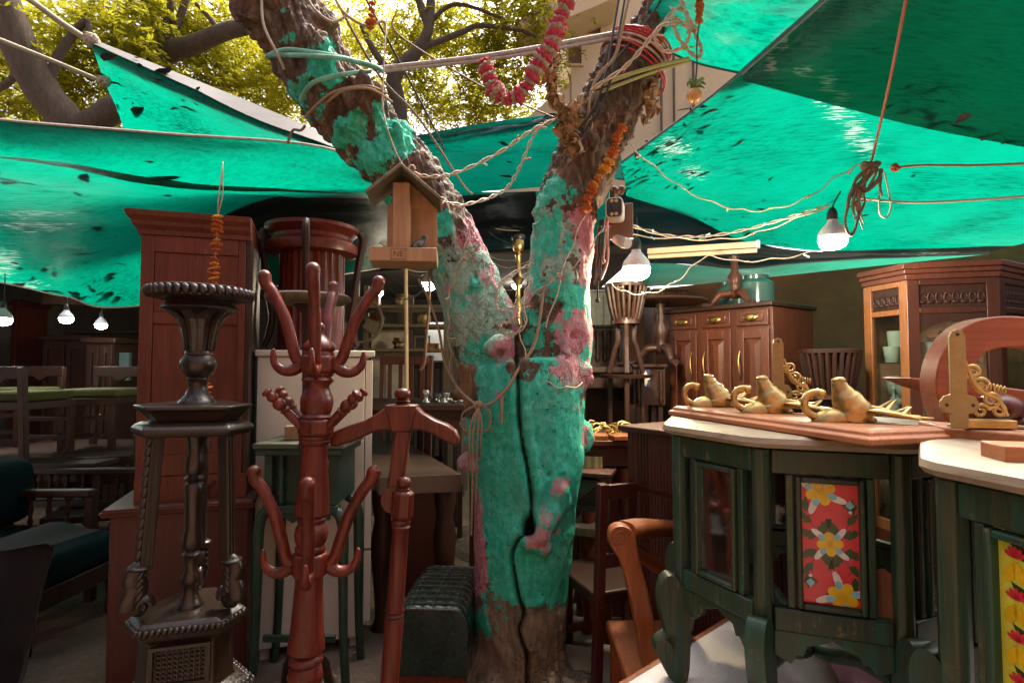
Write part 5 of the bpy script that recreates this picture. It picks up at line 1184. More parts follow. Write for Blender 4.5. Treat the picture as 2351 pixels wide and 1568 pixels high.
def oct_table(label, cx, cy, Rr, rot, kinds, z_top=1.295, hgt_frame=.40):
    """kinds: what fills each of the eight sides, 0 = the side that starts at vertex 0"""
    r = thing('octagonal_table', label, 'side table', (cx, cy, ZT+.006), 0, 'green octagonal side tables'); gm = M['green']; zo = ZT+.006
    V = [Vector((Rr*math.cos(rot+k*math.pi/4), Rr*math.sin(rot+k*math.pi/4), 0)) for k in range(8)]
    zt = z_top-zo-.031; zr = zt-hgt_frame
    # stone top with bevelled rounded edge
    mb = MB(); lev = [(.985, zt), (1.075, zt+.004), (1.10, zt+.014), (1.09, zt+.026), (1.05, zt+.031)]
    vs = []; fs = []
    for k_, z_ in lev:
        for k in range(8):
            a, c = V[k], V[(k+1) % 8]
            for t in (.08, .92): q = a.lerp(c, t); vs.append((q.x*k_, q.y*k_, z_))
    for i in range(len(lev)-1):
        for k in range(16): fs.append((i*16+k, i*16+(k+1) % 16, (i+1)*16+(k+1) % 16, (i+1)*16+k))
    fs += [tuple(reversed(range(16))), tuple(64+k for k in range(16))]
    mb.add(vs, fs).build('stone_top', M['stone'], r, smooth=35)
    for k in range(8):
        v = V[k]*.965
        MB().lathe([(.021, zr-.02), (.021, zt-.001)], 8, (v.x, v.y, 0), Matrix.Rotation(rot+k*math.pi/4+R(22.5), 3, 'Z')).build('post', gm, r, smooth=20, bevel=.003)
    for k in range(8):
        a, c = V[k]*.965, V[(k+1) % 8]*.965; nx = (c-a).normalized(); ny = Vector((nx.y, -nx.x, 0)); W = (c-a).length
        if ny.dot(a+c) < 0: ny = -ny
        m_ = Matrix((nx, -ny, Vector((0, 0, 1)))).transposed(); mid = (a+c)/2
        sd = bpy.data.objects.new('side_panel', None)      # grouping frame for one side
        kind = kinds[k % len(kinds)]
        def mk(): return MB()
        def put(mb, name, mat, parent=r, **kw):
            mb.v = [tuple(m_ @ Vector(v)+mid) for v in mb.v]; return mb.build(name, mat, parent, **kw)
        bpy.data.objects.remove(sd); w2 = W/2-.02
        put(mk().b2((-w2, -.012, zt-.055), (w2, .012, zt-.002)), 'top_rail', gm, bevel=.003)
        put(mk().b2((-w2, -.014, zr), (w2, .014, zr+.05)), 'bottom_rail', gm, bevel=.004)
        ap = [(-w2, zr-.001), (-w2, zr-.055), (-w2*.72, zr-.07), (-w2*.6, zr-.05), (-w2*.5, zr-.052), (-w2*.42, zr-.028), (-w2*.22, zr-.022), (0, zr-.010), (w2*.22, zr-.022), (w2*.42, zr-.028), (w2*.5, zr-.052), (w2*.6, zr-.05), (w2*.72, zr-.07), (w2, zr-.055), (w2, zr-.001)]
        put(mk().prism(ap, -.008, .008), 'scalloped_apron', gm, smooth=0, bevel=.002)
        pw = W*.25; z0, z1 = zr+.05, zt-.055
        for sg in (-1, 1): put(mk().b2((sg*(pw+.011)-.008, -.010, z0+.001), (sg*(pw+.011)+.008, .010, z1-.001)), 'stile', gm, bevel=.003)
        f = mk(); t = .012
        for (x0, x1, b0, b1) in ((-pw, -pw+t, z0+.004, z1-.004), (pw-t, pw, z0+.004, z1-.004), (-pw+t, pw-t, z0+.004, z0+t+.004), (-pw+t, pw-t, z1-t-.004, z1-.004)): f.b2((x0, -.018, b0), (x1, .008, b1))
        fr = put(f, 'panel_frame', gm, bevel=.004, seg=2)
        iw, ih = 2*(pw-t), (z1-z0)-2*t-.01
        if kind in ('glass', 'silver'): put(mk().b2((-iw/2, -.002, z0+t+.005), (iw/2, .002, z1-t-.005)), 'pane', M['panem' if kind == 'silver' else 'pane'], smooth=0)
        elif kind in ('red', 'lime'):
            e = bpy.data.objects.new('tile_holder', None); COL.objects.link(e); e.parent = r
            e.matrix_basis = Matrix.Translation(mid+Vector((0, 0, (z0+z1)/2))) @ m_.to_4x4()
            n0 = set(o.name for o in bpy.data.objects); tile_art(e, iw, ih, -.003, kind, kind == 'lime')
            t_ = [o for o in e.children][0]; t_.parent = r; t_.matrix_basis = e.matrix_basis.copy(); bpy.data.objects.remove(e)
        else: put(mk().b2((-iw/2, -.004, z0+t+.005), (iw/2, .004, z1-t-.005)), 'panel', gm, smooth=0)
    for k in range(8):     # curved sabre legs on every corner
        d = V[k].normalized(); tt = Vector((-d.y, d.x, 0))
        prof = [(.0, zr+.02), (.03, zr+.03), (.048, zr-.0), (.05, zr-.05), (.03, zr-.13), (.012, zr-.17), (.012, .12), (.055, .105), (.062, .08), (.05, .05), (.02, .0), (-.02, .0), (-.03, .10), (-.032, zr-.15), (-.025, zr-.04)]
        prof = cr(prof, 3, True); mb = MB(); n = len(prof); R0 = Rr*.965+.014
        vs = [d*(R0+x)+tt*sg*.021+Vector((0, 0, z_)) for sg in (-1, 1) for x, z_ in prof]
        mb.add(vs, [tuple(range(n)), tuple(reversed(range(n, 2*n)))] + [(i, (i+1) % n, (i+1) % n+n, i+n) for i in range(n)])
        if k % 2 == 0 or True: mb.build('leg', gm, r, smooth=40, bevel=.0025)
    for k in range(4):     # crossing curved stretchers
        a, c = V[k]*.9, V[k+4]*.9; zz = .105+.003*k
        pts = cr([tuple(a+Vector((0, 0, zz+.05))), tuple(a*.6+Vector((0, 0, zz+.03))), tuple(a*.2+Vector((0, 0, zz-.02))), tuple(c*.2+Vector((0, 0, zz-.02))), tuple(c*.6+Vector((0, 0, zz+.03))), tuple(c+Vector((0, 0, zz+.05)))], 5)
        if k < 2: MB().tube(pts, .02, 8).build('stretcher', gm, r, smooth=60)
    return r
C1 = Vector((.807, 1.569)); R1 = .365
rot1 = R(227.5)      # corner nearest the viewer
K1 = ['glass']*8; K1 = {0: 'red', 7: 'glass'}
oct_table('green octagonal table with red flower tile and stone top', C1.x, C1.y, R1, rot1, ['red', 'glass', 'red', 'glass', 'glass', 'none', 'glass', 'silver'])
oct_table('green octagonal table with yellow flower tile at the right edge', 1.0, .83, .33, R(167), ['lime', 'red', 'glass', 'lime', 'glass', 'none', 'lime', 'glass'], z_top=1.306)
# ================================================================ planks, brass hooks, brackets
ZS = 1.296
def deer_rack():
    A = Vector((.492, 1.80, 0)); B2 = Vector((.685, 1.095, 0)); ang = math.atan2(B2.y-A.y, B2.x-A.x); W = (B2-A).length
    r = thing('hook_rack', 'pine plank with three brass deer head hooks on the green table', 'coat rack', (A.x, A.y, ZS+.001), ang)
    # local x along the plank towards the viewer, local y to the right
    pl = [(0, 0), (W, 0), (W+.0, .20), (0, .20)]
    vs = []; lev = [(0, 0), (0, .012), (.008, .016), (.010, .024), (.018, .028)]
    for e, z_ in lev:
        for (x, y) in ((e, e), (W-e, e), (W-e, .21-e), (e, .21-e)): vs.append((x, y, z_))
    fs = [(3, 2, 1, 0), (16, 17, 18, 19)]
    for i in range(4):
        for k in range(4): fs.append((i*4+k, i*4+(k+1) % 4, (i+1)*4+(k+1) % 4, (i+1)*4+k))
    MB().add(vs, fs).build('plank', M['pine'], r, smooth=20, bevel=.002)
    h0 = None
    for (u, sc) in ((.075, 1.0), (.315, 1.0), (.565, 1.0)):
        e = bpy.data.objects.new('brass_hook', None); COL.objects.link(e)
        mb = MB(); s = .001
        # neck plate, muzzle pointing up, brow and cheeks
        mb.ball((-.018, 0, .003), (.052, .034, .030), 18, 10, Matrix.Rotation(R(-12), 3, 'Y')); mb.ball((.03, 0, .004), (.042, .034, .016), 16, 8)
        mb.tube(cr([(-.007, 0, .102), (-.005, 0, .088), (.002, 0, .068), (.013, 0, .046), (.022, 0, .024), (.02, 0, .0)], 5), [.012, .0175, .022, .031, .038, .042, .040], 16)
        mb.ball((-.007, 0, .098), (.0165, .017, .010), 14, 8)
        for sg in (-1, 1): mb.ball((.034, sg*.022, .043), .0055, 8, 6); mb.ball((-.016, sg*.010, .097), .004, 8, 6)
        hd = mb
        ear = MB()
        for sg in (-1, 1):
            q = cr([(.04, sg*.022, .028), (.07, sg*.044, .026), (.10, sg*.058, .020), (.135, sg*.068, .012)], 5); ear.tube(q, [.006, .017, .019, .013, .002], 12, flat=.45)
        ant = MB()
        for sg in (-1, 1):
            q = cr([(.045, sg*.012, .035), (.075, sg*.02, .030), (.11, sg*.018, .020), (.15, sg*.03, .012), (.18, sg*.026, .012)], 5); ant.tube(q, [.008, .007, .006, .005, .002], 8)
            ant.tube([(.085, sg*.02, .027), (.10, sg*.01, .04), (.112, sg*.006, .052)], [.006, .005, .002], 8); ant.tube([(.12, sg*.02, .018), (.135, sg*.008, .028), (.146, sg*.004, .036)], [.005, .004, .002], 8)
        hk = MB().tube(cr([(-.02, 0, .008), (-.055, 0, .008), (-.078, 0, .022), (-.084, 0, .046), (-.072, 0, .066), (-.052, 0, .070), (-.044, 0, .062)], 5), [.010, .010, .009, .009, .009, .009, .010], 12); hk.ball((-.046, 0, .066), .012, 12, 8)
        hv = np.array(hd.v); dn = (fbm(hv*95+u*40, 3, 3)[:, None]-.5)*.010; cn = hv-np.array([.005, 0, .03]); cn /= np.linalg.norm(cn, axis=1)[:, None]+1e-6
        hv = hv+cn*dn; hv[:, 1] *= .9; hd.v = [tuple(q_) for q_ in hv]
        hr = hd.build('brass_hook', M['brass'], r, smooth=70); bpy.data.objects.remove(e)
        for nm, b_ in (('ears', ear), ('antlers', ant), ('curl', hk)): b_.build(nm, M['brass'], hr, smooth=70)
        hr.location = (u, .105, .029); hr.rotation_euler = (0, 0, -ang+R(-8)); hr.scale = (.96, .96, .92)
deer_rack()
def px_poly(L, d): return [(P(x, y, d).x, P(x, y, d).z) for x, y in L]
def bracket(cx, top, bot, d, label, zf):
    k = (bot-top)/228.0; s = d/FPX; b = P(cx, bot, d)
    r = thing('brass_bracket', label, 'bracket', (b.x, d, zf), R(-14), 'brass shelf brackets')
    H = 228*k*s; u = k*s
    out = [(-17, 0), (17, 0), (17, 34), (30, 36), (38, 48), (38, 62), (30, 74), (16, 78), (16, 210), (11, 223), (0, 228), (-11, 223), (-16, 210), (-16, 78), (-30, 74), (-38, 62), (-38, 48), (-30, 36), (-17, 34)]
    MB().prism([(x*u, z_*u) for x, z_ in out], -.004, .004).build('plate', M['brass_dull'], r, smooth=0, bevel=.001)
    hb = MB()
    for (x, z_) in ((0, 216), (-26, 54), (26, 54)): hb.lathe([(4*u, -.005), (4*u, -.0042)], 10, (x*u, 0, z_*u), Euler((R(90), 0, 0)).to_matrix())
    hb.v = [(x, -.0046 if abs(y) < 1 else y, z_) for x, y, z_ in hb.v]
    h2 = MB()
    for (x, z_) in ((0, 216), (-26, 54), (26, 54)): h2.add([(x*u+4*u*math.cos(t*.63), -.0048, z_*u+4*u*math.sin(t*.63)) for t in range(10)], [tuple(range(10))])
    h2.build('screw_holes', M['black'], r, smooth=0)
    # shelf arm and pierced scrollwork run back and to the right of the plate
    MB().box((.062*1.0*k*3.0 if False else 62*u, .012, 11*u), (100*u, .03, 20*u)).build('arm', M['brass'], r, bevel=.002)
    MB().box((70*u, .03, 4*u), (150*u, .02, 6*u)).build('foot_plate', M['brass_dull'], r, bevel=.001)
    def sp(c, r0, turns, a0, sg, th=3.6):
        pts = []
        for i in range(28):
            t = i/27; a = a0+sg*t*turns*2*math.pi; rr = r0*(1-.8*t); pts.append((c[0]*u+rr*u*math.cos(a), .012, c[1]*u+rr*u*math.sin(a)))
        return pts
    sc = MB()
    for (c, r0, tn, a0, sg) in (((38, 130), 18, 1.4, -2.2, -1), ((52, 96), 20, 1.5, 2.4, -1), ((70, 66), 20, 1.5, -2.0, 1), ((84, 42), 16, 1.3, 2.0, -1), ((50, 40), 16, 1.3, .4, 1)): sc.tube(sp(c, r0, tn, a0, sg), [4.6*u, 4*u, 2.6*u], 8)
    sc.tube(cr([(20*u, .012, 160*u), (28*u, .012, 130*u), (40*u, .012, 100*u), (60*u, .012, 80*u), (84*u, .012, 66*u), (100*u, .012, 30*u)], 6), [3*u, 6*u, 7*u, 6*u, 5*u], 8)
    for i in range(5): sc.ball(((66+7*i)*u, .006, (96-2*i)*u), (3*u, 5*u, 10*u), 8, 6)
    sc.build('scrollwork', M['brass'], r, smooth=70)
bracket(2203, 757, 984, 1.13, 'brass shelf bracket standing in front of the curved wooden hoop', P(2203, 984, 1.13).z)
bracket(1789, 776, 938, 1.62, 'smaller brass bracket standing behind the middle deer hook', P(1789, 938, 1.62).z)
def hoop():
    d = 1.42
    out = [(2172, 990), (2145, 945), (2130, 895), (2132, 850), (2146, 808), (2172, 770), (2206, 744), (2250, 731), (2300, 728), (2360, 734), (2440, 750), (2520, 800), (2560, 880), (2566, 990)]
    inn = [(2490, 990), (2484, 900), (2450, 840), (2380, 806), (2310, 797), (2262, 802), (2232, 818), (2216, 850), (2212, 900), (2222, 950), (2236, 990)]
    o = MB().prism(px_poly(cr(out, 4)+cr(inn, 4), d), d-.03, d+.03).build('wooden_hoop', M['rosew'], bevel=.004, smooth=35); tag(o, 'broad curved reddish wooden hoop standing at the right edge', 'furniture part')
    d = 1.62
    o = MB().prism(px_poly([(2052, 868), (2064, 866), (2160, 874), (2480, 915), (2480, 950), (2300, 930), (2160, 905), (2100, 888)], d), d-.06, d+.06).build('pointed_plank', M['rosew'], bevel=.008, smooth=30); tag(o, 'pointed reddish plank lying behind the wooden hoop', 'plank')
    d = 1.20
    p0, p1 = P(2168, 1002, 1.16), P(2420, 1016, 1.02); q = Vector((.06, .16, 0))
    mb = MB(); vs = [p0, p1, p1+q, p0+q]; zt = ZS+.029; vs2 = [Vector((v.x, v.y, ZS+.001)) for v in vs]+[Vector((v.x, v.y, zt)) for v in vs]
    mb.add(vs2, [(3, 2, 1, 0), (4, 5, 6, 7), (0, 1, 5, 4), (1, 2, 6, 5), (2, 3, 7, 6), (3, 0, 4, 7)])
    o = mb.build('pine_plank', M['pine'], bevel=.004, smooth=20); tag(o, 'short pine plank under the larger brass bracket', 'plank')
    a = PZ(2318, 1030, ZS+.03)
    o = MB().b2((a.x, a.y-.02, ZS+.0005), (a.x+.16, a.y+.05, ZS+.034)).build('pine_block', M['pine'], bevel=.003); o.rotation_euler = (0, 0, R(-14)); tag(o, 'pale pine block end at the right edge of the frame', 'block')
    c = P(2292, 935, 1.34); mb = MB().ball((c.x, 1.34, ZS+.055), (.05, .05, .035), 18, 12); mb.ball((c.x+.045, 1.34, ZS+.022), (.06, .055, .022), 18, 12)
    o = mb.build('turned_foot', M['mahog'], smooth=80); tag(o, 'round turned red foot lying beside the larger bracket', 'furniture part')
hoop()
# ================================================================ scroll armed chair at centre right
def scroll_chair():
    d = 1.86; b = P(1470, 1600, d)
    r = thing('scroll_arm_chair', 'orange wood chair with a carved spiral scroll arm', 'chair', (b.x, d, 0))
    out = [(1398, 1216), (1412, 1203), (1432, 1203), (1448, 1214), (1458, 1240), (1466, 1285), (1484, 1350), (1500, 1430), (1512, 1530), (1520, 1640), (1496, 1660), (1480, 1560), (1468, 1500), (1455, 1420), (1440, 1350), (1424, 1290), (1408, 1262), (1397, 1242)]
    MB().prism(px_poly(cr(out, 4, True), d), d-.03, d+.03).build('front_leg', M['orange'], r, world=True, bevel=.008, seg=3, smooth=40)
    c = P(1424, 1234, d-.032); sp = []
    for i in range(40):
        t = i/39; a = 1.0+t*2.1*2*math.pi; rr = (25*(1-.8*t))*d/FPX; sp.append((c.x+rr*math.cos(a), d-.032, c.z+rr*math.sin(a)))
    MB().tube(sp, .0035, 8).build('spiral', M['orange'], r, world=True)
    pts = [P(1432, 1218, d+.03), P(1470, 1213, d+.16), P(1530, 1212, d+.40), P(1600, 1215, d+.55)]
    MB().tube(cr([tuple(p) for p in pts], 6), [.045, .05, .045, .04], 16, flat=.7).build('arm', M['orange'], r, world=True, smooth=80)
    MB().tube(cr([tuple(P(1450, 1260, d+.05)), tuple(P(1500, 1290, d+.25)), tuple(P(1560, 1330, d+.4))], 6), [.02, .03, .02], 10).build('arm_support', M['orange'], r, world=True)
    z0 = .40
    MB().b2((b.x-.02, d+.05, z0-.05), (b.x+.5, d+.55, z0)).build('seat', M['orange'], r, world=True, bevel=.01)
    for (x, y) in ((b.x+.45, d+.05), (b.x+.0, d+.52), (b.x+.45, d+.52)): MB().b2((x, y, 0), (x+.05, y+.05, z0-.05)).build('leg', M['orange'], r, world=True)
scroll_chair()
# ================================================================ right hand background furniture
def tambour():
    L, Rr = P(1436, 1000, 2.55), P(1560, 1000, 2.30)
    r, W = framed('reeded_cabinet', 'dark red reeded shutter cabinet half hidden by the green table', 'cabinet', L, Rr); W = .75
    zt = F(r, 1440, 976)[1]; m_ = M['wardrobe_low']; zm = F(r, 1440, 1118)[1]
    MB().b2((-.02, -.03, zt-.025), (W+.02, .5, zt)).build('top', M['wardrobe_low'], r, bevel=.006)
    MB().b2((.005, .02, .02), (W-.005, .48, zt-.026)).build('carcass', m_, r)
    for (z0, z1) in ((zm+.012, zt-.03), (.35, zm-.012), (.03, .335)):
        mb = MB(); n = 44
        for i in range(n): mb.tube([(W*(i+.5)/n, .018, z0), (W*(i+.5)/n, .018, z1)], W/n*.52, 6)
        mb.build('reeded_front', m_, r, smooth=60)['kind'] = 'stuff'
tambour()
def sideboard():
    L, Rr = P(1533, 800, 4.05), P(1772, 800, 3.45)
    r, W = framed('sideboard', 'brown sideboard with three drawers over three panelled doors', 'sideboard', L, Rr)
    z = lambda y: F(r, 1772, y)[1]; zt = z(690); m_ = M['side']; dp = .55
    MB().b2((-.02, -.03, zt-.03), (W+.02, dp+.02, zt)).build('top', M['dark'], r, bevel=.006)
    MB().b2((0, .02, .02), (W, dp, zt-.031)).build('carcass', m_, r, bevel=.003)
    zd = z(752)
    for i in range(3):
        u0, u1 = W*i/3+.02, W*(i+1)/3-.02
        dr = MB().b2((u0, 0, zd+.02), (u1, .019, zt-.045)).build('drawer', m_, r, bevel=.004)
        MB().b2((u0+.03, -.010, zd+.045), (u1-.03, -.001, zt-.07)).build('drawer_face', m_, dr, bevel=.006)
        c = ((u0+u1)/2, -.016, (zd+zt)/2-.012); hb = MB().ball(c, (.05, .008, .022), 14, 8); hb.tube(cr([(c[0]-.03, -.02, c[2]+.005), (c[0], -.035, c[2]-.02), (c[0]+.03, -.02, c[2]+.005)], 5), .004, 6); hb.build('pull', M['brass'], dr, smooth=60)
        z0, z1 = .12, zd-.0
        d_ = MB()
        for (a, b_, c0, c1) in ((u0, u0+.05, z0, z1), (u1-.05, u1, z0, z1), (u0+.05, u1-.05, z1-.06, z1), (u0+.05, u1-.05, z0, z0+.06)): d_.b2((a, 0, c0), (b_, .019, c1))
        dd = d_.build('door', m_, r, bevel=.003)
        pv = [(u0+.05, .016, z0+.06), (u1-.05, .016, z0+.06), (u1-.05, .016, z1-.06), (u0+.05, .016, z1-.06), (u0+.09, .002, z0+.10), (u1-.09, .002, z0+.10), (u1-.09, .002, z1-.10), (u0+.09, .002, z1-.10)]
        MB().add(pv, [(4, 5, 6, 7), (0, 1, 5, 4), (1, 2, 6, 5), (2, 3, 7, 6), (3, 0, 4, 7)]).build('raised_panel', m_, dd, smooth=0)
        uh = (u1-.03, u0+.03, u0+.03)[i]
        MB().tube(cr([(uh, -.002, z1-.32), (uh+.008, -.03, z1-.28), (uh, -.03, z1-.20), (uh-.006, -.002, z1-.14)], 5), .006, 8).build('handle', M['brass'], dd)
    return r, zt, W
sb, sb_zt, sb_W = sideboard()
def tripod(label, x, y, z0, h, rt, flip=False, mat='dark', top=True, group='pedestal tables in the shop'):
    r = thing('tripod_table', label, 'table', (x, y, z0), 0, group); m_ = M[mat]
    q = (lambda z_: h-z_) if flip else (lambda z_: z_)
    pr = [(.03, .16*h), (.045, .22*h), (.025, .30*h), (.035, .42*h), (.05, .55*h), (.022, .68*h), (.03, .74*h), (.02, .8*h), (.035, .95*h)]
    pr = [(a, q(b_)) for a, b_ in pr]
    MB().lathe(pr if not flip else pr[::-1], 16).build('column', m_, r, smooth=60)
    if top: MB().lathe([(rt*.7, q(h*.95)), (rt*.95, q(h*.955)), (rt, q(h*.97)), (rt*.97, q(h)), (.001, q(h))], 32).build('top', m_, r, smooth=50)
    for k in range(3):
        a = R(40+120*k); d = Vector((math.cos(a), math.sin(a), 0))
        MB().tube(cr([tuple(d*b_+Vector((0, 0, q(c)))) for b_, c in ((.02, .25*h), (.09, .24*h), (.13, .13*h), (.16, .04*h), (.21, .02*h))], 5), [.024, .03, .024, .018, .02], 10).build('leg', m_, r, smooth=70)
    return r
p = wmat(sb) @ Vector((sb_W*.55, .18, sb_zt+.002)); tripod('carved tripod table standing on the brown sideboard', p.x, p.y, p.z, .36, .22, mat='side', top=False)
for (x, rr, hh, lb) in ((1615, .10, .20, 'green glass jar on the sideboard, left of the tripod table'), (1665, .13, .22, 'wide green glass jar on the sideboard behind the tripod table')):
    q = wmat(sb) @ Vector((F(sb, x, 680)[0]-.0, .36, sb_zt+.002)); mb = MB().lathe([(rr*.8, 0), (rr, .02), (rr, hh*.75), (rr*.7, hh*.88), (rr*.72, hh), (rr*.6, hh)], 24, (q.x, q.y, q.z)); o = mb.build('glass_jar', M['jar'], smooth=50); tag(o, lb, 'jar')
def rib_planter(label, cx, y0, y1, d, rt, rb, n=26, mat='dark', stand=0, z0=None):
    zt = P(cx, y0, d).z; zb = P(cx, y1, d).z if z0 is None else z0; b = P(cx, y1, d)
    r = thing('slatted_planter', label, 'planter', (b.x, d, 0), 0, 'slatted wooden planters'); m_ = M[mat]
    for k in range(n):
        a = 2*math.pi*k/n; c, s = math.cos(a), math.sin(a)
        pts = [(c*(rb+(rt-rb)*t**.7), s*(rb+(rt-rb)*t**.7), zb+(zt-zb)*t) for t in (0, .15, .35, .6, .85, 1)]
        MB().tube(pts, rt*.085, 6).build('slat', m_, r)
    MB().lathe([(rt*.9, zt-.02), (rt*1.06, zt-.015), (rt*1.07, zt+.005), (rt*.92, zt+.008), (rt*.9, zt-.02)], 36).build('rim', m_, r, smooth=50)
    MB().lathe([(rb*.4, zb-.03), (rb*1.15, zb-.025), (rb*1.1, zb+.01), (.001, zb+.01)], 28).build('base', m_, r, smooth=50)
    if stand:
        for k in range(3):
            a = R(20+120*k); d_ = Vector((math.cos(a), math.sin(a), 0))
            MB().tube(cr([tuple(d_*q+Vector((0, 0, z_))) for q, z_ in ((rb*.9, zb), (rb*.75, zb-.12), (rb*1.0, stand*.5+zb*.5), (rb*1.6, stand+.01))], 5), .016, 8).build('leg', m_, r)
        MB().lathe([(rb*2.1, stand-.02), (rb*2.2, stand), (.001, stand)], 28).build('shelf', m_, r, smooth=50)
        for k in range(3):
            a = R(20+120*k); d_ = Vector((math.cos(a), math.sin(a), 0)); MB().tube([d_*rb*1.5+Vector((0, 0, stand-.02)), d_*rb*1.9+Vector((0, 0, .01))], .016, 8).build('leg', m_, r)
    else:
        MB().lathe([(rb*1.0, .01), (rb*.5, .08), (rb*.35, max(zb*.5, .1)), (rb*.5, zb-.04), (rb*.9, zb-.03)], 24).build('stem', m_, r, smooth=60)
    return r
rib_planter('low dark slatted planter between sideboard and glass cabinet', 1908, 805, 905, 3.2, .15, .10)
rib_planter('tall slatted planter on three thin legs right of the tree', 1437, 655, 735, 3.55, .125, .075, 20, stand=P(1437, 860, 3.55).z)
q = P(1518, 830, 3.75); tripod('dark tripod table with round top left of the sideboard', q.x, 3.75, P(1518, 836, 3.75).z, P(1518, 690, 3.75).z-P(1518, 836, 3.75).z, .30)
def tile_cabinet():
    L, Rr = P(1456, 900, 3.72), P(1528, 900, 3.72); r, W = framed('tile_cabinet', 'small dark cabinet with blue and white tile under the tripod table', 'cabinet', L, Rr)
    z = lambda y: F(r, 1490, y)[1]; zt = z(836); zb = z(930); W += .0
    MB().b2((-.01, -.02, zt-.02), (W+.01, .6, zt)).build('top', M['dark'], r, bevel=.003)
    MB().b2((0, .01, zb), (W, .58, zt-.021)).build('carcass', M['dark'], r)
    u0, u1 = F(r, 1472, 900)[0], F(r, 1493, 900)[0]; z0, z1 = z(890), z(848)
    t = MB().b2((u0, .002, z0), (u1, .009, z1)).build('tile', TILE['navy'], r); uc, zc, w = (u0+u1)/2, (z0+z1)/2, (u1-u0)
    mb = MB(); m2 = MB()
    for k in range(4):
        a = k*math.pi/2+math.pi/2; pts = []
        for i in range(12): th = i/12*2*math.pi; x, y = w*.3+w*.26*math.cos(th), w*.16*math.sin(th)*(1.2-.6*math.cos(th)); x *= 1.5 if k % 2 == 0 else .9; pts.append((uc+x*math.cos(a)-y*math.sin(a), -.0002+.0015, zc+x*math.sin(a)+y*math.cos(a)))
        mb.add(pts, [tuple(range(12))])
    m2.add([(uc+w*.14*math.cos(i), .0008, zc+w*.14*math.sin(i)) for i in (0, 1, 2, 3, 4, 5)], [tuple(range(6))])
    mb.build('white_petals', TILE['whi'], t, smooth=0)['kind'] = 'stuff'; m2.build('yellow_petals', TILE['yel'], t, smooth=0)
    for u in (.02, W-.04):
        for y in (.03, .5): MB().b2((u, y, 0), (u+.03, y+.03, zb-.001)).build('leg', M['dark'], r)
    for i in range(2): MB().lathe([(.01, 0), (.016, .03), (.009, .06), (.016, .1), (.01, zt-zb-.05)], 10, (.03+i*(W-.06), 0, zb+.01)).build('spindle', M['dark'], r)
tile_cabinet()
def bookcase(label, x0, x1, y0, y1, d, name='dark_cabinet', mat='dark', n=5, dp=.4):
    L, Rr = P(x0, y0, d), P(x1, y0, d); r, W = framed(name, label, 'cabinet', L, Rr); zt = P(x0, y0, d).z
    MB().b2((0, .02, .02), (W, dp, zt-.02)).build('carcass', M[mat], r, bevel=.003); MB().b2((-.015, 0, zt-.019), (W+.015, dp+.02, zt)).build('top', M[mat], r, bevel=.003)
    zb = P(x0, y1, d).z
    for i in range(n): MB().lathe([(.012, 0), (.02, .03), (.01, .06), (.018, (zt-zb)*.4), (.01, (zt-zb)*.5), (.02, (zt-zb)*.8), (.012, zt-zb-.04)], 10, (W*(i+.5)/n, .012, zb)).build('spindle', M[mat], r, smooth=60)
    return r
bookcase('dark cabinet with turned spindles right behind the tree', 1346, 1432, 746, 830, 4.2)
r_ = bookcase('pale grey cupboard standing high behind the right stem', 1352, 1402, 665, 748, 5.2, 'grey_cupboard', 'bone', 2)
r_ = bookcase('brown carton shaped cabinet beneath the tube light', 1503, 1578, 662, 700, 5.0, 'brown_cabinet', 'side', 2)
dark_table(P(1385, 900, 4.0).x, 4.0, .75, .5, P(1385, 842, 4.0).z, 'dark side table with cross braced ends right of the tree')
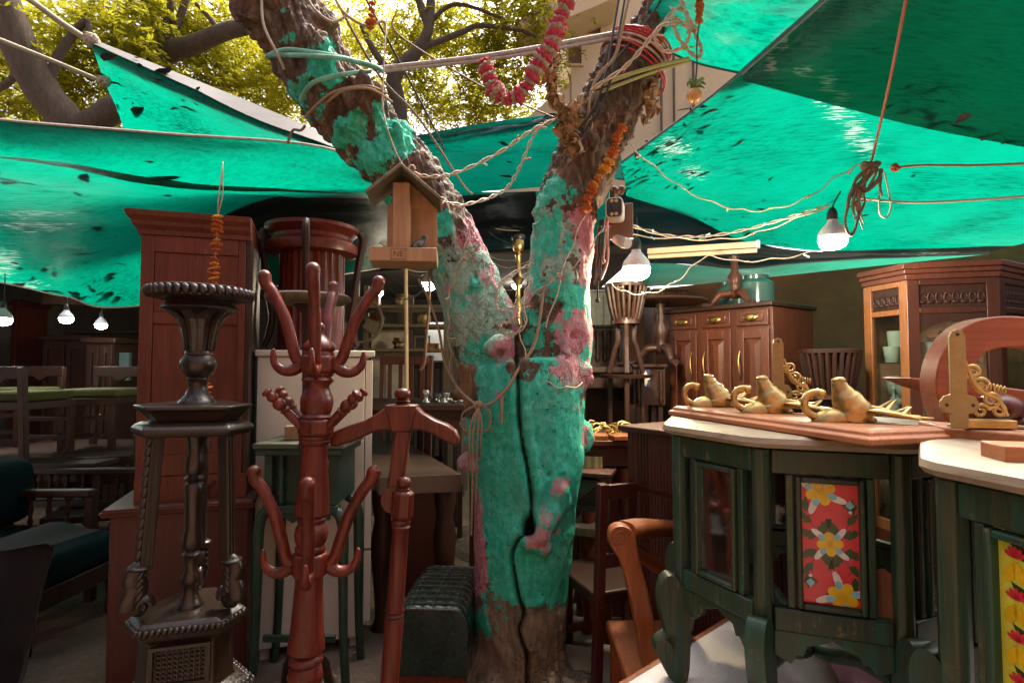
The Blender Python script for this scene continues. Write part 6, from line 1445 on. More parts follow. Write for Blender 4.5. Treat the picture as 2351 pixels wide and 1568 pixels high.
# workbench with brass odds and ends
def bench():
    zt = P(1390, 1010, 3.05).z; x0, x1 = P(1330, 1010, 3.05).x, P(1462, 1010, 3.05).x
    r = thing('carving_bench', 'reddish carved leg bench heaped with brass odds and ends', 'bench', ((x0+x1)/2, 3.2, 0))
    w = x1-x0; MB().b2((-w/2, -.15, zt-.14), (w/2, .35, zt-.03)).build('apron', M['wardrobe_low'], r, bevel=.003)
    MB().b2((-w/2-.02, -.18, zt-.029), (w/2+.02, .38, zt)).build('top', M['wardrobe_low'], r, bevel=.004)
    for x in (-w/2+.05, w/2-.05):
        for y in (-.1, .3): MB().lathe([(.03, 0), (.04, .05), (.025, .1), (.05, .3), (.045, .5), (.03, .6), (.055, zt-.25), (.045, zt-.15)], 14, (x, y, 0)).build('leg', M['wardrobe'], r, smooth=60)
    for i, (dx, dy, w_, lb) in enumerate(((-.08, -.1, .17, 'left'), (.10, -.13, .17, 'right'))):
        o = MB().box((r.location.x+dx, 3.2+dy, zt+.014), (w_, .12, .024), (0, 0, R(-6+14*i))).build('brass_base_board', M['orange'], bevel=.003); tag(o, ('left' if i == 0 else 'right')+' one of two small orange boards on the bench of brass pieces', 'board')
    rng = random.Random(5); mats = ('brass', 'brass_dull', 'brass')
    for i in range(26):
        x, y = r.location.x+rng.uniform(-w/2, w/2), 3.2+rng.uniform(-.02, .32); z_ = zt+.004; mb = MB(); k = i % 4; s = rng.uniform(.7, 1.3)
        if k == 0:
            pts = [(x+.035*s*math.cos(t*.5+i), y+.01*math.sin(t), z_+.012+.03*s*abs(math.sin(t*.26))) for t in range(13)]; mb.tube(pts, .006*s, 8)
        elif k == 1: mb.lathe([(.03*s, 0), (.034*s, .006), (.012*s, .012), (.010*s, .03*s), (.02*s, .04*s), (.001, .05*s)], 14, (x, y, z_))
        elif k == 2: mb.ball((x, y, z_+.014*s), (.04*s, .02*s, .014*s), 12, 8, Matrix.Rotation(i, 3, 'Z')); mb.tube([(x, y, z_+.02*s), (x+.03*s, y, z_+.05*s), (x+.05*s, y+.01, z_+.045*s)], .006*s, 8)
        else: mb.tube(cr([(x-.03*s, y, z_+.006), (x-.02*s, y+.02, z_+.05*s), (x+.02*s, y+.02, z_+.05*s), (x+.03*s, y, z_+.006)], 4), .006*s, 8)
        o = mb.build('brass_fitting', M[mats[i % 3]], smooth=60); tag(o, ('brass arched handle', 'brass knob on a round plate', 'brass oval plate with hook', 'brass loop handle')[k]+' in the heap on the carving bench', 'fitting', 'brass odds and ends on the bench')
bench()
def drawer_table():
    L, Rr = P(1290, 1090, 2.98), P(1400, 1090, 2.90); r, W = framed('drawer_table', 'small dark table with diamond carved drawer right of the trunk', 'table', L, Rr)
    z = lambda y: F(r, 1390, y)[1]; zt = z(1086); m_ = M['wardrobe_low']; dp = .4
    MB().b2((-.02, -.02, zt-.022), (W+.01, dp, zt)).build('top', m_, r, bevel=.004)
    zb = z(1178)
    dr = MB().b2((.03, .0, zb), (W-.045, .03, zt-.04)).build('drawer', M['dark'], r, bevel=.003)
    u0, u1 = .045, W-.06; h0, h1 = zb+.03, zt-.06; um = (u0+u1)/2; hm = (h0+h1)/2
    MB().add([(u0, -.001, h0), (u1, -.001, h0), (u1, -.001, h1), (u0, -.001, h1), (um, -.03, hm)], [(0, 1, 4), (1, 2, 4), (2, 3, 4), (3, 0, 4)]).build('diamond_boss', M['dark'], dr, smooth=0)
    for u in (0, W-.045):
        for y in (.0, dp-.06): MB().bar((u+.022, y+.022, 0), (u+.022, y+.022, zt-.023), .05, .05).build('leg', m_, r, bevel=.006)
    MB().b2((.03, .03, z(1240)), (W-.05, dp-.06, z(1222))).build('shelf', M['oldw'], r)
    a = wmat(r) @ Vector((F(r, 1330, 1070)[0], .1, zt+.001))
    bx = thing('striped_box', 'small open box of striped pale wood on the drawer table', 'box', tuple(a), R(-10))
    w, d, h = .10, .10, .062
    for i in range(5): MB().b2((w*i/5, 0, 0), (w*(i+1)/5-.001, .006, h)).build('stave', M['lightw'] if i % 2 else M['ply'], bx)
    for i in range(5): MB().b2((0, .0065+d*i/5, 0), (.006, .0065+d*(i+1)/5-.001, h)).build('stave', M['ply'] if i % 2 else M['lightw'], bx); MB().b2((w-.006, .0065+d*i/5, 0), (w, .0065+d*(i+1)/5-.001, h)).build('stave', M['ply'] if i % 2 else M['lightw'], bx)
    MB().b2((0, d+.007, 0), (w, d+.013, h)).build('stave', M['lightw'], bx); MB().b2((.007, .007, .001), (w-.007, d, .006)).build('bottom', M['lightw'], bx)
drawer_table()
dark_chair(P(1380, 1300, 2.75).x+.05, 2.75, R(200), 'dark red chair with turned legs behind the scroll chair', 'wardrobe_low', 'dark', .95)
MB_c = MB(); cp = [PZ(x, y, .062) for x, y in ((1288, 1552), (1300, 1478), (1348, 1484), (1398, 1466), (1462, 1520), (1440, 1600), (1330, 1640))]
MB_c.slab([(p.x, p.y) for p in cp], .056, .062); o = MB_c.build('cardboard_sheet', M['card'], smooth=0); tag(o, 'flat pale cardboard sheet on the ground right of the trunk', 'cardboard')
# octagonal glass display cabinet -------------------------------------------
M['mirror'] = m_plain('added_mirror', (0.55, 0.55, 0.48), 0.22, 1.0, var=0.3)  # reflective backs added to brighten the inside of the display cabinet
M['dark2'] = m_wood('dark_red_wood', (0.035, 0.010, 0.006), (0.07, 0.022, 0.012), 0.4, coat=0.1)
def display_cabinet():
    pts = [P(1985, 800, 3.28), P(2086, 800, 2.98), P(2300, 800, 2.86), P(2400, 800, 3.15)]
    r = thing('display_cabinet', 'tall carved glass display cabinet full of glassware at right', 'display cabinet', (pts[1].x, pts[1].y+.4, 0))
    o = Vector((pts[1].x, pts[1].y+.4, 0)); Q_ = [Vector((p.x, p.y, 0))-o for p in pts]; zt = P(2086, 606, 2.98).z
    back = [Q_[3]+Vector((.12, .30, 0)), Q_[0]+Vector((.34, .44, 0))]
    ring = Q_+back; ce = sum(ring, Vector())/6
    def rp(k): return [tuple((ce+(p-ce)*k)[:2]) for p in ring]
    for (k, z0, z1) in ((1.07, zt-.03, zt), (1.045, zt-.055, zt-.031), (1.02, zt-.085, zt-.056)): MB().slab(rp(k), z0, z1).build('cornice', M['side'], r, smooth=10, bevel=.004)
    MB().slab(rp(1.0), .02, .55).build('base', M['side'], r, smooth=10); MB().slab(rp(.97), zt-.25, zt-.086).build('frieze_core', M['dark'], r, smooth=10)
    MB().slab(rp(.9), .56, .57).build('floor_shelf', M['dark'], r, smooth=10)
    for zz in (P(2086, 832, 2.98).z, P(2086, 960, 2.98).z): MB().slab(rp(.93), zz-.005, zz).build('glass_shelf', M['pane'], r, smooth=10)
    for i in range(6):
        a, c = ring[i], ring[(i+1) % 6]; nx = (c-a).normalized(); ny = Vector((-nx.y, nx.x, 0)); W = (c-a).length
        if ny.dot((a+c)/2-ce) > 0: ny = -ny
        m_ = Matrix((nx, ny, Vector((0, 0, 1)))).transposed()
        mat = M['teak'] if i == 0 else M['dark2']
        def put(mb, name, mt, parent=r, **k):
            mb.v = [tuple(m_ @ Vector(v)+a) for v in mb.v]; return mb.build(name, mt, parent, **k)
        if i >= 3: put(MB().b2((.0, .01, .551), (W, .03, zt-.086)), 'back_board', M['mirror']); continue
        z0, z1 = .551, zt-.086; st = .055 if W < .5 else .07
        zf = zt-.235
        for (u0, u1, b0, b1, nm) in ((0, st, z0, z1, 'stile'), (W-st, W, z0, z1, 'stile'), (st, W-st, z1-.03, z1, 'rail'), (st, W-st, zf-.03, zf, 'rail'), (st, W-st, z0, z0+.06, 'rail')): put(MB().b2((u0, 0, b0), (u1, .028, b1)), nm, mat, bevel=.003)
        fz = MB(); n = max(int((W-2*st)/.035), 3)
        for k in range(n):
            uc = st+(W-2*st)*(k+.5)/n; fz.tube([(uc+.014*math.cos(t*.55), .012, zf+.055+.024*math.sin(t*.55)) for t in range(11)], .006, 6)
            fz.ball((uc, .012, zf+.03), (.016, .008, .010), 8, 6)
        put(fz, 'carved_frieze', M['dark'], smooth=70)
        if i == 1:
            hh = zf-.03; arch = [(st, hh-.001)]+[(st+(W-2*st)*t, hh-.075-.035*math.cos((t-.5)*2*math.pi)*-1 if False else hh-.10+.06*math.sin(math.pi*t)) for t in [k/12 for k in range(13)]]+[(W-st, hh-.001)]
            put(MB().prism(arch, .004, .024), 'arched_rail', M['dark'], smooth=0)
        put(MB().b2((st, .012, z0+.06), (W-st, .016, zf-.03)), 'pane', M['pane'], smooth=0)
    rng = random.Random(11); wm = wmat(r)
    zs = (.571, P(2086, 960, 2.98).z+.001, P(2086, 832, 2.98).z+.001)
    for zz in zs[1:]:
        for i in range(22):
            t = rng.random()*1.75; a_, c_ = (Q_[0], Q_[1]) if t < .75 else (Q_[1], Q_[2]); tt = t/.75 if t < .75 else t-.75
            q = a_.lerp(c_, .12+.76*tt); q = q+(ce-q).normalized()*rng.uniform(.07, .17)
            h = rng.uniform(.09, .22); rr = rng.uniform(.022, .045)
            kinds = ([(rr*.8, 0), (rr*.8, .004), (.004, .01), (.004, h*.45), (rr*.7, h*.55), (rr, h*.8), (rr*.85, h), (rr*.8, h), (rr*.92, h*.8), (.003, h*.5)], [(rr*.75, 0), (rr*.8, h*.3), (rr, h*.9), (rr, h*.95), (rr*.92, h*.95), (rr*.72, .01), (.001, .01)], [(rr, 0), (rr*1.2, h*.3), (rr*.4, h*.6), (rr*.3, h*.85), (rr*.5, h*.9), (.002, h)])
            p_ = wm @ q; o_ = MB().lathe(kinds[i % 3], 14, (p_.x, p_.y, zz)).build('glass_vessel', M['glassware'], smooth=60); tag(o_, ('stemmed goblet', 'plain glass tumbler', 'narrow necked glass bottle')[i % 3]+(' on the middle shelf' if zz == zs[1] else ' on the upper shelf')+' of the display cabinet', 'glassware', 'glassware in the display cabinet')
display_cabinet()
# ================================================================ lamps
M['glow'] = m_emit('lit_bulb_white', (1.0, 0.97, 0.90), 10.0)
M['gloww'] = m_emit('lit_bulb_warm', (1.0, 0.86, 0.62), 14.0)
M['cap'] = m_plain('bulb_cap', (0.42, 0.45, 0.47), 0.5, var=0.1)
def bulb(label, x, y, d, dia, warm=False, cord=None, power=6.0, group='bare bulbs hanging in the shop'):
    c = P(x, y, d); k = dia/2
    r = thing('hanging_bulb', label, 'bulb', (c.x, d, c.z-k*.75), 0, group); z0 = -(c.z-k*.75)
    MB().lathe([(.001, 0), (k*.5, k*.10), (k*.85, k*.30), (k*.99, k*.62), (k, k*.9), (k*.98, k*1.0)], 28).build('globe', M['gloww' if warm else 'glow'], r, smooth=80)
    MB().lathe([(k*1.0, k*1.01), (k*1.0, k*1.2), (k*.92, k*1.45), (k*.6, k*1.85), (k*.36, k*2.15), (k*.33, k*2.3)], 28).build('housing', M['cap'], r, smooth=60)
    MB().lathe([(k*.34, k*2.3), (k*.38, k*2.32), (k*.38, k*2.75), (k*.30, k*3.0), (k*.14, k*3.25)], 16).build('holder', M['black'], r, smooth=50)
    if cord:
        pts = [c+Vector((0, 0, k*2.4))]+[P(*q) for q in cord]
        MB().tube(cr([tuple(p) for p in pts], 6), .004, 6).build('cord', M['wireb'], r, world=True)
    ld = bpy.data.lights.new('bulb_light', 'POINT'); ld.energy = power*0.6; ld.color = (1, .80, .52) if warm else (1, .92, .78); ld.shadow_soft_size = k*.9
    lo = bpy.data.objects.new('bulb_light', ld); COL.objects.link(lo); lo.parent = r; lo.location = (0, 0, -k*.25)
    return r
bulb('large lit white bulb hanging under the right tarpaulin', 1912, 552, 2.75, .130, False, [(1917, 462, 2.75), (1930, 440, 2.8)], 17)
bulb('large lit bulb with warm glow just right of the tree', 1461, 622, 2.95, .142, True, [(1463, 545, 2.95), (1462, 500, 3.0)], 22)
bulb('lit bulb half cut off by the left edge of the picture', 6, 735, 4.2, .115, False, [(10, 690, 4.2), (12, 620, 4.3)], 2)
bulb('lit bulb hanging left of the dark tall cupboards at left', 152, 733, 4.9, .105, False, [(155, 690, 4.9), (160, 640, 4.9)], 2)
bulb('lit bulb nearest the wardrobe on its left side', 232, 747, 5.3, .10, False, [(236, 700, 5.3), (240, 660, 5.3)], 2)
bulb('small lit yellow bulb behind the right knob of the coat stand', 866, 672, 5.6, .12, True, [(868, 630, 5.6), (868, 580, 5.6)], 7)
bulb('lit bulb half hidden behind the left stem', 984, 655, 5.2, .14, False, [(988, 610, 5.2), (990, 570, 5.2)], 6)
bulb('dim far bulb glimpsed between the stems', 1186, 656, 7.2, .12, False, [(1190, 620, 7.2), (1190, 590, 7.2)], 4)
# unlit tube light
r = thing('tube_light', 'unlit beige tube light batten hanging above the sideboard', 'tube light', tuple(P(1490, 582, 3.6)))
a, b = P(1488, 578, 3.6), P(1736, 562, 3.3); MB().bar(a, b, .045, .035).build('batten', M['card'], r, world=True, bevel=.004); MB().bar(b, b+(b-a).normalized()*.02, .05, .04).build('end_cap', M['grey'], r, world=True)
MB().tube([a+Vector((0, -.01, -.035)), b+Vector((0, -.01, -.035))], .014, 10).build('tube', M['card'], r, world=True)

# ================================================================ ropes and wires
def rope(name, label, pts, r_, mat, n=8, cat='rope', group=None, twist=True, knots=(), seg=7):
    pp = cr([tuple(P(*q)) for q in pts], n)
    mb = MB(); mb.tube(pp, r_, seg)
    for q, kr in knots:
        c = P(*q); rng = random.Random(int(q[0]*7+q[1]))
        for i in range(2): mb.ball(c+Vector((rng.uniform(-kr, kr)*.6, rng.uniform(-kr, kr)*.4, rng.uniform(-kr, kr)*.6)), (kr*rng.uniform(.4, .6), kr*.4, kr*rng.uniform(.3, .5)), 8, 6, Matrix.Rotation(rng.uniform(0, 3), 3, 'Y'))
        for i in range(5):
            m_ = Euler((rng.uniform(-1.2, 1.2), rng.uniform(0, 3), 0)).to_matrix(); mb.tube([c+m_ @ Vector((kr*math.cos(t*.6)*.75, kr*.5*math.sin(t*1.2), kr*math.sin(t*.6)*.6)) for t in range(11)], r_*.85, 6)
    o = mb.build(name, M[mat], smooth=70); return tag(o, label, cat, group)
rope('tie_rope', 'upper thick tie rope running from top left to the tarpaulin peak', [(-60, -70, 3.7), (60, -5, 3.9), (140, 52, 4.1), (207, 96, 4.25)], .022, 'ropew', knots=[((210, 92, 4.2), .05)])
rope('tie_rope', 'lower tie rope running from the left edge to the tarpaulin', [(-60, 68, 3.9), (0, 92, 4.0), (120, 140, 4.2), (240, 190, 4.35)], .016, 'ropew', knots=[((240, 188, 4.3), .045)])
for i, (a, b) in enumerate((((868, 158), (1428, 74)), ((868, 165), (1428, 86)))):
    rope('grey_strap', ('upper' if i == 0 else 'lower')+' of two pale straps stretched between the two stems', [(*a, 2.52), ((a[0]+b[0])/2, (a[1]+b[1])/2+8, 2.58), (*b, 2.66)], .011 if i == 0 else .008, 'strap', cat='strap')
rope('dark_wire', 'thick dark wire slanting down behind the left stem to the tarpaulin', [(760, -20, 2.4), (868, 170, 2.6), (960, 270, 2.8), (1060, 420, 3.1), (1084, 445, 3.2)], .006, 'wirebr', cat='wire')
rope('dark_wire', 'second dark wire beside it slanting down from the top', [(830, -20, 2.4), (905, 120, 2.5), (1000, 300, 2.9), (1020, 345, 3.1)], .005, 'wireb', cat='wire')
rope('dark_wire', 'thin wire crossing the sky towards the right stem', [(910, 30, 2.5), (915, 80, 2.5), (1090, 190, 2.6), (1200, 240, 2.65), (1290, 278, 2.6)], .004, 'wirebr', cat='wire')
for i, x in enumerate((1398, 1412)):
    rope('dark_wire', ('left' if i == 0 else 'right')+' of two dark cables dropping beside the right stem', [(x+28, -30, 2.6), (x+12, 60, 2.58), (x-4, 160, 2.56), (x-30, 240, 2.55), (x-70, 300, 2.56)], .006, 'wireb', cat='wire')
rope('brown_cable', 'brown cable looping down the face of the right stem', [(1450, -30, 2.5), (1430, 60, 2.5), (1412, 130, 2.52), (1375, 172, 2.54), (1356, 220, 2.55), (1350, 300, 2.58), (1362, 360, 2.62)], .007, 'rope', cat='cable')
rope('dark_wire', 'dark wire running up right past the top of the right stem', [(1545, -40, 2.6), (1478, 60, 2.62), (1420, 130, 2.6), (1370, 190, 2.58)], .005, 'wireb', cat='wire')
# coloured cords wound round the stems
def coil(label, name, c, R_, ax, n, r_, mat, pitch, cat='cord', seed=0):
    rng = random.Random(seed); mb = MB(); ax = Vector(ax).normalized(); u = ax.orthogonal().normalized(); v = ax.cross(u); N = 26*n
    pts = []
    for i in range(N+1):
        a = i/26*2*math.pi; w_ = 1+.03*math.sin(a*1.7+seed)+rng.uniform(-.004, .004); pts.append(c+ax*(pitch*i/26+.012*math.sin(a*.9))+u*R_*w_*math.cos(a)+v*R_*w_*math.sin(a))
    mb.tube(pts, r_, 7); o = mb.build(name, M[mat], smooth=70); return tag(o, label, cat)
coil('red cords wound around the right stem', 'red_cord', P(1452, 140, 2.775), .165, (.42, 0, 1), 6, .0055, 'redcord', .012, seed=3)
coil('red cord hanging loosely on the right flank of the right stem', 'red_cord', P(1448, 170, 2.775), .178, (.55, 0, .9), 2, .005, 'redcord', .02, seed=5)
coil('white cord wound among the red cords', 'white_cord', P(1450, 146, 2.775), .168, (.4, 0, 1), 2, .006, 'wirew', .02, seed=9)
rope('green_rope', 'yellow green rope pulled from the right stem to the tarpaulin', [(1360, 205, 2.56), (1420, 180, 2.57), (1500, 155, 2.62), (1580, 135, 2.72)], .010, 'ygrope')
rope('green_rope', 'lower strand of yellow green rope leaving the right stem', [(1370, 215, 2.57), (1430, 192, 2.58), (1500, 166, 2.63), (1586, 140, 2.74)], .008, 'ygrope')
for i, (L) in enumerate(([(612, 130, 2.38), (660, 115, 2.33), (760, 128, 2.33), (850, 150, 2.4), (876, 160, 2.5)], [(615, 128, 2.36), (690, 128, 2.31), (790, 136, 2.33), (868, 158, 2.45)], [(690, 232, 2.44), (720, 190, 2.36), (800, 170, 2.36), (850, 165, 2.44)])):
    rope('painted_rope', ['top', 'middle', 'lowest'][i]+' paint splashed rope wrapped round the left stem', L, .010, 'greenrope')
for i, L in enumerate(([(745, 240, 2.40), (790, 208, 2.34), (850, 205, 2.36), (900, 235, 2.46)], [(700, 270, 2.45), (760, 215, 2.36), (840, 198, 2.36), (888, 215, 2.46)])):
    rope('jute_rope', ['lower', 'upper'][i]+' of two old cords round the big knot of the left stem', L, .006, 'rope')
rope('string', 'thin string hanging down the face of the left stem', [(888, 40, 2.4), (884, 100, 2.36), (880, 180, 2.36), (880, 260, 2.38), (905, 340, 2.42), (925, 380, 2.45)], .003, 'wirew', cat='string')
rope('string', 'frayed strip dangling left of the left stem', [(700, 290, 2.5), (690, 300, 2.48), (672, 300, 2.5), (660, 330, 2.5)], .006, 'oldw', cat='string')
for i, L in enumerate(([(600, -10, 2.35), (606, 60, 2.33), (640, 130, 2.33), (652, 160, 2.36)], [(700, -20, 2.30), (720, 20, 2.30), (760, 50, 2.32), (790, 40, 2.35), (800, 20, 2.36)], [(760, -20, 2.30), (790, 30, 2.32), (840, 60, 2.36), (880, 50, 2.4), (886, 80, 2.4)])):
    rope('looped_rope', ['pale cord down the outer side of the left stem top', 'small looped cord at the top of the left stem', 'pale cord trailing right from the top of the left stem'][i], L, .006, 'ropew', cat='cord')
# jute tie round the trunk with knot and hanging tail
rope('jute_tie', 'jute cord tied round the trunk with a big knot', [(1036, 860, 2.70), (1050, 890, 2.62), (1078, 918, 2.50), (1100, 930, 2.46), (1130, 925, 2.43), (1165, 890, 2.42), (1195, 840, 2.46), (1230, 780, 2.50), (1250, 650, 2.55)], .007, 'rope', knots=[((1098, 930, 2.45), .022), ((1150, 912, 2.425), .010)])
for i, (x, yb) in enumerate(((1082, 1228), (1092, 1150), (1100, 1050), (1074, 1120))):
    rope('jute_tail', ['longest', 'second longest', 'shortest', 'leftmost'][i]+' jute strand hanging from the trunk knot', [(1098, 935, 2.44), (x+6, 975, 2.43), (x+3, 1020, 2.43), (x+2, (1020+yb)/2, 2.46), (x, yb, 2.50)], .0045, 'rope')
rope('jute_tassel', 'short frayed jute tassel right of the trunk knot', [(1152, 914, 2.42), (1152, 940, 2.41), (1150, 970, 2.42)], .007, 'rope')
rope('jute_loop', 'loop of jute cord beside the trunk knot', [(1090, 932, 2.45), (1062, 950, 2.47), (1064, 985, 2.49), (1090, 990, 2.45), (1120, 985, 2.44), (1126, 950, 2.44), (1110, 932, 2.44)], .005, 'rope')
rope('long_cord', 'cord running down the outer edge of the left stem', [(960, 640, 2.62), (985, 690, 2.64), (1008, 760, 2.66), (1020, 830, 2.68), (1044, 880, 2.64)], .006, 'rope')
# fairy lights -------------------------------------------------------------------
LED = {k: m_plain('led_'+k, c, 0.3, var=0.1) for k, c in (('red', (0.7, 0.05, 0.05)), ('cyan', (0.25, 0.55, 0.6)), ('green', (0.05, 0.5, 0.15)), ('amber', (0.7, 0.4, 0.05)))}
_lm = MB().lathe([(.003, 0), (.004, .004), (.004, .020), (.003, .024)], 8).mesh('led_body', 60)
_lt = {k: MB().lathe([(.0042, 0), (.0048, .004), (.004, .010), (.001, .013)], 8).mesh('led_tip_'+k, 60) for k in LED}
def fairy(label, pts, n, seed=0, r_=.0042, mat='wirew', strands=2):
    rng = random.Random(seed); pp = [Vector(q) for q in cr([tuple(P(*q)) for q in pts], 10)]
    root = thing('string_lights', label, 'string lights', tuple(pp[0]), 0, 'strings of little lights')
    for s in range(strands):
        q = [p+Vector((.006*math.cos(i*.8+s*3.1), 0, .006*math.sin(i*.8+s*3.1))) for i, p in enumerate(pp)]
        MB().tube(q, r_*.8, 6).build('wire', M[mat], root, world=True)
    for i in range(n):
        p = pp[int((i+.5)/n*(len(pp)-1))]-pp[0]; rot = Euler((rng.uniform(1.2, 2.4), 0, rng.uniform(0, 6.28)))
        o = link('light', _lm, M['bone'], root, p, rot=rot); k = rng.choice(list(LED)); t = link('tip', _lt[k], LED[k], o, (0, 0, .0245))
    return root
fairy('string lights draped from the feeder up to the right stem', [(945, 400, 2.30), (1000, 405, 2.32), (1060, 392, 2.36), (1150, 348, 2.42), (1220, 300, 2.46), (1290, 265, 2.52), (1340, 215, 2.52)], 6, 1)
fairy('string lights in a low swag from the feeder roof to the tarpaulin', [(985, 440, 2.25), (1050, 470, 2.35), (1120, 455, 2.45), (1165, 430, 2.5), (1195, 380, 2.52), (1225, 310, 2.55), (1260, 275, 2.55)], 5, 2)
fairy('string lights running down the front of the left stem', [(1060, 480, 2.55), (1080, 520, 2.54), (1068, 570, 2.53), (1040, 640, 2.55), (1032, 700, 2.58), (1030, 760, 2.62), (1036, 850, 2.68)], 4, 3, strands=1)
fairy('string lights crossing the right stem and dropping to the knobs', [(1400, 480, 2.60), (1375, 540, 2.55), (1330, 600, 2.52), (1260, 650, 2.53), (1205, 700, 2.56), (1195, 760, 2.55), (1215, 840, 2.50), (1250, 875, 2.46), (1300, 890, 2.48), (1340, 880, 2.58)], 5, 4, strands=1)
fairy('string lights hanging straight down the right stem', [(1355, 215, 2.54), (1358, 300, 2.58), (1362, 360, 2.63), (1372, 420, 2.64), (1340, 500, 2.60), (1300, 600, 2.56), (1255, 750, 2.54)], 4, 5, strands=1)
fairy('long swag of string lights across the bright right tarpaulin', [(1442, 330, 2.7), (1510, 390, 2.75), (1590, 445, 2.8), (1680, 478, 2.85), (1760, 482, 2.85), (1850, 455, 2.8), (1930, 400, 2.75), (1990, 372, 2.7)], 6, 6, strands=1)
fairy('string lights looping behind the warm bulb', [(1400, 650, 2.9), (1440, 672, 2.85), (1500, 672, 2.9), (1560, 640, 3.1), (1620, 590, 3.3), (1700, 600, 3.3), (1800, 592, 3.2), (1905, 570, 2.8)], 6, 7, strands=1)
fairy('pair of pale wires from the camera board to the hanging bulb', [(1450, 518, 2.7), (1540, 542, 2.8), (1640, 540, 2.9), (1740, 520, 2.9), (1840, 490, 2.85), (1905, 470, 2.8)], 4, 8, strands=2)
fairy('string lights passing low under the beige tube light', [(1440, 540, 2.8), (1560, 548, 3.0), (1680, 548, 3.0), (1780, 520, 2.95), (1900, 474, 2.8)], 4, 9, strands=1)
fairy('tangled string lights looped at the top of the right stem', [(1560, -10, 2.35), (1580, 40, 2.34), (1600, 70, 2.34), (1570, 55, 2.33), (1520, 60, 2.33), (1505, 90, 2.34), (1530, 118, 2.34), (1570, 105, 2.33), (1580, 70, 2.33), (1545, 40, 2.34), (1560, 90, 2.34), (1600, 132, 2.35), (1608, 110, 2.35), (1590, 70, 2.35), (1560, 20, 2.36), (1500, 80, 2.45), (1440, 150, 2.52), (1360, 205, 2.54)], 9, 10, r_=.006)
fairy('string lights hanging in the crotch between the two stems', [(1225, 605, 2.60), (1160, 640, 2.50), (1140, 690, 2.48), (1150, 712, 2.47), (1190, 705, 2.48), (1170, 740, 2.47), (1150, 745, 2.47), (1165, 770, 2.47), (1205, 745, 2.48), (1200, 690, 2.5), (1222, 640, 2.55)], 4, 11, r_=.004)
for i in range(16):     # dim web of wires at the back of the shop
    rng = random.Random(100+i); x0 = rng.choice([(860, 1010), (1060, 1215)])
    xa, xb = x0[0]+rng.uniform(-20, 30), x0[1]+rng.uniform(-30, 40); y0, y1 = rng.uniform(560, 680), rng.uniform(560, 690); d = rng.uniform(3.6, 5.2)
    if i % 2: y0 -= 90; y1 -= 60
    rope('slack_wire', 'one of the slack wires webbing the dark back of the shop', [(xa, y0, d), ((xa+xb)/2, (y0+y1)/2+rng.uniform(10, 45), d), (xb, y1, d+.3)], .0035, ('wirew', 'wirebr', 'wireb')[i % 3], cat='wire', group='slack wires at the back')
rope('frayed_rope', 'dark frayed cord dangling left of the trunk', [(985, 620, 3.0), (985, 700, 3.0), (978, 780, 3.0), (975, 830, 3.0), (965, 850, 3.0)], .008, 'wirebr', cat='cord')
rope('bamboo_pole', 'thin upright bamboo pole behind the valet stand', [(931, 560, 3.7), (933, 760, 3.7), (934, 960, 3.7), (936, 1230, 3.7)], .013, 'lightw', cat='pole')
# right: red rope, knot bundle
rope('rust_rope', 'taut rust red rope dropping from the top right to the knot', [(2092, -60, 1.65), (2080, 0, 1.75), (2040, 200, 2.2), (1999, 378, 2.68)], .0055, 'rustrope')
rope('rust_rope', 'rust red rope running right from the knotted bundle', [(2060, 385, 2.68), (2120, 380, 2.66), (2240, 380, 2.6), (2400, 374, 2.5)], .0055, 'rustrope', knots=[((2055, 385, 2.68), .022)])
rope('pale_rope', 'pale cord running right below the rust red rope', [(1975, 455, 2.68), (2080, 465, 2.66), (2200, 462, 2.62), (2400, 448, 2.5)], .006, 'ropew', cat='cord')
bund = [[(2000, 380, 2.68), (1985, 410, 2.66), (1955, 440, 2.66), (1945, 480, 2.66), (1940, 515, 2.66), (1952, 540, 2.66), (1965, 520, 2.66), (1975, 470, 2.66)], [(2025, 390, 2.66), (2015, 415, 2.65), (1990, 438, 2.65), (1970, 430, 2.65), (1958, 470, 2.65), (1962, 500, 2.65)], [(2022, 388, 2.66), (2020, 430, 2.66), (2024, 452, 2.66)], [(2000, 385, 2.67), (1990, 400, 2.66), (1985, 425, 2.66), (1995, 440, 2.66)], [(2030, 395, 2.67), (2040, 440, 2.67), (2045, 475, 2.67), (2035, 500, 2.67), (2020, 490, 2.67), (2018, 450, 2.67)]]
r = thing('knotted_bundle', 'bundle of knotted grey cords and rags hanging under the right tarpaulin', 'cord bundle', tuple(P(1975, 545, 2.68)))
for i, L in enumerate(bund): MB().tube(cr([tuple(P(*q)) for q in L], 8), [.007, .010, .006, .008, .004] if i < 3 else .004, 8).build('cord', M['oldw' if i < 3 else 'ropew'], r, world=True, smooth=70)
rb = random.Random(8)
for i in range(9):
    x0, y0 = 1996+rb.uniform(-8, 32), 388; L = [(x0, y0, 2.67), (x0-rb.uniform(2, 30), y0+rb.uniform(20, 45), 2.66), (x0-rb.uniform(5, 55), y0+rb.uniform(50, 95), 2.66), (x0-rb.uniform(5, 50), y0+rb.uniform(60, 140), 2.66)]
    MB().tube(cr([tuple(P(*q)) for q in L], 6), [.005, .008, .004, .006, .002], 6).build('cord', M[('oldw', 'rope', 'wirebr')[i % 3]], r, world=True, smooth=70)
kb = MB(); 
for i in range(8): kb.ball(P(1995+random.uniform(-12, 34), 383+random.uniform(-8, 12), 2.67), (.022, .018, .014), 8, 6)
kb.build('knot', M['oldw'], r, world=True, smooth=80)
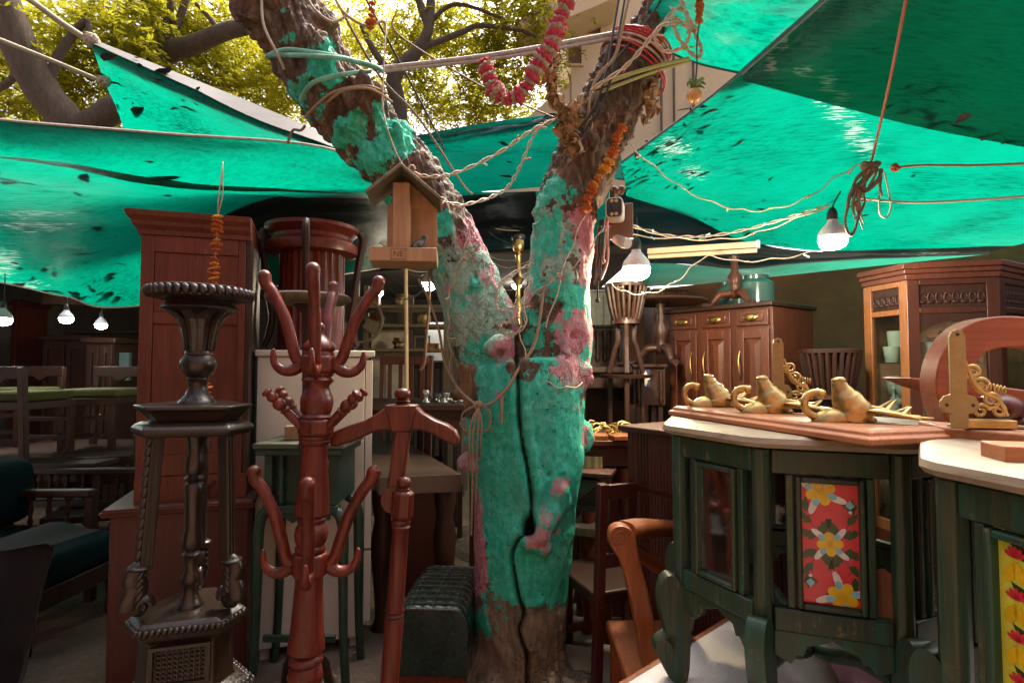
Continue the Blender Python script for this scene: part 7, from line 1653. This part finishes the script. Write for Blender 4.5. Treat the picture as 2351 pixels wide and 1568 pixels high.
# ================================================================ bird feeder on the left stem
def feeder():
    d = 2.20; s = d/FPX; b = P(930, 608, d); r = thing('bird_feeder', 'wooden bird feeder with pitched roof hung on the left stem', 'bird feeder', (b.x, d, b.z), R(6)); z = lambda y: (608-y)*s; x = lambda q: (q-930)*s
    MB().b2((x(854), -.075, 0), (x(1004), .10, z(576))).build('tray', M['ply'], r, bevel=.004)
    MB().b2((x(887), .04, z(575.5)), (x(1002), .055, z(470))).build('back_board', M['ply'], r)
    gb = [(x(887), z(471)), (x(1002), z(471)), (x(930), z(398))]; MB().prism(gb, .041, .054).build('gable_board', M['ply'], r, smooth=0)
    MB().b2((x(903), -.045, z(575.5)), (x(942), .039, z(424))).build('seed_column', M['ply'], r, bevel=.003)
    MB().b2((x(889), .0, z(575.5)), (x(902.5), .039, z(470))).build('side_board', M['ply'], r)
    for (x0, y0, x1, y1) in ((924, 395, 848, 460), (922, 395, 1012, 470)):
        a, c = Vector((x(x0), 0, z(y0))), Vector((x(x1), 0, z(y1))); MB().bar(a+Vector((0, .0, .004)), c+Vector((0, 0, .004)), .20, .013, up=(0, 0, 1)).build('roof_board', M['roofw'], r, bevel=.003)
    MB().tube([(x(945)+.012*math.cos(t*.6), -.03, z(402)+.02+.016*math.sin(t*.6)) for t in range(11)], .004, 6).build('hanging_clip', M['ropew'], r)
    MB().tube([(x(960), .055, z(500)), (x(960), .30, z(500))], .012, 8).build('fixing_peg', M['iron'], r)
    cu = bpy.data.curves.new('stamp', 'FONT'); cu.body = 'NE'; cu.size = .030; cu.extrude = .0006; cu.align_x = 'CENTER'; cu.align_y = 'CENTER'
    to = bpy.data.objects.new('stamp', cu); COL.objects.link(to); dg_ = bpy.context.evaluated_depsgraph_get(); me = bpy.data.meshes.new_from_object(to.evaluated_get(dg_)); bpy.data.objects.remove(to)
    me.transform(Euler((R(90), 0, 0)).to_matrix().to_4x4()); me.transform(Matrix.Translation((x(918), -.0756, z(592)))); link('stamped_letters', me, M['stamp'], r)
    fr = MB()
    for (x0, x1, y0, y1) in ((902, 936, 579, 580), (902, 936, 603, 604), (902, 903, 580, 603), (935, 936, 580, 603)): fr.b2((x(x0), -.0762, z(y1)), (x(x1), -.0752, z(y0)))
    fr.build('stamped_border', M['stamp'], r, smooth=0)
    # little bird on the tray
    q = wmat(r) @ Vector((x(966), -.02, z(576)+.001)); bd = thing('bird', 'small dark grey bird sitting in the wooden feeder', 'bird', tuple(q), R(6))
    mb = MB().tube(cr([(-.045, 0, .004), (-.028, 0, .012), (-.005, 0, .022), (.010, 0, .034), (.013, 0, .046), (.016, 0, .054)], 4), [.003, .010, .017, .015, .011, .009, .005], 12); mb.ball((.014, 0, .048), (.0115, .0105, .0105), 12, 8); mb.build('body', M['birdg'], bd, smooth=80)
    MB().tube([(.023, 0, .048), (.031, 0, .045)], [.003, .0006], 6).build('beak', M['bone'], bd); 
    for sg in (-1, 1): MB().ball((-.008, sg*.012, .022), (.024, .004, .011), 10, 6, Matrix.Rotation(R(-28), 3, 'Y')).build('wing', M['birdl'], bd)
    MB().bar((-.035, 0, .010), (-.075, 0, .004), .014, .003).build('tail', M['birdg'], bd)
    for sg in (-1, 1): MB().tube([(0, sg*.006, 0), (.0, sg*.006, .014)], .0012, 6).build('leg', M['bone'], bd); MB().ball((.020, sg*.0085, .051), .0018, 6, 4).build('eye', M['black'], bd)
M['stamp'] = m_plain('burnt_stamp', (0.10, 0.04, 0.015), 0.8); M['birdg'] = m_plain('slate_feathers', (0.035, 0.04, 0.042), 0.6); M['birdl'] = m_plain('pale_feathers', (0.16, 0.17, 0.15), 0.7)
feeder()
# ================================================================ security camera on board
def cctv():
    d = 2.62; s = d/FPX; b = P(1425, 548, d); r = thing('security_camera', 'white security camera on a square wooden board right of the stem', 'security camera', tuple(b), R(-16)); W = lambda x, y: ((x-1425)*s, (548-y)*s)
    a, c = W(1398, 545), W(1452, 462); MB().b2((a[0], .03, a[1]), (c[0], .05, c[1])).build('mounting_board', M['wirebr'], r, bevel=.002)
    x0, z0 = W(1414, 484); m_ = Matrix.Rotation(R(90), 3, 'X'); w, h = 40*s, 48*s
    poly = [(x0-w/2+w*(.5+.5*math.copysign(abs(math.cos(t))**.45, math.cos(t))), z0-h/2+h*(.5+.5*math.copysign(abs(math.sin(t))**.45, math.sin(t)))) for t in [i*math.pi/16 for i in range(32)]]
    MB().prism(poly, -.07, .029).build('housing', M['white'], r, smooth=60, bevel=.004)
    MB().prism([((x-x0)*.86+x0, (z_-z0)*.88+z0) for x, z_ in poly], -.0735, -.069).build('faceplate', M['black'], r, smooth=30)
    MB().lathe([(.02, 0), (.02, .003), (.014, .006), (.001, .007)], 20, (x0, -.0735, z0), Euler((R(90), 0, 0)).to_matrix()).build('lens', M['black'], r)
    for dz in (-15, 15):
        for dx in (-5, 5): MB().lathe([(.008, 0), (.008, .002), (.005, .003), (.001, .0032)], 12, (x0+dx*s, -.0737, z0+dz*s), Euler((R(90), 0, 0)).to_matrix()).build('led', M['brass'], r)
    e = W(1428, 560); MB().tube([(e[0]-.03, .03, e[1]+.03), (e[0]+.01, -.02, e[1]), (e[0]+.03, -.04, e[1]-.01)], [.022, .026, .024], 14).build('cable_gland', M['bone'], r)
    MB().bar((a[0]-.05, .06, (a[1]+c[1])/2), (a[0]+.03, .06, (a[1]+c[1])/2), .05, .03).build('bracket', M['iron'], r)
cctv()
rope('pink_wire', 'pink wire looping down from the security camera', [(1396, 500, 2.60), (1394, 530, 2.58), (1396, 580, 2.6), (1392, 610, 2.62), (1380, 640, 2.65)], .006, 'pinkwire', cat='wire')
for i, (x, yb) in enumerate(((1385, 600), (1378, 640), (1368, 650), (1372, 690))):
    rope('loose_wire', ['short white', 'dark', 'brown', 'long dark'][i]+' loose wire hanging below the security camera', [(x+6, 520, 2.64), (x+3, 570, 2.64), (x, yb, 2.66)], .0045, ('wirew', 'wireb', 'wirebr', 'wireb')[i], cat='wire', knots=[((x, yb, 2.66), .010)])
# ================================================================ garlands
def ruffle(seed, n=16, amp=.28):
    rng = random.Random(seed); mb = MB(); lay = []
    for j in range(7):
        t = j/6; a = math.pi*(.08+.84*t); rr = math.sin(a); zz = -math.cos(a)*.75
        for k in range(n):
            th = 2*math.pi*k/n; f = 1+amp*math.sin(k*math.pi+j*1.3)*(.5+rng.random()*.7); lay.append((rr*f*math.cos(th), rr*f*math.sin(th), zz+rng.uniform(-.10, .10)))
    fs = [(j*n+k, j*n+(k+1) % n, (j+1)*n+(k+1) % n, (j+1)*n+k) for j in range(6) for k in range(n)]
    fs += [tuple(reversed(range(n))), tuple(6*n+k for k in range(n))]
    return mb.add(lay, fs).mesh('bloom', 25)
RUF = [ruffle(i) for i in range(5)]; RUFP = [ruffle(10+i) for i in range(5)]; MAR = [ruffle(20+i, 20, .34) for i in range(4)]; MARY = [ruffle(30+i, 20, .34) for i in range(3)]
for m_ in RUF: m_.materials.append(M['palefl'])
for m_ in RUFP: m_.materials.append(M['pinkfl'])
for m_ in MAR: m_.materials.append(M['marigold'])
for m_ in MARY: m_.materials.append(M['marigoldy'])
def garland(label, pts, n, rad, pick, name='flower_garland', seed=0, cat='garland', sq=.7, jit=.2, string='rope', sr=.003):
    rng = random.Random(seed); pp = [Vector(q) for q in cr([tuple(P(*q)) for q in pts], 14)]
    ds = [0]
    for a, b in zip(pp[:-1], pp[1:]): ds.append(ds[-1]+(b-a).length)
    r = thing(name, label, cat, tuple(pp[-1])); MB().tube(pp, sr, 6).build('string', M[string], r, world=True)
    for i in range(n):
        s = ds[-1]*(i+.5)/n; k = next(j for j in range(1, len(ds)) if ds[j] >= s); t = (s-ds[k-1])/(ds[k]-ds[k-1]+1e-9)
        p = pp[k-1].lerp(pp[k], t); tn = (pp[k]-pp[k-1]).normalized(); me = pick(i, rng); rr = rad*(1+rng.uniform(-jit, jit))
        o = link('bloom', me, None, r, p-pp[-1]); o.rotation_mode = 'QUATERNION'; o.rotation_quaternion = tn.to_track_quat('Z', 'Y') @ Euler((rng.uniform(-.3, .3), rng.uniform(-.3, .3), rng.uniform(0, 6))).to_quaternion(); o.scale = (rr, rr, rr*sq)
    return r
garland('crimson and faded white flower garland looping between the stems', [(1316, -30, 2.20), (1300, 10, 2.20), (1284, 45, 2.20), (1268, 100, 2.20), (1242, 140, 2.22), (1222, 175, 2.24), (1205, 205, 2.26), (1180, 226, 2.28), (1152, 222, 2.30), (1132, 200, 2.31), (1120, 170, 2.32), (1112, 138, 2.33)], 34, .031, lambda i, g_: (RUFP if i % 2 else RUF)[g_.randrange(5)], seed=2)
garland('dry orange marigold garland hanging down the right stem', [(1432, 290, 2.58), (1418, 312, 2.56), (1408, 350, 2.56), (1395, 378, 2.56), (1380, 400, 2.56), (1362, 430, 2.57), (1350, 455, 2.58), (1345, 485, 2.58)], 22, .021, lambda i, g_: (MARY if 7 < i < 16 and i % 2 else MAR)[g_.randrange(3)], seed=3, jit=.4)
garland('long dried marigold garland hanging by the wardrobe', [(500, 492, 2.2), (498, 540, 2.2), (493, 600, 2.2), (490, 655, 2.2), (484, 750, 2.2), (476, 860, 2.2), (474, 930, 2.2)], 40, .0155, lambda i, g_: (MARY if g_.random() < .25 else MAR)[g_.randrange(3)], seed=4, jit=.4, sq=.5)
for i, dx in enumerate((-4, 5)): rope('thin_string', ('left' if i == 0 else 'right')+' of two thin strings holding the long marigold garland', [(512, 372, 2.45), (510+dx*.3, 400, 2.3), (506+dx, 450, 2.22), (500, 494, 2.2)], .0025, 'rope', cat='string')
garland('short dried marigold string at the top of the left stem', [(858, -40, 2.35), (855, 0, 2.35), (852, 40, 2.35), (850, 72, 2.35)], 8, .018, lambda i, g_: MAR[g_.randrange(4)], seed=5, jit=.3)
garland('dark orange marigold string beside the light tangle', [(1606, -40, 2.4), (1606, 0, 2.4), (1605, 30, 2.4), (1604, 55, 2.4)], 8, .017, lambda i, g_: MAR[g_.randrange(4)], seed=6, jit=.2)
# dry leaf bunches strung on the right stem: cupped curled leaves
def curl_leaf(seed):
    rng = random.Random(seed); mb = MB(); n, m_ = 9, 6; c = rng.uniform(2.0, 4.0)
    def fn(u, v):
        x = (u-.5)*2; w = (1-x*x)**.6*.5+.02; y = (v-.5)*2*w
        return (x+rng.uniform(-.02, .02), y, .35*math.sin(x*c+seed)+.45*y*y+.12*math.sin(v*9+u*5+seed))
    return mb.grid(fn, n, m_).mesh('dry_leaf', 180)
CL = [curl_leaf(i) for i in range(6)]
for m_ in CL: m_.materials.append(M['dryleaf'])
def leaf_string(label, pts, n, size, seed):
    rng = random.Random(seed); pp = [Vector(q) for q in cr([tuple(P(*q)) for q in pts], 10)]
    r = thing('dry_leaf_garland', label, 'garland', tuple(pp[-1])); MB().tube(pp, .005, 6).build('string', M['rope'], r, world=True)
    for i in range(n):
        p = pp[int(i/n*(len(pp)-1))]+Vector((rng.gauss(0, size*.28), rng.gauss(0, size*.3), rng.gauss(0, size*.3))); s = size*rng.uniform(.6, 1.1)
        link('leaf', CL[rng.randrange(6)], None, r, p-pp[-1], rot=(rng.uniform(-1.2, 1.2), rng.uniform(-1.2, 1.2), rng.uniform(0, 6.28)), scale=(s, s*1.1, s))
leaf_string('brown dry leaf garland hanging below the crimson garland', [(1272, 128, 2.42), (1262, 160, 2.42), (1268, 190, 2.42), (1272, 220, 2.44), (1290, 250, 2.46)], 34, .042, 1)
leaf_string('bunch of dry mango leaves on the neck of the right stem', [(1298, 262, 2.50), (1296, 290, 2.50), (1310, 320, 2.52), (1330, 352, 2.54)], 40, .048, 2)
leaf_string('dry leaves stuck where the cords meet on the right stem', [(1330, 235, 2.54), (1318, 260, 2.52), (1325, 285, 2.52)], 14, .04, 3)
leaf_string('dry fibres and leaves hanging on the far side of the right stem', [(1490, 170, 2.68), (1500, 210, 2.68), (1496, 250, 2.68), (1485, 280, 2.68)], 14, .045, 4)
# fruit and chillies
r = thing('lemon_charm', 'round fruit with green chillies hanging on a thread at upper right', 'charm', tuple(P(1595, 236, 2.3)))
MB().ball(P(1594, 220, 2.3), (.031, .031, .030), 20, 14).ball(P(1592, 238, 2.3), (.004, .004, .006), 8, 6).build('fruit', M['lemon'], r, world=True, smooth=180)
for i, (x0, y0, x1, y1, x2, y2) in enumerate(((1594, 196, 1582, 188, 1578, 200), (1596, 196, 1610, 182, 1617, 184), (1590, 190, 1600, 186, 1580, 182), (1592, 200, 1606, 198, 1618, 204), (1598, 192, 1612, 190, 1620, 196), (1588, 204, 1590, 190, 1600, 182))):
    MB().tube(cr([tuple(P(x0, y0, 2.28+.008*i)), tuple(P(x1, y1, 2.27+.01*i)), tuple(P(x2, y2, 2.27+.01*i))], 5), [.006, .008, .006, .001], 8).build('chilli', M['chilli'], r, world=True, smooth=80)
MB().tube(cr([tuple(P(x, y, 2.3)) for x, y in ((1606, 50), (1600, 100), (1600, 150), (1596, 195))], 6), .003, 6).build('thread', M['wireb'], r, world=True)
# ================================================================ more of the dim shop behind
def brass_lamp():
    d = 3.9; s = d/FPX; b = P(1190, 740, d); z = lambda y: P(1190, y, d).z
    r = thing('standard_lamp', 'brass lamp column with black holder between the stems', 'lamp', (b.x, d, 0)); pr = [(.10, .01), (.11, .03), (.03, .06), (.018, .2), (.018, z(760)), (.03, z(700)), (.018, z(690)), (.016, z(660)), (.022, z(652)), (.045, z(640)), (.018, z(632)), (.018, z(590)), (.024, z(586)), (.012, z(580)), (.034, z(574)), (.04, z(562)), (.036, z(552))]
    MB().lathe(pr, 20).build('column', M['brass'], r, smooth=50); MB().lathe([(.04, z(552)), (.046, z(549)), (.046, z(541)), (.03, z(536))], 20).build('holder', M['black'], r, smooth=40)
brass_lamp()
def pedestal_fan():
    d = 4.3; c = P(826, 735, d); r = thing('table_fan', 'old dusty fan leaning on a shelf behind the coat stand', 'fan', (c.x, d, c.z-.2))
    R_ = .17; MB().tube([(R_*math.cos(t*.2618), 0, .2+R_*math.sin(t*.2618)) for t in range(24)], .012, 8, closed=True).build('guard_ring', M['oldw'], r)
    for k in range(3):
        m_ = Matrix.Rotation(R(25+120*k), 3, 'Y'); mb = MB().prism([(.02, -.03), (.15, -.06), (.155, .05), (.03, .03)], -.004, .004); mb.v = [tuple(m_ @ Vector(v)+Vector((0, 0, .2))) for v in mb.v]; mb.build('blade', M['oldw'], r, smooth=0)
    MB().ball((0, 0, .2), (.045, .06, .045), 14, 10).build('hub', M['iron'], r); MB().b2((-.02, .02, -.02), (.02, .05, .18)).build('stem', M['iron'], r)
pedestal_fan()
def rack(label, x0, x1, ys, d, mat='oldw', dp=.35):
    a, b = P(x0, 700, d), P(x1, 700, d); r, W = framed('storage_shelf', label, 'shelf', a, b)
    for y in ys: zz = P(x0, y, d).z; MB().b2((0, 0, zz-.025), (W, dp, zz)).build('board', M[mat], r, bevel=.003)
    zt = P(x0, ys[0], d).z
    for u in (0, W-.04):
        for y in (0, dp-.04): MB().b2((u, y+.001, 0), (u+.04, y+.039, zt+.2)).build('post', M[mat], r)
    return r
rack('rough wooden rack of boards at the dark back left of the trunk', 812, 1030, (700, 744, 800, 960), 4.6)
rack('far wooden shelf behind the two stems', 1060, 1225, (700, 760, 830), 6.4)
dark_chair(P(910, 900, 4.2).x, 4.15, R(-8), 'slat backed brown chair under the rack left of the trunk', 'side', 'bone', P(910, 815, 4.2).z, 4)
dark_chair(P(1000, 900, 4.9).x, 4.9, R(12), 'spindle backed dark chair seen left of the trunk', 'dark', 'dark', 1.5, 5)
dark_table(P(960, 930, 3.9).x, 3.85, .95, .7, P(960, 926, 3.6).z, 'dark table left of the trunk set with metal ware')
zt = P(960, 926, 3.6).z
rng = random.Random(3)
for i in range(14):
    x, y = P(1005, 920, 3.75).x+rng.uniform(-.14, .16), 3.7+rng.uniform(-.12, .2); h = rng.uniform(.03, .08); rr = rng.uniform(.015, .03)
    o = MB().lathe([(rr, 0), (rr*1.1, .006), (rr*.4, h*.3), (rr*.5, h*.6), (rr, h*.9), (rr*.8, h)], 12, (x, y, zt+.002)).build('metal_cup', M['steel'], smooth=60); tag(o, 'small metal cup among the ware on the table left of the trunk', 'cup', 'metal ware on the dark table')
o = MB().b2((P(830, 1, 4.5).x, 4.95, .9), (P(915, 1, 4.5).x, 5.0, P(830, 755, 4.95).z)).build('pale_board', M['bone']); tag(o, 'pale board leaning under the fan at the back', 'board')
o = MB().b2((P(965, 1, 4.9).x, 5.3, 1.5), (P(1012, 1, 4.9).x, 5.32, P(830, 740, 5.3).z)).build('framed_mirror', M['grey']); tag(o, 'small pale mirror standing on the back shelf left of the trunk', 'mirror')
def tall_cupboard(label, x0, x1, y0, d, mat='dark', knob=True, glass=False):
    a, b = P(x0, 700, d), P(x1, 700, d); r, W = framed('tall_cupboard', label, 'cupboard', a, b); zt = P(x0, y0, d).z
    MB().b2((0, .02, .02), (W, .45, zt-.06)).build('carcass', M[mat], r); MB().b2((-.04, -.03, zt-.059), (W+.04, .47, zt)).build('cornice', M[mat], r, bevel=.012)
    for i in range(2):
        u0, u1 = W*i/2+.01, W*(i+1)/2-.01; dd = MB()
        for (p0, p1, q0, q1) in ((u0, u0+.05, .1, zt-.08), (u1-.05, u1, .1, zt-.08), (u0+.05, u1-.05, zt-.16, zt-.08), (u0+.05, u1-.05, .1, .2)): dd.b2((p0, 0, q0), (p1, .019, q1))
        o_ = dd.build('door', M[mat], r, bevel=.003); MB().ball((u1-.025 if i == 0 else u0+.025, -.015, zt*.55), .014, 10, 8).build('knob', M['brass'], o_)
    return r
tall_cupboard('tall dark cupboard with cornice behind the left bulbs', 100, 205, 770, 6.4)
tall_cupboard('narrow dark cupboard left of the wardrobe', 200, 262, 775, 5.8)
tall_cupboard('dark reddish cupboard at the far left behind the chairs', -80, 40, 690, 6.8, 'wardrobe_low')
o = MB().b2((P(248, 1, 5.6).x, 5.9, 1.3), (P(274, 1, 5.6).x, 5.94, P(245, 808, 5.6).z)).build('teal_panel', M['bluegrey']); tag(o, 'teal painted panel under the bulb beside the wardrobe', 'panel')
rack('long shelf of wood on the far left wall', -60, 330, (690, 760, 850), 7.6, 'walld')
for i, (x, lb) in enumerate(((215, 'left'), (250, 'right'))):
    a = P(x, 690, 7.0); o = MB().b2((a.x, 7.0, a.z-.05), (a.x+.10, 7.03, a.z+.32)).build('wall_plaque', M['bone'], bevel=.004); tag(o, lb+' pale panel hung high above the left bulbs', 'panel')
# unseen panels added outside the view to cut sky light
o = MB().b2((-2.15, -.8, 0), (-2.05, 1.92, 2.6)).build('side_sky_blocker', M['walld']); tag(o, 'unseen dark panel added beyond the left edge to block sky light', 'wall')

o = MB().b2((-5.2, -2.0, 2.62), (-2.12, 2.28, 2.66)).build('overhead_blocker', M['walld']); tag(o, 'unseen flat panel added overhead beyond the left edge to block sky light', 'overhead_blocker')  # added overhead, out of view, to darken the left interior

o = MB().b2((-9, -5.2, 0), (9, -4.6, 5.0)).build('rear_sky_blocker', M['wallb']); tag(o, 'unseen brown box added behind the viewer to cut sky fill', 'blocker')  # added behind the camera to reduce fill and deepen contrast

# odds and ends on the rack at the back, and dry leaves on the ground
rng = random.Random(21); kinds = ('turned wooden vase', 'small wooden casket', 'tarnished metal pot', 'empty wooden picture mount')
for i in range(12):
    y = (700, 744, 800)[i % 3]; x = 822+rng.uniform(0, 195); d = 4.62+rng.uniform(.04, .2); q = P(x, y, 4.6); h = rng.uniform(.07, .13); s = rng.uniform(.03, .055); k = i % 4; z_ = q.z+.002; mb = MB(); X = P(x, y, d).x
    if k == 0: mb.lathe([(s*.6, 0), (s*.7, .01), (s*.4, h*.25), (s, h*.6), (s*.5, h*.85), (s*.7, h)], 14, (X, d, z_))
    elif k == 1: mb.b2((X-s*1.3, d-s, z_), (X+s*1.3, d+s, z_+h*.5)); mb.b2((X-s*1.4, d-s*1.1, z_+h*.5+.001), (X+s*1.4, d+s*1.1, z_+h*.62))
    elif k == 2: mb.lathe([(s*.7, 0), (s*1.1, h*.3), (s*1.0, h*.6), (s*.6, h*.7), (s*.75, h*.75)], 16, (X, d, z_))
    else:
        for (a, b, c0, c1) in ((-1.4, 1.4, 0, .3), (-1.4, 1.4, 2.0, 2.3), (-1.4, -1.1, .3, 2.0), (1.1, 1.4, .3, 2.0)): mb.b2((X+a*s, d-.008, z_+c0*s), (X+b*s, d+.008, z_+c1*s))
    o = mb.build(('wooden_vase', 'wooden_casket', 'metal_pot', 'wooden_mount')[k], M[('side', 'teak', 'brass_dull', 'oldw')[k]], smooth=50)
    tag(o, kinds[k]+' on the '+('top', 'middle', 'lower')[i % 3]+' board of the rack left of the trunk', ('vase', 'casket', 'pot', 'picture mount')[k], 'odds and ends on the back rack')
gl = []
for i in range(170):
    q = PZ(rng.uniform(640, 1500), rng.uniform(1240, 1640), .0); gl.append((q.x, q.y, .03+.02*rng.random()))
vs, fs = litter_mesh(gl, .022, 77); o = MB().add(vs, fs).build('fallen_leaves', M['dryleaf'], smooth=0, fix=False); o['kind'] = 'stuff'; o['label'] = 'small dry leaves scattered on the earth round the tree'
